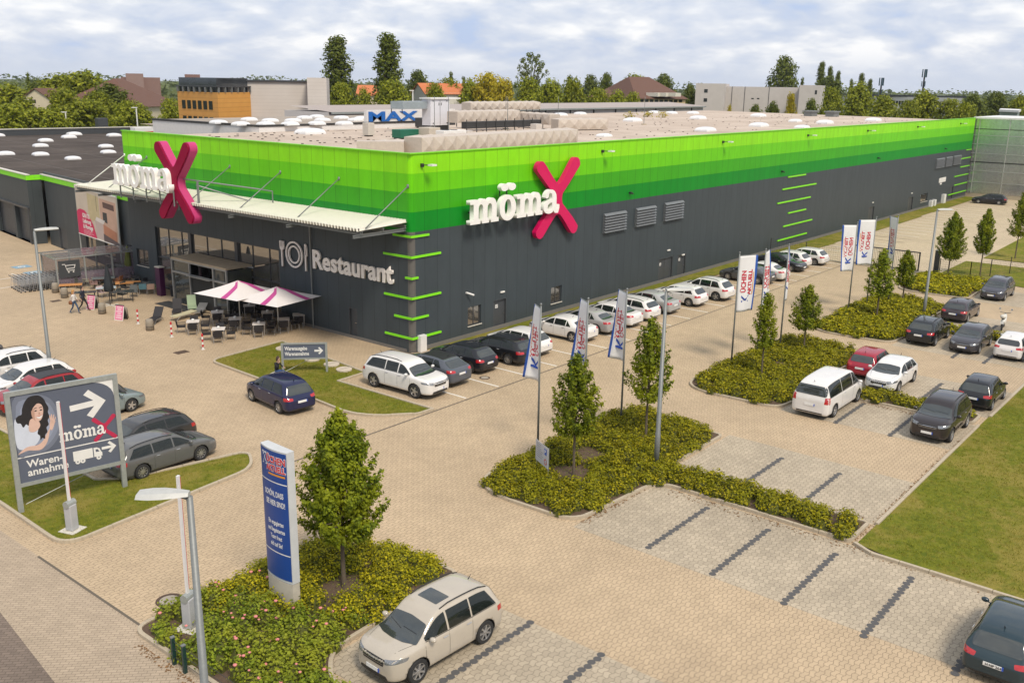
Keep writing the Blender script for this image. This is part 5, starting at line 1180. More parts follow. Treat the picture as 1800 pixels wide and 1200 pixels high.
# grass blades on the near lawns
def blades(P, n, h, seed, lab):
    rnd = random.Random(seed); xs = [p[0] for p in P]; ys = [p[1] for p in P]; vs = []; fs = []
    while len(fs) < n:
        x, y = rnd.uniform(min(xs), max(xs)), rnd.uniform(min(ys), max(ys))
        if not in_poly(x, y, P): continue
        for _ in range(3):
            bx, by = x+rnd.gauss(0, .05), y+rnd.gauss(0, .05); a = rnd.uniform(0, pi); w_ = .012; hh = h*rnd.uniform(.5, 1.4); lx, ly = rnd.uniform(-.05, .05), rnd.uniform(-.05, .05); k = len(vs)
            vs += [(bx-cos(a)*w_, by-sin(a)*w_, .05), (bx+cos(a)*w_, by+sin(a)*w_, .05), (bx+lx, by+ly, .05+hh)]; fs.append((k, k+1, k+2))
    me = bpy.data.meshes.new('grass'); me.from_pydata(vs, [], fs); me.materials.append(LF_GRASS); tag(link(bpy.data.objects.new('grass', me)), lab, 'grass', kind='stuff')
LF_GRASS = leaf_mat('grass_blades', (.12, .155, .012), (.30, .30, .03), (.34, .27, .06), .3)
blades(inset(L_F, .2), 26000, .07, 1, 'tufty grass around the big grey billboard')
blades(inset(L_G, .2), 16000, .07, 2, 'grass around the small direction board')
blades([(-7.1, -44), (22, -44), (22, -29.9), (-6.8, -29.7)], 60000, .07, 3, 'mown grass right of the parking bays')
# ------------------------------------------------------------------ signs, flags, lamps
GREYB = M('slate_blue_sign_face', (.10, .115, .155), .45, var=.08); SIGNW = M('sign_white', (.72, .71, .68), .45); GALV2 = M('sign_frame_galvanised', (.36, .38, .36), .5, .4, var=.25, scale=9)
def poly(name, loops, mat, T, parent, ex=.003): return outline(name, loops, mat, T, parent, ex)
def arrow(x, y, s, t=.28): return [(x-s*.1, y-t*s/2), (x+s*.66, y-t*s/2), (x+s*.38, y-s*.36), (x+s*.56, y-s*.50), (x+s*1.05, y), (x+s*.56, y+s*.50), (x+s*.38, y+s*.36), (x+s*.66, y+t*s/2), (x-s*.1, y+t*s/2)]
# big billboard on the left lawn
A = g(38, 902); B = g(220, 857); d = B-A; d.z = 0; W_ = d.length; ang = atan2(d.y, d.x)
bb = thing('billboard', (A.x, A.y, .05), ang, 'big slate grey billboard with smiling dark haired woman, arrow and lorry on the lawn', 'billboard')
HB = 4.72; zb0 = 1.12
for x in (0, W_): m = MB(); m.box(x-.09, x+.09, -.07, .07, 0, HB); m.build('post', GALV2, bb)
m = MB(); m.box(.09, W_-.09, -.07, .07, HB-.17, HB); m.box(.09, W_-.09, -.07, .07, zb0-.12, zb0+.02); m.build('frame', GALV2, bb)
m = MB(); m.box(.09, W_-.09, -.02, .02, zb0+.02, HB-.17); face = m.build('panel', GREYB, bb)
T = frame((.09, -.026, zb0+.02), (1, 0, 0), (0, 0, 1)); w_ = W_-.18; h_ = HB-.19-zb0
poly('corner_swoosh', [[(w_*.74, h_), (w_, h_), (w_, h_*.80)] + [(w_*.74+w_*.26*cos(pi/2*i/7), h_*.80+h_*.20*sin(pi/2*i/7)) for i in range(1, 7)]], SIGNW, T, face)
poly('arrow', [[(x*1, y) for x, y in [(p[0]*cos(.06)-p[1]*sin(.06), p[0]*sin(.06)+p[1]*cos(.06)) for p in arrow(0, 0, 1.15, .20)]]], SIGNW, T @ Matrix.Translation((w_*.58, h_*.74, 0)), face)
poly('divider', [[(0, h_*.285), (w_, h_*.285), (w_, h_*.297), (0, h_*.297)]], SIGNW, T, face)
SKIN2 = M('printed_skin', (.62, .42, .34), .5); HAIR2 = M('printed_black_hair', (.018, .016, .018), .5); BLOUSE = M('printed_pale_blouse', (.56, .60, .68), .5); HALO = M('printed_grey_glow', (.15, .16, .20), .5)
def pp(name, pts, mat, dz): poly(name, [[(x*w_, y*h_) for x, y in pts]], mat, T @ Matrix.Translation((0, 0, dz)), face)
def sm(pts, n=4):                                        # rounded closed curve
    out = []; N_ = len(pts)
    for i in range(N_):
        p0, p1, p2, p3 = [Vector(pts[(i+j) % N_]) for j in (-1, 0, 1, 2)]
        for t in [j/n for j in range(n)]: out.append(tuple(.5*((2*p1)+(p2-p0)*t+(2*p0-5*p1+4*p2-p3)*t*t+(3*p1-p0-3*p2+p3)*t**3)))
    return out
for i_ in range(4):
    f_ = 1-.16*i_; pp('portrait_glow', sm([(.22+(x-.22)*f_, .62+(y-.62)*f_) for x, y in [(.015, .34), (.015, .93), (.20, .985), (.37, .90), (.44, .70), (.45, .52), (.31, .33), (.12, .31)]]), M('printed_glow_%d' % i_, tuple(c_*(1+.55*(i_+1)) for c_ in (.10, .112, .145)), .5, var=.05), .0006*i_)
pp('portrait_blouse', sm([(.012, .42), (.012, .70), (.06, .74), (.14, .68), (.24, .66), (.26, .56), (.20, .42), (.10, .38)]), BLOUSE, .003)
pp('portrait_arm', sm([(.012, .335), (.10, .40), (.20, .40), (.26, .44), (.33, .56), (.37, .62), (.34, .56), (.30, .42), (.24, .345), (.17, .345), (.10, .36)]), SKIN2, .006)
pp('portrait_hair', sm([(.03, .74), (.06, .77), (.09, .78), (.10, .84), (.13, .91), (.17, .955), (.22, .965), (.27, .955), (.31, .91), (.325, .86), (.345, .80), (.335, .75), (.345, .70), (.325, .66), (.33, .61), (.305, .58), (.31, .53), (.285, .50), (.28, .455), (.255, .47), (.235, .45), (.235, .50), (.215, .53), (.225, .58), (.20, .62), (.17, .67), (.14, .64), (.12, .66), (.09, .63), (.07, .68), (.04, .69)]), HAIR2, .008)
pp('portrait_neck', sm([(.14, .58), (.16, .70), (.22, .70), (.25, .62), (.20, .56)]), SKIN2, .011)
pp('portrait_face', sm([(.195, .73), (.19, .80), (.205, .85), (.25, .87), (.285, .845), (.293, .78), (.278, .71), (.25, .672), (.215, .685)]), SKIN2, .014)
pp('portrait_cheek_shade', sm([(.185, .72), (.18, .80), (.195, .84), (.21, .78), (.205, .70), (.22, .665)]), M('printed_skin_shade', (.46, .28, .21), .5), .0155)
pp('portrait_nose', sm([(.252, .775), (.262, .745), (.250, .740), (.244, .745)]), M('printed_skin_shade', (.46, .28, .21), .5), .0165)
pp('portrait_fringe', sm([(.182, .80), (.18, .92), (.25, .94), (.305, .89), (.31, .84), (.28, .875), (.24, .87), (.20, .83)]), HAIR2, .017)
for x in (.222, .272): pp('portrait_eye', sm([(x-.014, .790), (x, .799), (x+.014, .793), (x, .785)]), HAIR2, .020); pp('portrait_brow', [(x-.016, .815), (x+.014, .822), (x+.014, .828), (x-.016, .822)], HAIR2, .020)
pp('portrait_mouth', sm([(.222, .725), (.25, .718), (.282, .735), (.262, .700), (.238, .700)]), SIGNW, .020); pp('portrait_lip', sm([(.218, .73), (.25, .724), (.286, .74), (.25, .728)]), M('printed_lip', (.45, .10, .10), .5), .022)
pp('portrait_hand', sm([(.335, .56), (.345, .64), (.375, .665), (.39, .63), (.375, .58), (.355, .54)]), SKIN2, .012)
for i, (x, y) in enumerate(((.350, .700), (.368, .708), (.388, .700), (.402, .672), (.400, .630))): pp('portrait_finger', sm([(.352+.008*i, .625), (x-.007, y), (x+.003, y+.006), (.365+.006*i, .62)]), SKIN2, .014)
text('lettering', 'Waren-', .40, SIGNW, T @ Matrix.Translation((w_*.08, h_*.165, .003)), face, .002, .008); text('lettering', 'annahme', .40, SIGNW, T @ Matrix.Translation((w_*.08, h_*.065, .003)), face, .002, .008)
logo(face, T @ Matrix.Translation((w_*.415, h_*.375, .008)), .36, 1.72, .003, wmat=SIGNW, names=('logo_letter', 'x'))
poly('logo_cross', [smin_cross(.175)], M('printed_magenta', (.45, .02, .07), .5), T @ Matrix.Translation((w_*.875, h_*.435, .004)), face)
tk = [[(0, .12), (0, .62), (.92, .62), (.92, .12)], [(.97, .12), (.97, .60), (1.12, .60), (1.25, .52), (1.32, .34), (1.36, .30), (1.36, .12)], [(1.06, .36), (1.06, .50), (1.16, .50), (1.24, .36)]]
poly('lorry_symbol', tk, SIGNW, T @ Matrix.Translation((w_*.53, h_*.09, .003)) @ Matrix.Diagonal((.78, .78, 1, 1)), face)
for x in (.18, .42, 1.18): poly('lorry_wheel', [ell(x, .06, .12, .12, 16), ell(x, .06, .04, .04, 8)], SIGNW, T @ Matrix.Translation((w_*.53, h_*.09, .006)) @ Matrix.Diagonal((.78, .78, 1, 1)), face)
poly('arrow', [arrow(0, 0, .48, .22)], SIGNW, T @ Matrix.Translation((w_*.835, h_*.20, .003)), face)
for (x0, z0, x1, z1) in ((.2, .25, W_-.3, 1.0), (.2, 1.0, W_-.1, .75)): m = MB(); m.tube([(x0, .06, z0), (x1, .5, z1)], .014, 5); m.build('stay', GALV2, bb)
# small direction board by the short lawn
A = g(498, 657); B = g(575, 655); d = B-A; d.z = 0; W2 = d.length; ang = atan2(d.y, d.x)
db = thing('direction_board', (A.x, A.y, .05), ang, 'low slate blue board on two posts pointing right to goods pick-up', 'direction sign')
zt = 1.72
for x in (0, W2): m = MB(); m.box(x-.06, x+.06, -.05, .05, 0, zt); m.build('post', GALV2, db)
m = MB(); m.box(.06, W2-.06, -.05, .05, zt-.08, zt); m.box(.06, W2-.06, -.05, .05, .78, .86); m.build('frame', GALV2, db)
m = MB(); m.box(.06, W2-.06, -.015, .015, .86, zt-.08); f2 = m.build('panel', GREYB, db); T = frame((.06, -.02, .86), (1, 0, 0), (0, 0, 1)); w2 = W2-.12
text('lettering', 'Warenausgabe', .29, SIGNW, T @ Matrix.Translation((.08, .46, 0)), f2, .002, .008, sx=w2*.60/1.95); text('lettering', 'Warenannahme', .29, SIGNW, T @ Matrix.Translation((.08, .15, 0)), f2, .002, .008, sx=w2*.60/1.95)
poly('arrow', [arrow(0, 0, .42, .26)], SIGNW, T @ Matrix.Translation((w2*.76, .40, 0)), f2)
m = MB(); m.tube([(0, .1, .0), (W2*.9, .9, .9)], .012, 5); m.build('stay', GALV2, db)
# blue pylon
a, b_ = g(469.5, 1055), g(533.7, 1092); d = b_-a; d.z = 0; WP = 1.30; ang = atan2(d.y, d.x)-.02; cen = (a+b_)/2
py = thing('advertising_pylon', (cen.x, cen.y+.15, .05), ang, 'tall curved blue pylon with white lettering on a concrete foot', 'pylon'); HP = 5.3
def lens(w_, dep): return [(w_*.5*sin(t)/sin(.62), -(cos(t)-cos(.62))/(1-cos(.62))*dep) for t in [-.62+1.24*i/14 for i in range(15)]]
fr_ = lens(WP, .10); body = fr_+[(WP*.5, .26), (-WP*.5, .26)]
m = MB(); m.prism([(x*.98, y*.98) for x, y in body], 0, 1.02); m.build('concrete_foot', M('pale_concrete', (.45, .41, .34), .85, var=.25), py, bevel=.01)
m = MB(); m.prism(body, 1.04, HP); m.build('cabinet', M('light_grey_metal', (.52, .53, .53), .4), py)
m = MB(); PB = M('royal_blue_face', (.008, .055, .26), .4, var=.05)
f3 = [(x*.97, y-.012) for x, y in fr_]
for (x1, y1), (x2, y2) in zip(f3, f3[1:]): m.add([(x1, y1, 1.12), (x2, y2, 1.12), (x2, y2, HP-.05), (x1, y1, HP-.05)], [(0, 1, 2, 3)])
pf = m.build('blue_face', PB, py, smooth=True)
def bend(o):                                             # lay flat lettering on the curved face
    for v in o.data.vertices:
        x = v.co.x; t = math.asin(max(-1, min(1, x*sin(.62)/(WP*.5)))); v.co.y += -(cos(t)-cos(.62))/(1-cos(.62))*.10-.014
def ptext(s, size, x, z, mat, bold=.01, sx=1, al='CENTER', ex=.002): o = text('lettering', s, size, mat, frame((x, 0, z), (1, 0, 0), (0, 0, 1)), pf, ex, bold, align=al, sx=sx); bend(o); return o
RED = M('sign_red', (.55, .015, .03), .45); ORNG = M('sign_orange', (.70, .28, .02), .45); LBL = M('sign_light_blue', (.10, .22, .60), .45)
for s_, x, z, sz in (('K', -.38, HP-.50, .42),): ptext(s_, sz+.06, x+.02, z-.01, SIGNW, .030, .8); ptext(s_, sz, x, z, PB, .012, .85, ex=.005)
ptext('ÜCHEN', .29, .19, HP-.42, SIGNW, .022, .84); ptext('ÜCHEN', .29, .19, HP-.42, RED, .008, .84, ex=.006)
ptext('AKTUELL', .27, .18, HP-.68, SIGNW, .022, .74); ptext('AKTUELL', .27, .18, HP-.68, RED, .008, .74, ex=.006)
def pstrip(z, t, mat, x0=-.48, x1=.48):
    m = MB(); n = 12
    for i in range(n):
        xa, xb = (x0+(x1-x0)*i/n)*WP, (x0+(x1-x0)*(i+1)/n)*WP; m.add([(xa, 0, z), (xb, 0, z), (xb, 0, z+t), (xa, 0, z+t)], [(0, 1, 2, 3)])
    o = m.build('stripe', mat, pf); bend(o)
pstrip(HP-.82, .06, ORNG, -.12, .44); pstrip(HP-1.05, .035, SIGNW); pstrip(1.95, .035, SIGNW)
ptext('SCHÖN, DASS', .25, .03, HP-1.50, SIGNW, .003, .56); ptext('SIE HIER SIND!', .25, .08, HP-1.80, SIGNW, .003, .56)
for i, s_ in enumerate(('Ein engagiertes', 'und begeistertes', 'Team freut', 'sich auf Sie!')): ptext(s_, .20, .06, HP-2.42-.24*i, SIGNW, .002, .60)
# parking notice in the bed
A = g(942, 822, .25); B = g(960, 838, .25); d = B-A; ang = atan2(d.y, d.x)
pn = thing('parking_notice', (A.x, A.y, .1), ang, 'small grey parking notice with blue P on posts in the groundcover', 'notice board'); Wn = 1.15
for x in (0, Wn): m = MB(); m.tube([(x, .03, 0), (x, .03, 1.45)], .025, 6); m.build('post', GALV, pn)
m = MB(); m.box(-.03, Wn+.03, -.015, .0, .55, 1.45); f4 = m.build('panel', M('pale_notice_face', (.50, .50, .52), .5), pn)
m = MB(); m.box(Wn-.34, Wn-.10, -.02, -.016, 1.08, 1.34); m.build('blue_square', M('traffic_blue', (.02, .10, .45), .5), f4); text('letter', 'P', .26, SIGNW, frame((Wn-.30, -.024, 1.12), (1, 0, 0), (0, 0, 1)), f4, .001, .006)
m = MB()
for i, wd in enumerate((.55, .5, .58, .75, .7, .78, .66)): m.box(.06, .06+wd*.8, -.019, -.016, 1.32-i*.09, 1.345-i*.09)
m.build('printed_lines', M('faded_print', (.22, .22, .25), .6), f4)
m = MB(); m.lathe([(.09, .016), (.13, .016)], 20, 0, frame((Wn-.2, -.002, .78), (1, 0, 0), (0, 0, 1))); m.build('red_ring', RED, f4)
# flags
FLAGM = M('white_flag_cloth', (.74, .73, .72), .7, var=.05); FBL = M('flag_blue_hem', (.02, .09, .38), .7); GF = 'advertising flags along the drive lane'
def flag(px, py, ang, label, Hf=6.6, w_=1.15, h_=3.3, side=1, ztop=None, sway=.0):
    p = g(px, py); o = thing('flag', (p.x, p.y, .05), radians(ang), label, 'flag', GF)
    m = MB(); m.tube([(0, 0, 0), (0, 0, Hf*.5), (0, 0, Hf)], [.055, .045, .035], 8); m.lathe([(.0, .0), (.05, .03), (.05, .1), (0, .13)], 8, 0, Matrix.Translation((0, 0, Hf))); m.build('pole', GALV, o, smooth=True)
    m = MB(); m.tube([(0, 0, Hf-.12), (w_, 0, Hf-.10)], .02, 6); m.build('arm', GALV, o)
    z1 = Hf-.13; nx, nz = 9, 22
    def P(u, v):                                         # u across, v down
        f = (.12*sin(4.1*u+v*3.3)+.05*sin(9*u+2*v)+.03*sin(17*u-5*v))*v**.6*(.3+.7*u)+sway*v**.8*u; return Vector((.05+u*(w_-.05)*(1-.06*v), f, z1-v*h_+.05*u))
    vs = [P(i/nx, j/nz) for j in range(nz+1) for i in range(nx+1)]; fs = []; ms = []
    m = MB()
    for j in range(nz):
        for i in range(nx): q = j*(nx+1)+i; m.add([vs[q], vs[q+1], vs[q+nx+2], vs[q+nx+1]], [(3, 2, 1, 0)], 1 if i == nx-1 else 0)
    c = m.build('cloth', [FLAGM, FBL], o, smooth=True); bm = bmesh.new(); bm.from_mesh(c.data); bmesh.ops.remove_doubles(bm, verts=bm.verts, dist=1e-4); bm.to_mesh(c.data); bm.free()
    sl = c.modifiers.new('s', 'SOLIDIFY'); sl.thickness = .006
    for sd_ in (1, -1):                                  # writing runs up the cloth, on both faces
        for s_, sz, u0, v0, mat in (('K', .70, .62, .84, PBF), ('ÜCHEN', .40, .42, .66, REDF), ('AKTUELL', .34, .74, .70, REDF)):
            L_ = {'K': .5, 'ÜCHEN': 1.5, 'AKTUELL': 1.6}[s_]
            t = text('lettering', s_, sz, mat, Matrix.Identity(4), c, .0, .014, space=1.0, sx=(1.25/(sz*3.3) if s_ == 'ÜCHEN' else 1.45/(sz*4.1) if s_ == 'AKTUELL' else 1))
            for v in t.data.vertices:
                x, y = v.co.x, v.co.y
                uu = u0-y/w_ if sd_ > 0 else (u0-.36*sz)+y/w_-(0.0)
                vv = v0-x/h_ if sd_ > 0 else v0-x/h_
                uu = u0-y/w_
                q = P(uu, vv); v.co = (q.x, q.y-sd_*.012, q.z)
            if sd_ < 0: t.data.flip_normals()
        if True:
            m = MB(); n = 10
            for i in range(n):
                va, vb = .70-.40*i/n, .70-.40*(i+1)/n
                m.add([P(.80, va)+Vector((0, -sd_*.012, 0)), P(.80, vb)+Vector((0, -sd_*.012, 0)), P(.84, vb)+Vector((0, -sd_*.012, 0)), P(.84, va)+Vector((0, -sd_*.012, 0))], [(0, 1, 2, 3)])
            m.build('orange_bar', ORNG, c)
    return o
PBF = M('flag_print_blue', (.015, .06, .33), .7); REDF = M('flag_print_red', (.52, .02, .04), .7)
VW = 40                                                  # flags hang in the wind; angles in the ground plane
flag(945, 792, 56, 'first white flag with blue and red lettering behind the parking notice', w_=.85, sway=.48)
flag(1025, 775, 58, 'second white flag rising behind the cone shaped hornbeam', w_=.85, sway=.46)
flag(1091, 748, 60, 'third white flag left of the tall thin hornbeam', w_=.85, sway=.42)
flag(1285, 642, -30, 'fourth flag, spread flat, blue hem to the right, at the bed edge', w_=1.25)
flag(1330, 632, 12, 'fifth flag, narrow, with a blue upper corner', w_=1.1, sway=-.2)
flag(1370, 618, 22, 'sixth flag seen almost edge-on with blue lettering', w_=1.0, sway=-.15)
flag(1490, 553, 140, 'seventh flag with blue hem on its left beside the gate', w_=1.15, sway=.2)
flag(1522, 545, 146, 'eighth flag, wide and upright above the sliding gate', w_=1.45, Hf=6.8)
flag(1560, 540, 55, 'ninth flag seen edge-on right of the gate', w_=1.0, Hf=6.8, sway=-.2)
# street lamps
GS = 'street lamps of the car park'
def lamp(loc, label, Hl=8.1, ang=0, arm=.0, hl=1.15):
    o = thing('street_lamp', (loc[0], loc[1], 0), radians(ang), label, 'street lamp', GS)
    m = MB(); m.tube([(0, 0, 0), (0, 0, 1.6), (0, 0, 1.62), (0, 0, Hl)], [.115, .115, .10, .065], 12); m.build('pole', GALV, o, smooth=True)
    m = MB(); m.tube([(0, 0, Hl-.05), (arm+.25, 0, Hl+.05)], .045, 8); m.build('bracket', GALV, o)
    vs = []; W_ = [.11, .18, .24, .26, .22]; n = len(W_)
    m = MB(); x0 = arm
    for i, w_ in enumerate(W_):
        x = x0+hl*i/(n-1); tz = Hl+.13-.0*i; vs += [(x, -w_, Hl+.04), (x, -w_*.6, Hl+.10+.03*sin(i*.8)), (x, w_*.6, Hl+.10+.03*sin(i*.8)), (x, w_, Hl+.04), (x, 0, Hl-.02)]
    fs = [(i*5+k, i*5+(k+1) % 5, (i+1)*5+(k+1) % 5, (i+1)*5+k) for i in range(n-1) for k in range(5)]+[(4, 3, 2, 1, 0), tuple((n-1)*5+k for k in range(5))]
    m.add(vs, fs); m.build('lamp_head', M('weathered_white_housing', (.44, .44, .41), .45, var=.2, scale=6), o, smooth=False); return o
h0 = g(330, 873, 7.9); fl = g(337, 865, 8.0); b0 = g(357.5, 1290)
b0 = g(333, 872, 7.95)
lamp((b0.x, b0.y), 'nearest street lamp with streaked white head at the front bed', 7.95, 133, 0, .98)
lamp(g(91, 669)[:2], 'street lamp rising between the cars left of the billboard', 8.1, -8)
lamp(g(1153, 822)[:2], 'street lamp beside the tall thin hornbeam in the near bed', 7.75, -35)
lamp(g(1622.7, 560)[:2], 'street lamp in the third bed with a lone arm to the right', 7.75, -35)
# barriers
def barrier(px, py, ang, label, boom=3.9, tilt=4):
    p = g(px, py); o = thing('parking_barrier', (p.x, p.y, .03), radians(ang), label, 'barrier', 'raised parking barriers at the entrance')
    m = MB(); m.box(-.34, .34, -.34, .34, 0, .05); m.build('base_plate', SILL, o)
    m = MB(); m.box(-.17, .17, -.15, .15, .05, 1.02); m.build('housing', M('grey_barrier_housing', (.42, .42, .43), .4), o, bevel=.03)
    m = MB(); m.tube([(-.2, 0, 1.06), (.2, 0, 1.06)], .13, 12); m.build('hinge', GALV2, o)
    m = MB(); c_, s_ = sin(radians(tilt)), cos(radians(tilt))
    for i in range(6): a_, b_ = boom*i/6, boom*(i+1)/6; m.box(-.05, .05, -.035, .035, 1.15+a_, 1.15+b_, 0)
    m.box(.035, .052, -.037, .037, 1.3, 1.1+boom, 1); m.build('boom', [M('barrier_white', (.70, .68, .66), .4), RED], o)
    return o
barrier(128, 933, 20, 'raised barrier with white boom before the big billboard', 3.75)
barrier(335, 1105, 20, 'raised barrier with red edged boom beside the near lamp pole', 3.75)
# dark posts with chain at the front bed
pA, pB = g(307, 1167), g(326, 1182)
for i, p in enumerate((pA, pB)):
    o = thing('fence_post', (p.x, p.y, 0), 0, ('left' if i == 0 else 'right')+' dark green rail post at the kerb of the front bed', 'post', 'short dark posts at the front bed'); m = MB(); m.box(-.05, .05, -.04, .04, 0, .85); m.build('post', M('dark_green_post', (.012, .04, .035), .4), o); m = MB(); m.box(-.06, .06, -.05, .05, .85, .88); m.build('cap', GALV, o)
o = thing('wire_rope_rail', (pA.x, pA.y, 0), 0, 'thin wire rail running down from the dark posts along the kerb', 'wire rail'); m = MB()
for z in (.25, .5, .75): m.tube([(0, 0, z), (-.02, -3, z-.02), (-.05, -9, z)], .008, 5)
m.build('wire', BLK, o)
# bollards
GB = 'red and white bollards before the terrace'
for px, py, lab in ((243, 569, 'red and white banded bollard nearest the pink board'), (302, 592, 'middle of the three red and white banded bollards'), (357, 614, 'red and white banded bollard nearest the lawn')):
    p = g(px, py); o = thing('striped_bollard', (p.x, p.y, 0), 0, lab, 'bollard', GB); m = MB()
    for i in range(6): m.lathe([(.055, i*.16), (.055, (i+1)*.16)], 12, i % 2)
    m.lathe([(.055, .96), (.03, .99), (0, 1.0)], 12, 1); m.build('post', [SIGNW, M('bollard_red', (.5, .02, .03), .45)], o, smooth=True); m = MB(); m.box(-.09, .09, -.09, .09, 0, .02); m.build('foot', SIGNW, o)
CONC = M('concrete_block', (.27, .235, .185), .9, var=.25, scale=9); GC = 'stout concrete bollards on the square'
for px, py, lab in ((98, 514, 'concrete bollard just right of the trolley row'), (114, 523, 'concrete bollard left of the walking woman'), (180, 551, 'concrete bollard between the two pink boards'), (264, 580, 'concrete bollard below the black deckchair'), (168, 539, 'concrete bollard under the first pink board'), (219, 559, 'concrete bollard behind the second pink board')):
    p = g(px, py); o = tag(empty('concrete_bollard', (p.x, p.y, 0)), lab, 'bollard', GC); m = MB(); m.lathe([(.0, 0), (.27, 0), (.25, .5), (.22, .70), (.17, .74), (0, .75)], 14); m.build('block', CONC, o, smooth=True); m = MB(); m.lathe([(.262, .24), (.262, .27)], 14); m.build('joint', BLK, o)
def aboard(px, py, ang, lab):
    p = g(px, py); o = thing('sandwich_board', (p.x, p.y, 0), radians(ang), lab, 'sandwich board', 'pink sandwich boards on the square')
    for s_ in (1, -1):
        m = MB(); T = Matrix.Translation((0, s_*.26, 0)) @ Matrix.Rotation(radians(s_*15), 4, 'X'); m.box(-.34, .34, -.015, .015, 0, 1.08, T=T); f = m.build('board', SILL if s_ < 0 else BLK, o)
        if s_ < 0:
            m = MB(); m.box(-.29, .29, -.02, -.016, .06, 1.02, T=T); pk = m.build('poster', M('pink_poster', (.62, .16, .28), .5, var=.3, scale=7), f); m = MB()
            for i, w_ in enumerate((.4, .3, .44, .25, .38, .42)): m.box(-w_/2, w_/2, -.024, -.0205, .88-i*.14, .93-i*.14, T=T)
            m.build('printed_lines', SIGNW, pk)
aboard(163, 543, -65, 'pink sandwich board standing behind the walking man'); aboard(213, 562, -65, 'pink sandwich board nearest the red and white bollards')
# ------------------------------------------------------------------ terrace furniture
WIC = M('black_wicker', (.022, .020, .022), .7, var=.5, scale=40); ALU = M('brushed_aluminium', (.55, .55, .55), .35, .8); TTOP = M('pale_table_top', (.68, .63, .58), .5)
def mk_chair(col, name='terrace_chair'):
    o = empty(name); m = MB(); m.box(-.26, .26, -.25, .25, .40, .45); m.build('seat', col, o, bevel=.01)
    m = MB(); T = Matrix.Translation((0, .25, .42)) @ Matrix.Rotation(radians(-10), 4, 'X'); m.box(-.26, .26, -.02, .02, 0, .44, T=T); m.build('backrest', col, o, bevel=.015)
    for s_ in (1, -1):
        m = MB(); m.box(s_*.27-.02, s_*.27+.02, -.24, .27, .60, .64); m.box(s_*.27-.018, s_*.27+.018, -.24, -.21, .43, .60); m.build('armrest', col, o)
    for x in (-.24, .24):
        for y in (-.23, .25): m = MB(); m.tube([(x*1.05, y*1.08, 0), (x, y, .41)], .016, 5); m.build('leg', ALU, o)
    return o
def mk_table(top, wd=.8, ln=.8):
    o = empty('terrace_table'); m = MB(); m.box(-ln/2, ln/2, -wd/2, wd/2, .72, .75); m.build('tabletop', top, o, bevel=.005)
    for x in (-ln*.42, ln*.42):
        for y in (-wd*.42, wd*.42): m = MB(); m.box(x-.02, x+.02, y-.02, y+.02, 0, .718); m.build('leg', ALU if top is TTOP else BLK, o)
    return o
ch0, tb0 = mk_chair(WIC), mk_table(TTOP); snapshot(); fc = ft = True
TAB = [(339, 564, 'by the green stripped lounger'), (381.7, 547.5, 'in front of the menu board'), (413, 559, 'under the edge of the rear parasol'), (384, 577, 'nearest the lawn tip'), (455, 568, 'left of the front parasol pole'), (470, 548, 'between the two parasols'), (438, 536, 'under the rear parasol with a blue bag'), (498, 560, 'right of the front parasol pole'), (525, 552, 'at the wall beyond the parasols')]
for i, (px, py, lab) in enumerate(TAB):
    p = g(px, py, .75); o = tb0 if ft else dup(tb0); ft = False; rz = radians(-36+random.uniform(-4, 4)); o.location = (p.x, p.y, 0); o.rotation_euler = (0, 0, rz); tag(o, 'pale square terrace table '+lab, 'table', 'square tables on the terrace')
    for k, w_ in enumerate(('left', 'near', 'right', 'far')):
        a = rz+pi+k*pi/2; c = ch0 if fc else dup(ch0); fc = False
        c.location = (p.x+cos(a)*.72, p.y+sin(a)*.72, 0); c.rotation_euler = (0, 0, a-pi/2+random.uniform(-.15, .15)); tag(c, 'black wicker chair, %s side of the table %s' % (w_, lab), 'chair', 'black wicker chairs on the terrace')
    if i < 7:
        m = MB(); m.lathe([(0, .755), (.09, .76), (.10, .84), (.05, .90), (0, .90)], 10); o = m.build('table_lantern', SIGNW, smooth=True); o.location = (p.x, p.y, 0); tag(o, 'round white lantern on the table '+lab, 'lantern', 'white lanterns on the terrace tables')
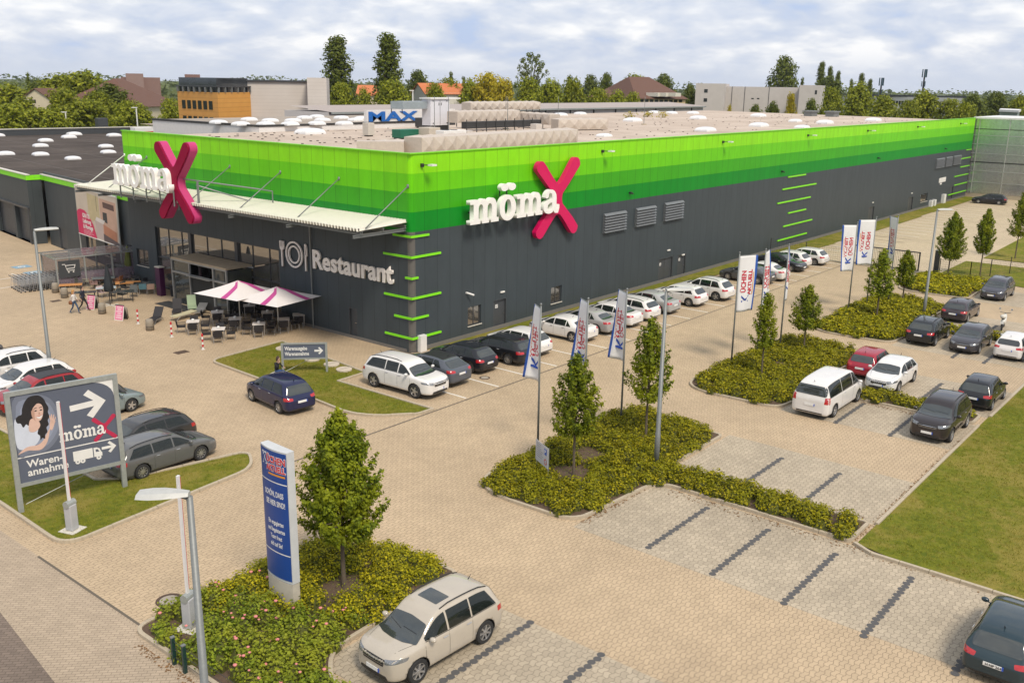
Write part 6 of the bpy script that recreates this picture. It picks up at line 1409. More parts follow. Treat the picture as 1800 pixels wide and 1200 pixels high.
def parasol(px, py, zt, half, ang, lab, edge):
    p = g(px, py); o = thing('parasol', (p.x, p.y, 0), radians(ang), lab, 'parasol', 'white parasols with magenta crosses'); m = MB(); m.tube([(0, 0, 0), (0, 0, zt)], .035, 8); m.build('pole', SILL, o, smooth=True)
    m = MB(); m.box(-.35, .35, -.35, .35, 0, .08); m.build('base', CONC, o)
    ze = zt-edge; N_ = 12
    def surf(u, v): r_ = max(abs(u), abs(v)); sag = -.06*sin(pi*r_); return Vector((u*half, v*half, zt+(ze-zt)*r_+sag+ .04*(abs(u)*abs(v))*0))
    for q in range(4):
        m = MB(); R_ = Matrix.Rotation(pi/2*q, 4, 'Z')
        for i in range(N_):
            r1, r2 = i/N_, (i+1)/N_
            for j in range(N_):
                t1, t2 = -1+2*j/N_, -1+2*(j+1)/N_
                pts = [surf(r1, r1*t1), surf(r2, r2*t1), surf(r2, r2*t2), surf(r1, r1*t2)]
                if (pts[0]-pts[3]).length < 1e-6: pts = pts[:3]
                m.add([R_@v for v in pts], [tuple(range(len(pts)))], 0)
        m.build('canopy_panel', M('white_canvas', (.74, .70, .68), .7, var=.04), o)
    for q in range(4):                                   # magenta arms of the cross sewn over the seams
        m = MB(); R_ = Matrix.Rotation(pi/2*q, 4, 'Z')
        def s2(r_, w_): return R_ @ (surf(r_, w_)+Vector((0, 0, .012)))
        for i in range(N_):
            r1, r2 = .02+.98*i/N_, .02+.98*(i+1)/N_; c1, c2 = .16+.22*r1, .16+.22*r2
            w1, w2_ = .085+.03*r1, .085+.03*r2
            for (ca, cb, wa, wb) in ((min(c1, r1*.9), min(c2, r2*.9), w1, w2_),):
                a1, b1 = min(ca+wa, r1), min(cb+wb, r2); a0, b0 = min(ca-wa, r1*.98), min(cb-wb, r2*.98)
                m.add([s2(r1, a0), s2(r2, b0), s2(r2, b1), s2(r1, a1)], [(0, 1, 2, 3)])
        m.build('magenta_band', M('magenta_canvas', (.50, .07, .27), .7, var=.06), o)
    return o
parasol(423, 575, 3.15, 2.0, 8, 'rear white parasol with magenta cross, nearer the glass front', .75)
parasol(490, 583, 3.0, 2.0, 8, 'front white parasol with magenta cross, overlapping the other', .72)
def closed(px, py, h, col, lab, r_=.26, cant=False):
    p = g(px, py); o = thing('closed_parasol', (p.x, p.y, 0), 0, lab, 'parasol'); m = MB(); m.tube([(0, 0, 0), (0, 0, h)], .03, 8); m.build('pole', BLK, o); m = MB()
    pr = [(.03, h), (.10, h-.25), (r_*.9, h*.52), (r_, h*.42), (r_*.75, h*.36)]
    vs = []; n = 16
    for r0, z in pr: vs += [(r0*(1+.22*cos(k*pi))*cos(2*pi*k/n), r0*(1+.22*cos(k*pi))*sin(2*pi*k/n), z) for k in range(n)]
    m.add(vs, [(i*n+k, i*n+(k+1) % n, (i+1)*n+(k+1) % n, (i+1)*n+k) for i in range(len(pr)-1) for k in range(n)]); m.build('folded_canopy', M('cloth_%d' % px, col, .8, var=.3), o, smooth=True)
    m = MB(); m.box(-.6, .6, -.04, .04, 0, .05); m.box(-.04, .04, -.6, -.04, 0, .05); m.box(-.04, .04, .04, .6, 0, .05); m.build('foot', SILL, o)
    if cant: m = MB(); m.tube([(.9, 0, 0), (.9, 0, 1.6), (.6, 0, 2.5), (0, 0, h+.05)], .035, 7); m.build('cantilever_mast', BLK, o)
closed(194, 537, 2.9, (.02, .025, .03), 'closed black parasol standing among the terrace tables', .30); closed(228, 487, 2.6, (.20, .22, .05), 'folded olive green parasol by the window', .28, True)
WOOD = M('orange_wood', (.50, .22, .06), .5, var=.3, scale=6); 
for px, py, ln, wd, mat, lab in ((225, 496, 1.8, .9, WOOD, 'orange wooden terrace table before the dark glass table'), (124, 500, 1.6, .8, WOOD, 'orange wooden table at the end of the trolleys'), (186, 505, 1.4, .8, M('pale_blue_glass', (.45, .52, .55), .15), 'pale glass table beside the closed black parasol'), (214, 512, 1.7, .9, M('dark_glass_top', (.05, .06, .06), .1), 'dark table right of the closed black parasol'), (258, 497, 1.9, 1.0, M('dark_glass_top', (.05, .06, .06), .1), 'dark table by the purple pillar'), (182, 488, 1.6, .9, M('slate_top', (.12, .15, .15), .3), 'slate blue table behind the closed black parasol'), (147, 513, 1.7, .8, M('dark_glass_top', (.05, .06, .06), .1), 'dark table behind the walking man')):
    p = g(px, py, .75); o = mk_table(mat, wd, ln); o.location = (p.x, p.y, 0); o.rotation_euler = (0, 0, radians(-30)); tag(o, lab, 'table', 'garden tables on show')
GCH = 'garden chairs on show'
for px, py, col, lab, a in ((181, 523, (.55, .42, .42), 'pale pink shell chair beside the black parasol', 10), (252, 517, (.10, .22, .27), 'petrol blue chair left of the beige one', 150), (265, 517, (.48, .33, .26), 'beige pink chair between blue and green chairs', 160), (278, 514, (.22, .36, .18), 'green chair beside the purple pillar', 200), (155, 503, (.33, .31, .22), 'grey green chair behind the walking man', 30), (133, 503, (.03, .03, .05), 'black chair at the orange table by the trolleys', 200), (166, 508, (.30, .18, .16), 'brown chair left of the pink boards', 70), (200, 500, (.05, .05, .055), 'black chair behind the closed parasol', 100), (216, 527, (.06, .07, .07), 'dark folding chair below the dark table', 20), (236, 522, (.10, .11, .11), 'grey folding chair next to the blue chair', -30), (170, 493, (.05, .05, .07), 'dark chair at the slate table', 140), (205, 487, (.08, .10, .05), 'olive chair near the window wall', 180), (240, 497, (.05, .05, .05), 'black chair pushed under the orange table', 60), (192, 520, (.06, .06, .06), 'black chair at the pale glass table', 0)):
    p = g(px, py); o = mk_chair(M('seat_%d' % px, col, .6)); o.location = (p.x, p.y, 0); o.rotation_euler = (0, 0, radians(a)); tag(o, lab, 'chair', GCH)
def lounger(px, py, ang, col, lab, rec=50):
    p = g(px, py); o = thing('lounger', (p.x, p.y, 0), radians(ang), lab, 'lounger', 'loungers in front of the entrance'); m = MB(); m.box(-.9, .25, -.30, .30, .30, .34); m.build('seat', col, o); m = MB(); T = Matrix.Translation((.25, 0, .32)) @ Matrix.Rotation(radians(-rec), 4, 'Y'); m.box(0, .75, -.30, .30, 0, .04, T=T); m.build('backrest', col, o)
    for s_ in (1, -1): m = MB(); m.tube([(-.85, s_*.28, 0), (-.5, s_*.3, .30), (.3, s_*.3, .30), (.6, s_*.28, 0)], .018, 6); m.build('leg', ALU, o)
lounger(274, 566, 35, WIC, 'black deckchair behind a concrete bollard'); lounger(312, 552, 55, WIC, 'black reclining chair in front of the door mat', 65); lounger(338, 545, 60, M('pale_green_canvas', (.30, .38, .24), .7), 'pale green reclining chair beside the menu board', 60); lounger(322, 560, 10, M('cream_slats', (.50, .46, .30), .6), 'low cream slatted lounger on the paving', 4); lounger(352, 552, 40, ALU, 'light metal lounger next to the green chair', 20)
p = g(372, 540); o = thing('menu_board', (p.x, p.y, 0), radians(-90), 'colourful menu board leaning by the vestibule under the rear parasol', 'menu board'); m = MB(); m.box(-.95, .95, -.03, .03, .15, 1.35); f = m.build('panel', SILL, o)
rnd = random.Random(3)
for i in range(26):
    x, z = rnd.uniform(-.85, .7), rnd.uniform(.22, 1.2); m = MB(); m.box(x, x+rnd.uniform(.08, .22), -.036-.0004*i, -.031, z, z+rnd.uniform(.05, .12)); m.build('picture', M('menu_%d' % (i % 5), [(.5, .2, .08), (.45, .1, .25), (.3, .3, .35), (.6, .45, .2), (.25, .1, .3)][i % 5], .5), f)
for x in (-.8, .8): m = MB(); m.box(x-.03, x+.03, -.2, .2, 0, .15); m.build('foot', BLK, o)
p = g(280, 505); o = thing('purple_pillar', (*g(284, 519)[:2], 0), 0, 'slim dark purple display pillar with white top near the entrance', 'pillar'); m = MB(); m.box(-.2, .2, -.3, .3, 0, 2.15); m.build('shaft', M('deep_purple', (.05, .008, .045), .4), o); m = MB(); m.box(-.23, .23, -.33, .33, 2.15, 2.22); m.build('cap', SILL, o)
for px, py, col, lab, h in ((305, 520, (.03, .03, .035), 'black storage box left of the vestibule', .75), (320, 520, (.42, .41, .40), 'pale grey litter bin beside the vestibule', .95)):
    p = g(px, py); o = thing('bin', (p.x, p.y, 0), .4, lab, 'bin'); m = MB(); m.lathe([(0, 0), (.24, 0), (.29, h), (.0, h)], 14 if h > .8 else 4); m.build('body', M('bin_%d' % px, col, .5), o); m = MB(); m.lathe([(.31, h), (.31, h+.06), (0, h+.1)], 14 if h > .8 else 4); m.build('lid', BLK, o)
# trolley shelter
sh = thing('trolley_shelter', (-5.9, 32.7, 0), radians(-8), 'glass trolley shelter with cart sign beside the terrace', 'shelter')
Ls, Ds = 6.6, -3.5
T0 = Matrix.Identity(4)
for x in (.2, 2.3, 4.4, 6.4):
    for y in (0, -Ds): m = MB(); m.box(x-.05, x+.05, y-.05, y+.05, 0, 2.35); m.build('post', GALV2, sh)
m = MB()
for y in (0, -Ds*.33, -Ds*.66, -Ds): m.box(0, Ls, y-.04, y+.04, 2.35, 2.43)
for x in (.2, 6.4): m.box(x-.04, x+.04, -Ds, 0, 2.27, 2.349)
m.build('roof_beam', GALV2, sh)
def clear_glass(name, col, al):
    if name in MATS: return MATS[name]
    m = M(name, col, .05, var=.05); m.node_tree.nodes['Principled BSDF'].inputs['Alpha'].default_value = al; return m
CG = clear_glass('tinted_shelter_glass', (.24, .19, .24), .42)
m = MB(); m.box(.25, 6.35, 3.49, 3.51, .25, 2.2); m.build('rear_glass', CG, sh); m = MB(); m.box(.25, 6.35, -.01, .01, .25, 1.2); m.build('front_glass', CG, sh); m = MB(); m.box(6.38, 6.42, .06, 3.44, .25, 2.2); m.build('end_glass', CG, sh); m = MB(); m.box(0, Ls, -Ds, 0, 2.44, 2.46); m.build('roof_glass', clear_glass('roof_glass', (.30, .28, .28), .3), sh)
m = MB(); m.box(.3, 1.9, -.12, -.09, .9, 2.2); sg = m.build('cart_sign', DOORM, sh)
# the shelter's facing side looks to the square: build sign and carts in its frame
Tm = frame((.42, -.125, 1.05), (1, 0, 0), (0, 0, 1))
for lp in ([(.15, .85), (.35, .85), (.50, .35), (1.05, .35), (1.05, .40), (.54, .40), (.50, .50), (1.05, .50), (1.15, .80), (.40, .80), (.38, .90), (.15, .90)],): outline('cart_symbol', [lp, [(.46, .56), (.43, .75), (1.07, .75), (1.02, .56)]], SIGNW, Tm, sg, .003)
for x in (.60, .95): outline('cart_symbol_wheel', [ell(x, .25, .06, .06, 12)], SIGNW, Tm, sg, .003)
CHR = M('trolley_chrome', (.45, .46, .47), .35, .7, var=.2); crt = empty('shopping_trolley')
m = MB()
for s_ in (-.28, .28):
    m.tube([(-.42, s_, .12), (.40, s_, .12)], .016, 5); m.tube([(-.40, s_, .12), (-.30, s_, .98), (-.48, s_, 1.03)], .016, 5)
m.build('frame', CHR, crt); m = MB()
for z in (.50, .62, .74, .86, .98):
    f = (z-.5)/.48; x0, x1 = -.30+.0*f, .30+.16*f; w_ = .22+.05*f
    m.tube([(x0, -w_, z), (x1, -w_*.85, z), (x1, w_*.85, z), (x0, w_, z)], .010, 4)
for i in range(8): x = -.3+.075*i; m.tube([(x, -.24, .95), (x, -.22, .5), (x, .22, .5), (x, .24, .95)], .007, 4)
m.build('basket', CHR, crt); m = MB(); m.tube([(-.48, -.28, 1.03), (-.48, .28, 1.03)], .025, 6); m.build('handle', BLK, crt)
for x in (-.36, .36):
    for s_ in (-.25, .25): m = MB(); m.tube([(x, s_-.015, .06), (x, s_+.015, .06)], .06, 8); m.build('castor', BLK, crt)
snapshot(); rows = [(2.55, 'back'), (1.65, 'middle'), (.75, 'front')]; fr = True
shM = Matrix.Translation((-5.9, 32.7, 0)) @ Matrix.Rotation(radians(-8), 4, 'Z')
for y, nm in rows:
    for i in range(26):
        o = crt if fr else dup(crt); fr = False; p = shM @ Vector((-2.0+i*.30, y, 0)); o.location = p; o.rotation_euler = (0, 0, radians(-8)); tag(o, 'wire shopping trolley nested in the %s row under the glass shelter' % nm, 'trolley', 'nested trolleys, %s row' % nm)
# banner with kitchen picture before the wing wall
bn = thing('wall_banner', (.10, 27.3, 0), -th, 'large kitchen advertising banner with red swoosh hung on a steel frame', 'banner')
for u in (7.55, 17.0): m = MB(); m.tube([(-.35, u, 0), (-.35, u, 6.5)], .06, 8); m.build('post', GALV2, bn)
m = MB(); m.box(-.40, -.34, 7.6, 16.95, 2.35, 6.35); pb = m.build('banner_cloth', M('cream_print', (.55, .47, .38), .6, var=.15, scale=.6), bn)
m = MB(); m.box(-.43, -.33, 7.55, 17.0, 6.35, 6.45); m.box(-.43, -.33, 7.55, 17.0, 2.27, 2.35); m.build('rail', SIGNW, bn)
TB = frame((-.405, 16.95, 2.35), (0, -1, 0), (0, 0, 1)); bw, bh = 9.35, 4.0
def bp(name, pts, col, dz, smooth_=False): pts = [(x*bw, y*bh) for x, y in pts]; outline(name, [sm(pts) if smooth_ else pts], M('print_%s' % name, col, .6, var=.2, scale=1.5), TB @ Matrix.Translation((0, 0, dz)), pb, .002)
bp('kitchen_wall', [(.30, .35), (.30, .95), (.58, .92), (.58, .40)], (.50, .42, .24), .002); bp('tall_cupboard', [(.60, .15), (.60, .90), (.98, .88), (.98, .12)], (.52, .33, .24), .003); bp('oven', [(.66, .42), (.66, .62), (.76, .62), (.76, .40)], (.03, .03, .03), .007)
bp('shelf', [(.68, .72), (.68, .84), (.94, .82), (.94, .70)], (.10, .05, .04), .007); bp('drawers', [(.66, .10), (.66, .36), (.96, .26), (.96, .02)], (.42, .17, .09), .008); bp('worktop', [(.46, .40), (.50, .48), (.70, .44), (.66, .36)], (.65, .60, .55), .010); bp('kitchen_island', [(.46, .05), (.46, .40), (.64, .36), (.64, .03)], (.50, .40, .36), .009); bp('dark_floor', [(.64, .0), (.64, .16), (1, .05), (1, 0)], (.09, .06, .06), .010)
bp('pendant', [(.52, .60), (.525, .60), (.525, .95), (.52, .95)], (.02, .02, .02), .011)
bp('red_swoosh', [(0, 0), (0, .48), (.03, .53), (.10, .56), (.20, .55), (.30, .46), (.40, .28), (.47, .0)], (.58, .01, .09), .014)
for i, (s_, sz) in enumerate((('GRATIS', .52), ('Lieferung', .52), ('& Montage', .52))): text('lettering', s_, sz, SIGNW, TB @ Matrix.Translation((1.3, 1.55-i*.48, .02)), pb, .002, .016)
m = MB()
for i, wd in enumerate((2.2, 2.0, 2.4, 1.8)): m.box(1.3, 1.3+wd, .42-i*.11, .46-i*.11, .018, .022, T=TB)
m.build('printed_lines', M('pale_red_print', (.75, .35, .4), .6), pb)
# bicycle leaning at the wall
def bicycle(loc, ang):
    o = thing('bicycle', loc, ang, 'white bicycle leaning at the grey wall beside the window', 'bicycle')
    for x in (-.52, .52):
        m = MB(); m.lathe([(.31, -.015), (.345, -.015), (.345, .015), (.31, .015), (.31, -.015)], 22, 0, Matrix.Translation((x, 0, .345)) @ Matrix.Rotation(pi/2, 4, 'X')); w = m.build('wheel', TYRE, o, smooth=True); m = MB()
        for k_ in range(10): a = pi*k_/10; m.tube([(x-cos(a)*.31, 0, .345-sin(a)*.31), (x+cos(a)*.31, 0, .345+sin(a)*.31)], .003, 3)
        m.build('spokes', ALU, w)
    m = MB()
    for a, b in (((-.52, 0, .345), (-.08, 0, .33)), ((-.08, 0, .33), (.38, 0, .68)), ((-.52, 0, .345), (-.18, 0, .80)), ((-.18, 0, .80), (.36, 0, .80)), ((-.08, 0, .33), (-.22, 0, .95)), ((.34, 0, .90), (.52, 0, .345))): m.tube([a, b], .02, 6)
    m.build('frame', SIGNW, o); m = MB(); m.box(-.36, -.10, -.07, .07, .95, 1.0); m.build('saddle', BLK, o); m = MB(); m.tube([(.25, -.28, 1.08), (.33, 0, 1.0), (.25, .28, 1.08)], .016, 6); m.tube([(.34, 0, .88), (.33, 0, 1.0)], .016, 6); m.build('handlebar', BLK, o)
    m = MB(); m.box(-.62, -.25, -.06, .06, .74, .77); m.build('carrier', BLK, o); m = MB(); m.box(-.75, -.70, -.04, .04, .3, .72); m.build('mudguard', SIGNW, o)
bp_ = WT @ Vector((-.75, 7.2, 0)); bicycle((bp_.x, bp_.y, 0), pi/2-th)
# planters and more chairs along the wall
for i_, (px, py, lab) in enumerate(((236, 480, 'planter with dry golden grass left of the grey planter by the wall'), (252, 486, 'planter with dry golden grass at the wall under the small window'), (270, 494, 'planter with green shrub between window and shopfront'))):
    p = g(px, py); o = thing('planter', (p.x, p.y, 0), 0, lab, 'planter', 'planters by the wall'); m = MB(); m.lathe([(0, 0), (.20, 0), (.27, .42), (.23, .42), (.22, .38), (0, .38)], 14); m.build('pot', CONC, o, smooth=True); leaves('foliage', [(rnd.gauss(0, .13), rnd.gauss(0, .13), .40+rnd.random()*.55, 0, 0, .2) for _ in range(260)], .14, LF_LIME if i_ < 2 else LF_MID, o, .1, .25)
for px, py, col, lab, a in ((142, 507, (.10, .10, .09), 'dark chair between orange table and walking man', 40), (160, 497, (.45, .40, .30), 'cream chair behind the dark table', 170), (176, 500, (.12, .05, .03), 'brown wooden chair left of the black parasol', 15), (208, 503, (.30, .12, .05), 'reddish chair right of the black parasol', 210), (222, 515, (.05, .05, .05), 'black chair in front of the orange table', 10), (246, 509, (.06, .06, .07), 'black chair left of the purple pillar', 60), (262, 507, (.04, .04, .045), 'black chair beside the dark table by the pillar', 20), (196, 476, (.50, .48, .42), 'pale chair at the back near the bicycle', 190), (211, 492, (.06, .08, .10), 'blue black chair behind the orange table', 180)):
    p = g(px, py); o = mk_chair(M('seat_%d' % px, col, .6)); o.location = (p.x, p.y, 0); o.rotation_euler = (0, 0, radians(a)); tag(o, lab, 'chair', GCH)
# motorcycle
p = g(1762, 578); mo = thing('motorcycle', (p.x, p.y, 0), .12, 'white and black motor scooter with top case in the far bay', 'motorcycle')
for x in (-.68, .72): m = MB(); m.lathe([(.16, -.05), (.27, -.05), (.29, 0), (.27, .05), (.16, .05), (.16, -.05)], 18, 0, Matrix.Translation((x, 0, .29)) @ Matrix.Rotation(pi/2, 4, 'X')); w = m.build('wheel', TYRE, mo, smooth=True); m = MB(); m.lathe([(0, -.03), (.17, -.03), (.17, .03), (0, .03)], 12, 0, Matrix.Translation((x, 0, .29)) @ Matrix.Rotation(pi/2, 4, 'X')); m.build('rim', ALU, w)
def loft(name, secs, mat, parent, n=10):                 # (x, zc, half width, half height)
    m = MB(); vs = [(x, w_*cos(2*pi*k/n), z+h_*sin(2*pi*k/n)) for x, z, w_, h_ in secs for k in range(n)]; s_ = len(secs)
    m.add(vs, [(i*n+k, i*n+(k+1) % n, (i+1)*n+(k+1) % n, (i+1)*n+k) for i in range(s_-1) for k in range(n)]+[tuple(range(n-1, -1, -1)), tuple((s_-1)*n+k for k in range(n))]); return m.build(name, mat, parent, smooth=True)
loft('body', [(-.85, .72, .03, .04), (-.6, .66, .14, .14), (-.2, .55, .17, .22), (.15, .45, .17, .18), (.4, .55, .14, .28), (.55, .78, .14, .22), (.62, .95, .05, .05)], M('scooter_white', (.68, .67, .62), .3, coat=.5), mo); loft('seat', [(-.72, .86, .10, .04), (-.3, .88, .15, .05), (.05, .84, .12, .04)], BLK, mo); loft('engine', [(-.6, .32, .10, .10), (-.1, .32, .13, .13), (.2, .30, .10, .06)], BLK, mo); loft('top_case', [(-1.0, 1.02, .15, .09), (-.85, 1.05, .19, .15), (-.62, 1.03, .17, .12)], SILL, mo)
m = MB(); m.tube([(.45, -.33, 1.08), (.55, 0, 1.03), (.45, .33, 1.08)], .02, 6); m.tube([(.72, 0, .30), (.55, 0, 1.03)], .035, 6); m.build('handlebar', BLK, mo)
for s_ in (1, -1): m = MB(); m.tube([(.5, s_*.28, 1.08), (.55, s_*.36, 1.28)], .01, 5); m.lathe([(0, -.01), (.07, 0), (0, .01)], 10, 0, Matrix.Translation((.55, s_*.37, 1.30)) @ Matrix.Rotation(pi/2, 4, 'Y')); m.build('mirror', ALU, mo)
m = MB(); m.box(-.98, -.96, -.1, .1, .55, .72); m.build('number_plate', PLATE, mo)
# gate, fence
go = thing('sliding_gate', (49.2, -8.0, 0), radians(-90), 'dark framed sliding gate of vertical bars beyond the flags', 'gate')
m = MB(); m.box(0, 6.6, -.04, .04, .12, .22); m.box(0, 6.6, -.04, .04, 1.75, 1.85)
for x in (0, 3.3, 6.5): m.box(x, x+.1, -.041, .041, .221, 1.749)
m.build('gate_frame', FRAME, go); m = MB()
for i in range(44): m.box(.15+i*.147, .17+i*.147, -.01, .01, .22, 1.75)
m.build('bars', FRAME, go)
for y in (-7.9, -16.1): o = thing('gate_pillar', (49.0, y, 0), 0, 'dark grey steel gate pillar '+('beside the flag with blue hem' if y > -10 else 'beside the full dark hornbeam'), 'gate pillar'); m = MB(); m.box(-.14, .14, -.2, .2, 0, 2.2); m.build('post', FRAME, o); m = MB(); m.box(-.16, .16, -.22, .22, 2.2, 2.24); m.build('cap', SILL, o)
def fence(P, lab, h=1.45, step=2.9):
    o = thing('wire_fence', (P[0][0], P[0][1], 0), 0, lab, 'fence'); o0_ = Vector((P[0][0], P[0][1])); wm_ = MB()
    for a, b in zip(P, P[1:]):
        a, b = Vector(a)-o0_, Vector(b)-o0_; L_ = (b-a).length; n = max(1, round(L_/step))
        for i in range(n+1): q = a.lerp(b, i/n); m = MB(); m.box(q.x-.035, q.x+.035, q.y-.03, q.y+.03, 0, h+.1); m.build('post', BLK, o)
        for z in [.1+.19*i for i in range(8)]: wm_.tube([(a.x, a.y, z), (b.x, b.y, z)], .008, 4)
        n2 = int(L_/.22)
        for i in range(n2): q = a.lerp(b, i/n2); wm_.tube([(q.x, q.y, .08), (q.x, q.y, h)], .005, 3)
    wm_.build('wire_mesh', BLK, o)
fence([(49.0, -16.4), (49.2, -18.9), (62, -24.0)], 'low black wire fence with posts behind the upright hornbeam')
fence([(49.2, -.4), (49.2, -7.6)], 'short wire fence between the wall and the gate')
# concrete rings in the short lawn
for px, py, lab in ((498, 615, 'round pale shaft cover behind the direction board'), (549, 634, 'round pale shaft cover seen under the board'), (583, 643, 'round pale shaft cover right of the board post'), (605, 652, 'two piece round pale shaft cover nearest the white SUV')):
    p = g(px, py); o = thing('shaft_cover', (p.x, p.y, .05), 0, lab, 'shaft cover', 'round shaft covers in the short lawn'); m = MB(); m.lathe([(.45, 0), (.45, .09), (.40, .11), (0, .11)], 22); m.build('ring', M('shaft_concrete', (.52, .45, .36), .8), o); m = MB(); m.box(-.4, .4, -.012, .012, .111, .118); m.build('groove', CONC, o)
# ------------------------------------------------------------------ people
SKIN = M('skin', (.48, .30, .22), .55)
def person(loc, ang, J, cloth, hair, label, hgt=1.0, extra=None):
    """J: joints in metres (x forward, y left, z up). One skinned body; clothing and hair are its children."""
    root = thing('person', loc, ang, label, 'person')
    V = []; E = []; R = []
    def add(p, r_, par=None): V.append(Vector(p)*hgt); R.append(r_*hgt); i = len(V)-1; (E.append((par, i)) if par is not None else None); return i
    pel = add(J['pelvis'], .125); wa = add(J['waist'], .115, pel); chst = add(J['chest'], .135, wa); nk = add(J['neck'], .052, chst); hd0 = add(J['head'], .070, nk); hd1 = add(Vector(J['head'])+Vector((.015, 0, .10)), .085, hd0); add(Vector(J['head'])+Vector((.0, 0, .18)), .055, hd1)
    ends = {}
    for s_, y in (('l', 1), ('r', -1)):
        sh_ = add(J['sh_'+s_], .055, chst); el = add(J['el_'+s_], .040, sh_); wr_ = add(J['wr_'+s_], .027, el); dv = (Vector(J['wr_'+s_])-Vector(J['el_'+s_])).normalized(); pl_ = add(Vector(J['wr_'+s_])+dv*.05, .030, wr_)
        sd = Vector((0, 1, 0)) if abs(dv.y) < .8 else Vector((1, 0, 0)); sd = (sd-dv*sd.dot(dv)).normalized(); cv = dv.cross(sd)
        for k_, (o_, ln_) in enumerate(((-.03, .065), (-.01, .078), (.01, .073), (.03, .058))): a = add(V[pl_]/hgt+dv*.03+sd*o_, .010, pl_); b = add(V[a]/hgt+dv*ln_*.6+cv*.008, .009, a); add(V[b]/hgt+dv*ln_*.4+cv*.02, .007, b)
        a = add(V[wr_]/hgt+dv*.03-sd*.035, .011, wr_); add(V[a]/hgt+dv*.035-sd*.02, .009, a)
        hp = add(J['hip_'+s_], .085, pel); kn = add(J['kn_'+s_], .060, hp); an = add(J['an_'+s_], .038, kn); ft = Vector(J['an_'+s_]); add(ft+Vector((.15, 0, -.035)), .035, an); ends[s_] = ft
    me = bpy.data.meshes.new('body'); me.from_pydata(V, E, []); o = bpy.data.objects.new('body', me); COL.objects.link(o)
    md = o.modifiers.new('skin', 'SKIN'); md.use_smooth_shade = True
    for i, r_ in enumerate(R): me.skin_vertices[0].data[i].radius = (r_, r_)
    me.skin_vertices[0].data[0].use_root = True
    sb = o.modifiers.new('s', 'SUBSURF'); sb.levels = 1; sb.render_levels = 1
    bpy.context.view_layer.update(); dg = bpy.context.evaluated_depsgraph_get(); m2 = bpy.data.meshes.new_from_object(o.evaluated_get(dg)); bpy.data.objects.remove(o)
    m2.materials.clear(); mats = [SKIN]+cloth['mats']
    for m_ in mats: m2.materials.append(m_)
    for p in m2.polygons: p.material_index = cloth['f'](p.center/hgt)
    m2.polygons.foreach_set('use_smooth', [True]*len(m2.polygons)); b = link(bpy.data.objects.new('body', m2), root)
    H_ = Vector(J['head'])*hgt+Vector((0, 0, .11))
    m = MB(); m.lathe([(.098*sin(pi*i/8)*(1.0 if i < 5 else .92), -.115*cos(pi*i/8)) for i in range(2, 9)], 14, 0, Matrix.Translation(H_+Vector((-.028, 0, .012)))); 
    if hair[1] > 0: m.lathe([(.075, 0), (.095, -hair[1]*.5), (.06, -hair[1]), (0, -hair[1]*1.02)], 12, 0, Matrix.Translation(H_+Vector((-.055, 0, .02))))
    m.build('hair', M(hair[2], hair[0], .7, var=.3, scale=20), b, smooth=True)
    m = MB(); m.tube([H_+Vector((.075, 0, .0)), H_+Vector((.100, 0, -.025))], [.008, .014], 5); m.build('nose', SKIN, b)
    for s_ in (1, -1): m = MB(); m.lathe([(.0, -.004), (.009, 0), (0, .004)], 6, 0, Matrix.Translation(H_+Vector((.082, s_*.03, .005))) @ Matrix.Rotation(pi/2, 4, 'Y')); m.build('eye', INK, b)
    m = MB(); m.box(.082, .088, -.02, .02, -.058, -.050, T=Matrix.Translation(H_)); m.build('mouth', M('lips', (.35, .12, .1), .5), b)
    if extra: extra(root, b)
    return root
WALK = dict(pelvis=(0, 0, .92), waist=(.0, 0, 1.08), chest=(.02, 0, 1.30), neck=(.02, 0, 1.46), head=(.03, 0, 1.54), sh_l=(.0, .19, 1.38), sh_r=(.0, -.19, 1.38), el_l=(.04, .25, 1.12), wr_l=(.20, .24, .93), el_r=(-.08, -.26, 1.12), wr_r=(-.02, -.27, .87), hip_l=(0, .09, .88), hip_r=(0, -.09, .88), kn_l=(.20, .09, .50), an_l=(.28, .09, .08), kn_r=(-.06, -.09, .48), an_r=(-.34, -.09, .13))
def cl_f(top, bot, sleeve):
    return lambda c: (0 if c.z > 1.43 else 3 if c.z < .11 else (2 if c.z < .95 and abs(c.y) < .2 else (1 if abs(c.y) < .2 or c.z > sleeve else 0)))
wm_ = [M('white_blouse', (.68, .66, .64), .7), M('blue_jeans', (.04, .075, .15), .8), BLK]
def bag(root, b): m = MB(); m.lathe([(0, -.13), (.13, -.11), (.15, .0), (.11, .12), (0, .13)], 10, 0, Matrix.Translation((-.02, -.36, .84)) @ Matrix.Diagonal((1, .5, 1, 1))); o = m.build('shoulder_bag', M('brown_leather', (.20, .07, .02), .5), root, smooth=True); m = MB(); m.tube([(-.02, -.36, .96), (0, -.25, 1.36), (0, -.1, 1.42)], .012, 5); m.build('strap', M('brown_leather', (.20, .07, .02), .5), o)
p = g(132, 551); person((p.x, p.y, 0), radians(-60), WALK, dict(mats=wm_, f=cl_f(1, 2, 1.05)), ((.42, .22, .07), .28, 'blonde_hair'), 'blonde woman in white blouse and jeans walking with a brown shoulder bag', .95, bag)
p = g(148, 546); person((p.x, p.y, 0), radians(-50), dict(WALK, wr_l=(.10, .26, .87), el_l=(.0, .26, 1.1)), dict(mats=[M('navy_jacket', (.015, .02, .04), .7), M('black_trousers', (.015, .015, .018), .8), M('brown_shoes', (.09, .03, .015), .5)], f=cl_f(1, 2, .92)), ((.04, .025, .02), 0, 'dark_hair'), 'man in dark jacket and black trousers walking beside the blonde woman', 1.02)
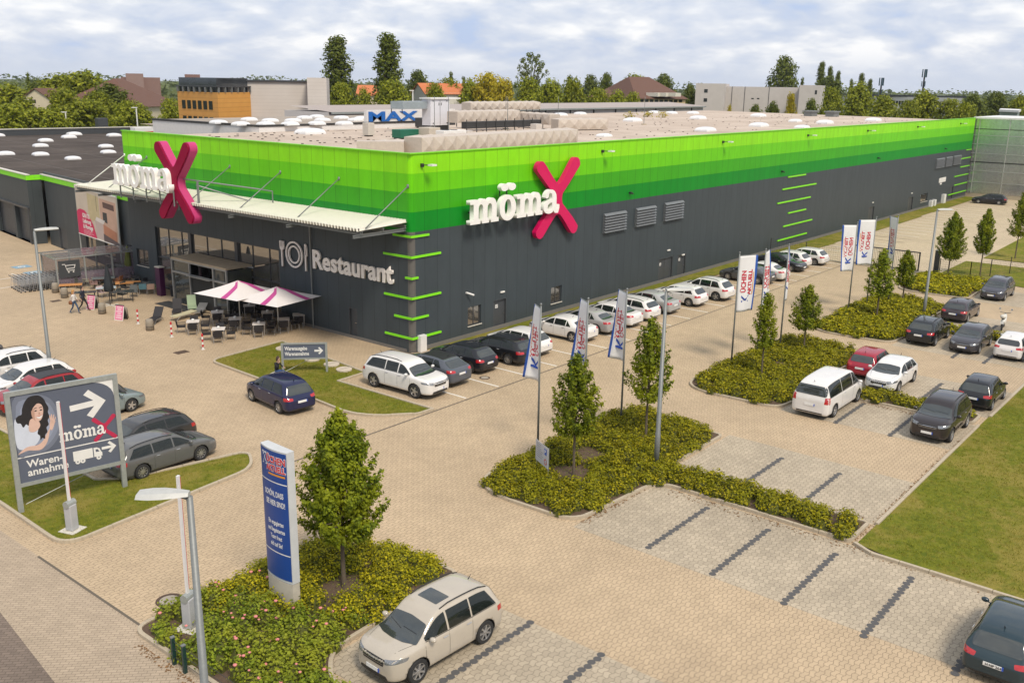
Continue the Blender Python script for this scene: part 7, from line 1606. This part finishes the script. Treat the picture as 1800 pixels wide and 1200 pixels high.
SIT = dict(pelvis=(0, 0, .50), waist=(.02, 0, .66), chest=(.07, 0, .88), neck=(.12, 0, 1.04), head=(.15, 0, 1.12), sh_l=(.06, .18, .97), sh_r=(.06, -.18, .97), el_l=(.20, .22, .74), wr_l=(.40, .12, .70), el_r=(.20, -.23, .76), wr_r=(.24, -.08, 1.0), hip_l=(.03, .09, .48), hip_r=(.03, -.09, .48), kn_l=(.44, .10, .52), an_l=(.42, .10, .09), kn_r=(.45, -.10, .52), an_r=(.50, -.10, .09))
p = g(487, 668); seat_ = thing('low_stone_seat', (p.x, p.y, .05), radians(-70), 'low pale block the dark clad woman sits on beside the board', 'stone seat'); m = MB(); m.box(-.28, .22, -.3, .3, 0, .36); m.build('block', CONC, seat_, bevel=.03); m = MB(); m.box(-.26, .20, -.28, .28, .361, .37); m.build('top_slab', SILL, seat_)
person((p.x, p.y, .04), radians(-70), SIT, dict(mats=[M('black_pullover', (.014, .014, .016), .8), M('blue_trousers', (.03, .07, .18), .8), BLK], f=lambda c: 0 if (c.z > 1.0 or (c.x > .34 and c.z > .6)) else (3 if c.z < .12 else (2 if c.z < .56 else 1))), ((.05, .025, .015), .20, 'brown_hair'), 'brown haired woman in black sitting at the left post of the direction board', 1.0)
# two-part paving mats near the trolleys: blue disabled bay marks
for px, py in ((38, 469), (60, 479)):
    p = g(px, py); m = MB(); T = Matrix.Translation((p.x, p.y, .012)) @ Matrix.Rotation(radians(90), 4, 'Z'); m.box(-.6, .6, -.7, .7, 0, .002, 0, T=T); o = m.build('bay_marking', M('faded_bay_blue', (.20, .33, .42), .8, var=.4, scale=6), kind='structure')
    m = MB(); m.lathe([(.22, .003), (.30, .003)], 18, 0, T); m.box(-.06, .0, -.1, .45, .0025, .004, 0, T=T); m.box(.02, .3, .0, .08, .0025, .004, 0, T=T); m.build('bay_marking', LINE, kind='structure')
# ------------------------------------------------------------------ the town behind
def zat(px, py, dist): return gd(px, py, dist).z
def wallmat(n, c, v=.1): return M(n, c, .75, var=v, scale=.8)
def prism_b(root, name, pts, z0, z1, mat):
    m = MB(); q = [(p.x, p.y) for p in pts]
    if area2(q) < 0: q = q[::-1]
    m.prism(q, z0, z1); return m.build(name, mat, root)
def panes(root, p, q, items, mat, name='window', out=.06):
    d = Vector((q.x-p.x, q.y-p.y, 0)); L_ = d.length; d.normalize(); n = Vector((d.y, -d.x, 0))
    if n.dot(Vector((CAM.x-p.x, CAM.y-p.y, 0))) < 0: n = -n
    for f0, f1, z0, z1 in items:
        a, b = p+d*L_*f0, p+d*L_*f1; m = MB(); c = [a-n*.05, b-n*.05, b+n*out, a+n*out]; qd = [(v.x, v.y) for v in c]
        if area2(qd) < 0: qd = qd[::-1]
        m.prism(qd, z0, z1); m.build(name, mat, root)
DG = M('dark_window_glass', (.03, .035, .035), .1, .3); CREAM = wallmat('cream_render', (.58, .50, .36)); ROOFB = M('brown_roof_tiles', (.125, .062, .042), .85, var=.3, scale=3); ROOFO = M('orange_roof_tiles', (.50, .16, .06), .85, var=.25, scale=3); WHTR = wallmat('white_block_wall', (.50, .46, .43))
# orange office with dark glass attic
b = thing('office_building', (0, 0, 0), 0, 'orange clad office block with dark glass top floor and two rows of windows', 'building')
P1, P2, P3 = gd(313, 180, 152), gd(383, 180, 143), gd(441, 180, 150); P4 = P3+(P1-P2)*1.0; zc, zt = zat(383, 163, 143), zat(383, 137, 143)
om, ont, ob = newmat('orange_wood_cladding'); k = NB(ont); s = k.xyz(k.obj()); f = k.math('LESS_THAN', k.math('FRACT', k.math('MULTIPLY', s[2], 1.6)), .12)
k.ln(k.mix(k.math('MULTIPLY', f, .4), k.mix(k.noise(.8, 5, k.obj()), (.58, .26, .05, 1), (.70, .36, .08, 1)), (.30, .12, .02, 1)), ob.inputs['Base Color']); ob.inputs['Roughness'].default_value = .6
prism_b(b, 'wall', [P1, P2, P3, P4], 0, zc, om)
r1 = [P1.lerp(P3, .03), P2.lerp(P4, .03), P3.lerp(P1, .03), P4]; prism_b(b, 'glass_attic', r1, zc, zt, M('attic_glass', (.09, .10, .11), .06, .6, var=.5, scale=.5)); prism_b(b, 'attic_roof', [p+(p-(P1+P3)/2)*.03 for p in (P1, P2, P3, P4)], zt-1.25, zt-1.1, FRAME)
panes(b, P1, P2, [(.11+.135*i, .11+.135*i+.085, zat(350, 192, 147), zat(350, 177, 147)) for i in range(6)] + [(.11+.135*i, .11+.135*i+.085, zat(350, 216, 147), zat(350, 205, 147)) for i in range(6)], DG)
panes(b, P1, P2, [(.02+.14*i, .02+.14*i+.02, zc, zt-1.3) for i in range(7)], GALV, 'attic_mullion', .2); panes(b, P2, P3, [(.02+.19*i, .02+.19*i+.02, zc, zt-1.3) for i in range(6)], GALV, 'attic_mullion', .2)
prism_b(b, 'plant_room', [gd(325, 140, 158), gd(352, 140, 158), gd(352, 140, 166), gd(325, 140, 166)], zt, zat(335, 131, 158), wallmat('brown_grey_wall', (.22, .13, .11)))
# white windowless block
b = thing('white_block', (0, 0, 0), 0, 'windowless pale tiled block with a stepped corner right of the orange office', 'building')
Q1, Q2, Q3 = gd(433, 180, 150), gd(541, 180, 150), gd(541, 180, 146); Q4 = gd(575, 180, 147)
tm_, tnt, tb = newmat('pale_tile_wall'); k = NB(tnt); s = k.xyz(k.obj()); f = k.math('LESS_THAN', k.math('FRACT', k.math('MULTIPLY', s[2], 2.0)), .08)
k.ln(k.mix(k.math('MULTIPLY', f, .25), k.mix(k.noise(.5, 6, k.obj()), (.50, .45, .40, 1), (.60, .55, .50, 1)), (.2, .18, .16, 1)), tb.inputs['Base Color']); tb.inputs['Roughness'].default_value = .6
prism_b(b, 'wall', [Q1, Q2, gd(560, 170, 175), gd(433, 170, 175)], 0, zat(480, 144, 150), tm_); prism_b(b, 'stair_tower', [Q3, Q4, gd(580, 180, 170), gd(541, 180, 170)], 0, zat(560, 137, 146), tm_)
panes(b, Q1, Q2, [(0, 1, zat(480, 144, 150), zat(480, 141, 150))], FRAME, 'roof_edge', .3)
# houses
def gable(label, a, c, dep, zE, zR, wm_, rm_, wins=(), hip=0, cat='house'):
    o = thing('house', (0, 0, 0), 0, label, cat); d = (c-a); d.z = 0; n = Vector((-d.y, d.x, 0)).normalized()
    if n.dot(a-CAM) < 0: n = -n
    a = Vector((a.x, a.y, 0)); c = Vector((c.x, c.y, 0)); e, f = c+n*dep, a+n*dep; prism_b(o, 'wall', [a, c, e, f], 0, zE, wm_); m = MB(); up = Vector((0, 0, 1))
    if hip is None:                                      # gable end faces the camera
        r1, r2 = (a+c)/2+up*zR-n*.3, (e+f)/2+up*zR; g1 = (a+c)/2+up*(zR-.25)
        w = MB(); w.add([a+up*zE, c+up*zE, g1], [(0, 1, 2)]); w.build('gable', wm_, o); ov = d.normalized()*.5
        A_, C_, E_, F_ = a+up*(zE-.3)-ov-n*.3, c+up*(zE-.3)+ov-n*.3, e+up*(zE-.3)+ov, f+up*(zE-.3)-ov
        m.add([A_, r1, r2, F_], [(0, 1, 2, 3)]); m.add([C_, E_, r2, r1], [(0, 1, 2, 3)]); th_ = Vector((0, 0, -.2)); m.add([A_+th_, r1+th_, r1, A_], [(0, 1, 2, 3)]); m.add([r1+th_, C_+th_, C_, r1], [(0, 1, 2, 3)])
    else:
        ov = d.normalized()*.6; nv = n*.6; A_, C_, E_, F_ = [p+up*zE for p in (a-ov-nv, c+ov-nv, e+ov+nv, f-ov+nv)]; m1, m2_ = (A_+F_)/2, (C_+E_)/2
        r1, r2 = m1.lerp(m2_, hip), m2_.lerp(m1, hip); r1.z = r2.z = zR; m.add([A_, C_, r2, r1], [(0, 1, 2, 3)]); m.add([E_, F_, r1, r2], [(0, 1, 2, 3)]); m.add([F_, A_, r1], [(0, 1, 2)]); m.add([C_, E_, r2], [(0, 1, 2)])
    m.build('roof', rm_, o)
    if wins: panes(o, a, c, wins, DG)
    return o
d_ = 175
gable('large cream house under a broad brown hipped roof left of the orange office', gd(243, 190, 226), gd(316, 190, 243), 19, zat(275, 187, 234), zat(275, 139, 242), CREAM, ROOFB, [(.12, .18, 2, 4)], .42)
gable('cream gabled house with two paired windows among the left trees', gd(40, 170, 242), gd(86, 170, 238), 22, zat(83, 171, 240), zat(53, 155, 240), CREAM, ROOFB, [(.26, .36, zat(55, 181, 242), zat(55, 175, 242)), (.40, .48, zat(55, 181, 242), zat(55, 175, 242)), (.26, .36, zat(55, 194, 242), zat(55, 188, 242)), (.40, .48, zat(55, 194, 242), zat(55, 188, 242))], None)
gable('low brown roofed house at the left picture edge', gd(-30, 170, 255), gd(38, 170, 262), 14, zat(20, 170, 255), zat(20, 154, 262), CREAM, ROOFB, (), .1)
gable('small house with bright orange roof and pale gable behind the ducts', gd(724, 170, 240), gd(748, 170, 232), 14, zat(748, 163, 235), zat(738, 146, 236), wallmat('pale_gable', (.62, .60, .54)), ROOFO, (), None)
gable('house with orange brown roof between the two poplars', gd(628, 170, 300), gd(668, 170, 300), 12, zat(640, 168, 300), zat(648, 150, 300), CREAM, ROOFO, (), .1)
gable('long brown mansard building, left wing', gd(1037, 175, 270), gd(1125, 175, 262), 22, zat(1080, 172, 266), zat(1075, 140, 280), wallmat('ochre_render', (.55, .42, .24)), ROOFB, (), .36, 'building')
o = gable('long brown mansard building with white dormers, right wing', gd(1120, 175, 255), gd(1205, 175, 262), 26, zat(1160, 174, 258), zat(1152, 136, 272), wallmat('ochre_render', (.55, .42, .24)), ROOFB, [(.06+.1*i, .13+.1*i, zat(1160, 180, 256), zat(1160, 175.5, 256)) for i in range(9)], .30, 'building')
for px in (1155, 1169, 1186): m = MB(); p = gd(px, 170, 258); m.box(p.x-1.4, p.x+1.4, p.y-1, p.y+2.5, zat(px, 170, 258), zat(px, 163.5, 258)); m.build('dormer', M('dormer_cream', (.62, .58, .5), .6), o)
b = thing('tower_block', (0, 0, 0), 0, 'stepped brown grey block peeping over the hipped roof', 'building'); prism_b(b, 'lower_storey', [gd(212, 135, 420), gd(281, 135, 420), gd(281, 135, 450), gd(212, 135, 450)], 0, zat(240, 136, 420), wallmat('brown_grey_wall', (.22, .13, .11))); prism_b(b, 'upper_storey', [gd(221, 135, 418), gd(252, 135, 418), gd(252, 135, 440), gd(221, 135, 440)], 0, zat(236, 129.5, 418), wallmat('brown_grey_wall2', (.26, .17, .15)))
# white stair towers block on the right
b = thing('white_hall', (0, 0, 0), 0, 'long pale windowless hall with a taller left block behind the roof', 'building'); D_ = 310
for x0, x1, y, dd, nm in ((1222, 1273, 147, 300, 'left_tower'), (1262, 1410, 153, 312, 'main_wall'), (1404, 1441, 150, 303, 'right_tower')): prism_b(b, nm, [gd(x0, 170, dd), gd(x1, 170, dd), gd(x1+8, 170, dd+40), gd(x0+8, 170, dd+40)], 0, zat((x0+x1)/2, y, dd), WHTR)
panes(b, gd(1222, 170, 300), gd(1273, 170, 300), [(.30, .42, zat(1240, 163, 300), zat(1240, 157, 300)), (.30, .42, zat(1240, 179, 300), zat(1240, 173, 300))], DG); panes(b, gd(1404, 170, 303), gd(1441, 170, 303), [(.75, .85, zat(1434, 166, 303), zat(1434, 159, 303))], DG)
panes(b, gd(1262, 170, 312), gd(1404, 170, 312), [(x, x+.006, 0, zat(1330, 153, 312)) for x in (.17, .33, .63)], FRAME, 'joint', .1); panes(b, gd(1262, 170, 312), gd(1404, 170, 312), [(.42, .45, zat(1322, 174.5, 312), zat(1322, 172.5, 312)), (.49, .52, zat(1330, 174.5, 312), zat(1330, 172.5, 312))], DG)
# long low hall directly behind the roof
b = thing('long_low_hall', (0, 0, 0), 0, 'long low white hall with a grey roof strip running behind the big roof', 'hall'); YH = 58
xa, xb_ = pY(577, 190, YH).x, pY(1236, 190, YH).x; zr_, ze_ = pY(900, 182, YH+8).z, pY(900, 192, YH).z; m = MB(); m.box(xa, xb_, YH, YH+9, 6, ze_); m.build('wall', wallmat('white_hall_wall', (.60, .56, .53)), b)
m = MB(); m.add([(xa, YH-.6, ze_), (xb_, YH-.6, ze_), (xb_, YH+8, zr_), (xa, YH+8, zr_)], [(0, 1, 2, 3)]); m.build('roof', M('grey_corrugated_roof', (.36, .31, .28), .7, var=.15), b); m = MB(); m.box(xa, xb_, YH-.7, YH-.55, ze_-.25, ze_); m.build('gutter', GALV2, b)
for i in range(12): x = xa+(xb_-xa)*(.18+.07*i); m = MB(); m.box(x-.08, x+.08, YH-.2, YH, 6, ze_-.25); m.build('downpipe', FRAME, b)
for px, py in ((1108, 207), (1140, 205), (1165, 206)):
    p = g(px, py, 11.5); o = tag(empty('roof_weed', (p.x, p.y, 11.42)), 'small green weed tuft growing on the flat roof '+('left' if px < 1120 else 'middle' if px < 1150 else 'right')+' of three', 'plant'); leaves('foliage', [(rnd.gauss(0, .5), rnd.gauss(0, .3), abs(rnd.gauss(.4, .25)), 0, 0, 1) for _ in range(120)], .22, LF_LIME, o)
b = thing('school_building', (0, 0, 0), 0, 'far flat pale building with a window band beyond the right trees', 'building'); p, q = gd(1548, 175, 420), gd(1692, 175, 400); zt = zat(1620, 171, 410); prism_b(b, 'wall', [p, q, q+Vector((10, 20, 0)), p+Vector((10, 20, 0))], 0, zt, wallmat('white_far_wall', (.6, .58, .55))); prism_b(b, 'roof', [p-Vector((1, 1, 0)), q+Vector((1, -1, 0)), q+Vector((10, 21, 0)), p+Vector((9, 21, 0))], zt, zt+.7, FRAME); panes(b, p, q, [(.1+.035*i, .125+.035*i, zt-3.2, zt-1.6) for i in range(24)], DG)
b = thing('small_shed', (0, 0, 0), 0, 'small grey shed with white roof at the right edge of the roofline', 'shed'); prism_b(b, 'wall', [gd(1757, 200, 210), gd(1788, 200, 205), gd(1792, 200, 216), gd(1760, 200, 221)], 0, zat(1770, 197, 208), wallmat('grey_green_wall', (.25, .30, .28))); prism_b(b, 'roof', [gd(1755, 200, 209), gd(1790, 200, 204), gd(1794, 200, 217), gd(1758, 200, 222)], zat(1770, 197, 208), zat(1770, 193, 208), WHITE)
# antenna masts
for px, yt, yb, lab, d_ in ((1548, 137, 166, 'shorter dark antenna mast left of the tall one', 330), (1622, 122, 165, 'tall dark antenna mast with panel cluster on top', 330)):
    p = gd(px, 160, d_); zt = zat(px, yt, d_); o = thing('antenna_mast', (p.x, p.y, 0), 0, lab, 'antenna mast'); m = MB(); m.tube([(0, 0, 0), (0, 0, zt)], [.5, .22], 8); m.build('mast', BLK, o); m = MB()
    for k_ in range(3): a = 2*pi*k_/3; m.box(-.18, .18, .55, .8, zt-2.4, zt, T=Matrix.Rotation(a, 4, 'Z')); m.box(-.14, .14, .45, .65, zt-5.2, zt-3.6, T=Matrix.Rotation(a+.5, 4, 'Z'))
    m.build('antenna_panels', M('antenna_blue_grey', (.05, .09, .12), .5), o)
for px, yt, yb, d_, lab in ((115, 198, 232, 196, 'left of two pale lamp posts behind the dark roof'), (726, 160, 190, 200, 'thin pale lamp post behind the orange roofed house'), (240, 190, 230, 196, 'right of two pale lamp posts behind the dark roof')):
    p = gd(px, 200, d_); zt = zat(px, yt, d_); o = thing('street_lamp', (p.x, p.y, 0), 0, lab, 'street lamp'); m = MB(); m.tube([(0, 0, 0), (0, 0, zt)], .12, 6); m.build('pole', WHITE, o); m = MB(); m.box(-.9, .2, -.15, .15, zt, zt+.15); m.build('lamp_head', WHITE, o)
p = g(250, 228, 7); o = thing('advert_cube', (*gd(250, 226, 112)[:2], 0), 0, 'small red and white box sign behind the lime wall', 'box sign'); zt = zat(250, 224, 112); m = MB(); m.box(-1.1, 1.1, -.5, .5, zt-1.2, zt-.4); m.build('red_box', RED, o); m = MB(); m.box(-1.1, 1.1, -.5, .5, zt-.4, zt); m.build('white_top', WHITE, o); m = MB(); m.box(-.1, .1, -.1, .1, 0, zt-1.2); m.build('post', GALV, o)
# trees of the town
random.seed(3)
def pr_oval(t): return sqrt(max(.03, 1-(1.75*t-.75)**2 if t > .43 else 1-((.43-t)/.55)**2))
def pr_con(t): return (1-t)**.9+.04
BT = dict(dark=tree_proto(21, 12, 1.2, pr_oval, 5200, 60, 1.15, .42, LF_DARK, 'broadleaf_tree', .25, 8, .55, 3.6), mid=tree_proto(22, 12, 1.0, pr_oval, 5600, 64, 1.15, .42, LF_MID, 'broadleaf_tree', .25, 8, .55, 3.7), mid2=tree_proto(27, 12, .8, pr_oval, 5600, 46, 1.35, .45, LF_MID, 'broadleaf_tree', .25, 8, .45, 3.5),
    lime=tree_proto(23, 12, 1.0, pr_oval, 5000, 50, 1.2, .42, LF_LIME, 'yellowish_tree', .2, 8, .5, 3.7), poplar=tree_proto(24, 24, 1.5, pr_poplar, 7500, 90, 1.15, .42, LF_DARK, 'poplar_tree', .3, 20, .4, 3.0), conif=tree_proto(25, 12, .8, pr_con, 2200, 40, .6, .36, LF_DARK, 'conifer_tree', .2, 4, .5, 2.0),
    ball=tree_proto(26, 17, 7, pr_oval, 3600, 46, .55, .26, LF_DARK, 'mistletoe_tree', .28, 30, .35, 3.9))
BH = dict(dark=(12.2, 4.5), mid=(12.2, 4.6), mid2=(12.3, 4.6), lime=(12.2, 4.7), poplar=(24.5, 3.9), conif=(12.2, 2.5), ball=(17, 4.4))
snapshot(); used_b = set()
names_ = dict(dark='dark green tree', mid='mid green bushy tree', mid2='olive green tree', lime='yellow green tree', poplar='tall poplar', conif='small dark pointed conifer', ball='bare topped tree with round mistletoe balls')
def btree(kind, px, yt, wpx, dist, where):
    o = BT[kind] if kind not in used_b else dup(BT[kind]); used_b.add(kind); p = gd(px, 170, dist); h = zat(px, yt, dist); w_ = wpx/F_PX*sqrt((p-CAM).length_squared)*.5
    o.location = (p.x, p.y, 0); sz_ = h/BH[kind][0]; sx_ = w_/BH[kind][1]; o.scale = (sx_, sx_, sz_); o.rotation_euler = (0, 0, random.uniform(0, 6)); tag(o, names_[kind]+' '+where, 'tree', 'trees of the town behind')
TL_ = [('mid', 12, 186, 95, 198, 'cut by the left edge behind the dark roof'), ('mid', 62, 193, 80, 200, 'in front of the cream gabled house'), ('mid2', 92, 194, 66, 196, 'just right of the cream gabled house foot'), ('mid', 145, 178, 100, 203, 'with a round crown in the left foreground group'), ('dark', 192, 152, 100, 226, 'left of the hipped brown roof'), ('mid', 150, 131, 110, 243, 'highest of the left group'), ('mid2', 105, 136, 100, 253, 'with ragged top in the left group'), ('mid', 226, 181, 78, 200, 'below the hipped brown roof'), ('mid2', 40, 175, 70, 210, 'behind the left lamp post'), ('mid', 112, 160, 80, 220, 'filling the middle of the left group'), ('mid', 172, 165, 70, 216, 'at the left end of the hipped roof'), ('mid2', 250, 192, 50, 200, 'before the cream wall of the hipped house'), ('mid', 298, 177, 50, 206, 'between hipped roof and orange office'), ('dark', 70, 145, 60, 298, 'behind the cream gabled house'), ('mid2', 20, 152, 95, 246, 'above the low house at the left edge'), ('conif', 53, 129, 22, 330, 'alone at the far left skyline'), ('conif', 176, 129, 26, 300, 'poking above the left group'), ('conif', 157, 124, 34, 260, 'with thin ragged top in the left group'), ('dark', 118, 150, 60, 288, 'second row of the left group'), ('dark', 190, 148, 40, 420, 'on the horizon left of the tower block'),
  ('poplar', 595, 66, 84, 235, 'left of the pair above the white sign wall'), ('poplar', 683, 61, 82, 235, 'right of the pair above the white sign wall'), ('dark', 632, 150, 46, 330, 'in the gap between the two poplars'), ('mid2', 640, 160, 40, 228, 'low between the two poplars'), ('mid', 600, 150, 60, 226, 'at the foot of the left poplar'), ('mid', 690, 145, 80, 226, 'at the foot of the right poplar'), ('dark', 735, 127, 56, 330, 'behind the orange roofed house'), ('conif', 815, 136, 22, 300, 'right one of the pair of small spires'), ('conif', 793, 128, 26, 310, 'left one of the pair of small spires'), ('mid', 790, 142, 70, 240, 'right of the orange roofed house'), ('mid2', 825, 145, 60, 236, 'left of the big yellowish tree'), ('mid', 765, 150, 50, 232, 'beside the pale gable'), ('lime', 858, 130, 78, 232, 'the largest yellow one in the middle'), ('lime', 884, 140, 60, 228, 'beside the largest yellow one'), ('ball', 934, 94, 66, 245, 'in the middle of the skyline'), ('mid', 930, 140, 60, 230, 'below the mistletoe tree'), ('mid2', 968, 145, 70, 235, 'right of the mistletoe tree'), ('conif', 1000, 134, 34, 260, 'right of the mistletoe tree'), ('mid', 1008, 142, 60, 238, 'left of the mansard building'), ('mid', 1052, 160, 60, 228, 'before the mansard building, leftmost'), ('mid2', 1085, 164, 56, 226, 'before the mansard building, middle'), ('mid', 1112, 166, 46, 228, 'before the mansard building, rightmost'), ('dark', 1038, 136, 50, 320, 'behind the left end of the mansard building'), ('dark', 1065, 132, 40, 340, 'behind the mansard building left of its ridge'), ('mid', 1112, 135, 70, 330, 'between the two mansard ridges'), ('dark', 1165, 134, 60, 340, 'behind the right mansard ridge'), ('dark', 1212, 150, 36, 330, 'left of the pale windowless hall'),
  ('dark', 1375, 104, 64, 380, 'with tall round crown above the pale hall'), ('poplar', 1440, 110, 26, 390, 'first of the small poplars right of the round crown'), ('poplar', 1455, 118, 20, 395, 'second of the small poplars'), ('poplar', 1470, 126, 18, 392, 'third of the small poplars'), ('dark', 1455, 138, 70, 380, 'below the small poplars'), ('poplar', 1511, 130, 22, 410, 'alone left of the shorter mast'), ('poplar', 1494, 140, 14, 410, 'thin, left of the lone poplar'), ('poplar', 1527, 140, 18, 412, 'thin, right of the lone poplar'), ('conif', 1408, 138, 20, 380, 'tiny one right of the round crown'), ('mid', 1462, 158, 48, 250, 'bright, behind the far roof edge'), ('mid2', 1508, 150, 64, 270, 'left of the shorter mast foot'), ('mid', 1555, 172, 66, 240, 'below the shorter mast'), ('mid2', 1625, 164, 70, 250, 'below the tall mast'), ('mid', 1600, 180, 50, 236, 'left below the tall mast'), ('mid', 1672, 178, 60, 240, 'right of the flat pale building'), ('dark', 1712, 170, 62, 262, 'first near the small shed'), ('mid', 1700, 184, 50, 236, 'left of the small shed'), ('dark', 1752, 165, 60, 300, 'above the small shed'), ('mid2', 1795, 172, 50, 250, 'at the right edge above the shed'), ('dark', 1330, 188, 40, 200, 'small, left before the pale hall'), ('dark', 1360, 183, 40, 205, 'small, middle before the pale hall'), ('lime', 1392, 165, 26, 200, 'slim, before the pale hall'), ('dark', 1428, 178, 40, 210, 'small, right end of the pale hall'), ('lime', 1284, 186, 14, 190, 'tiny, at the left tower foot'), ('dark', 1240, 160, 40, 420, 'far behind the left tower')]
for t in TL_: btree(*t)
# far woods on the horizon
rnd = random.Random(9); pts = []
for row, (d_, n, h_) in enumerate(((470, 8500, 12.2), (640, 8500, 14), (900, 8000, 16.5), (1300, 7000, 21))):
    for _ in range(n):
        px = rnd.uniform(-120, 1920); p = gd(px, 150, d_+rnd.uniform(-40, 60)); hh = h_*(.80+.35*noise.noise(Vector((px*.012, row*3.1, 0)))+.16*noise.noise(Vector((px*.06, row, 1)))); pts.append((p.x, p.y, rnd.random()**1.15*hh, 0, 0, .6))
o = leaves('far_woodland', pts, 2.9, LF_FAR, None, .3, .8, rnd); tag(o, 'dark belt of woods along the whole horizon', 'woodland', kind='stuff')
sheet('distant_hills', [gd(-100, 150, 2600), gd(500, 150, 3000), gd(1100, 150, 3000), gd(1900, 150, 2600), gd(1900, 150, 2700), gd(-100, 150, 2700)], 30, LF_FAR) if False else None
# ------------------------------------------------------------------ thin summer haze round the whole place
hm = bpy.data.materials.new('summer_haze'); hm.use_nodes = True; hn = hm.node_tree; hn.nodes.clear(); ho = hn.nodes.new('ShaderNodeOutputMaterial'); hv = hn.nodes.new('ShaderNodeVolumePrincipled')
hv.inputs['Color'].default_value = (.86, .91, 1, 1); hv.inputs['Density'].default_value = .00008; hv.inputs['Anisotropy'].default_value = .2; hn.links.new(hv.outputs[0], ho.inputs['Volume'])
mb = MB(); mb.box(-600, 2600, -1500, 2600, -1.2, 46); tag(mb.build('haze', hm), None, None, kind='stuff')
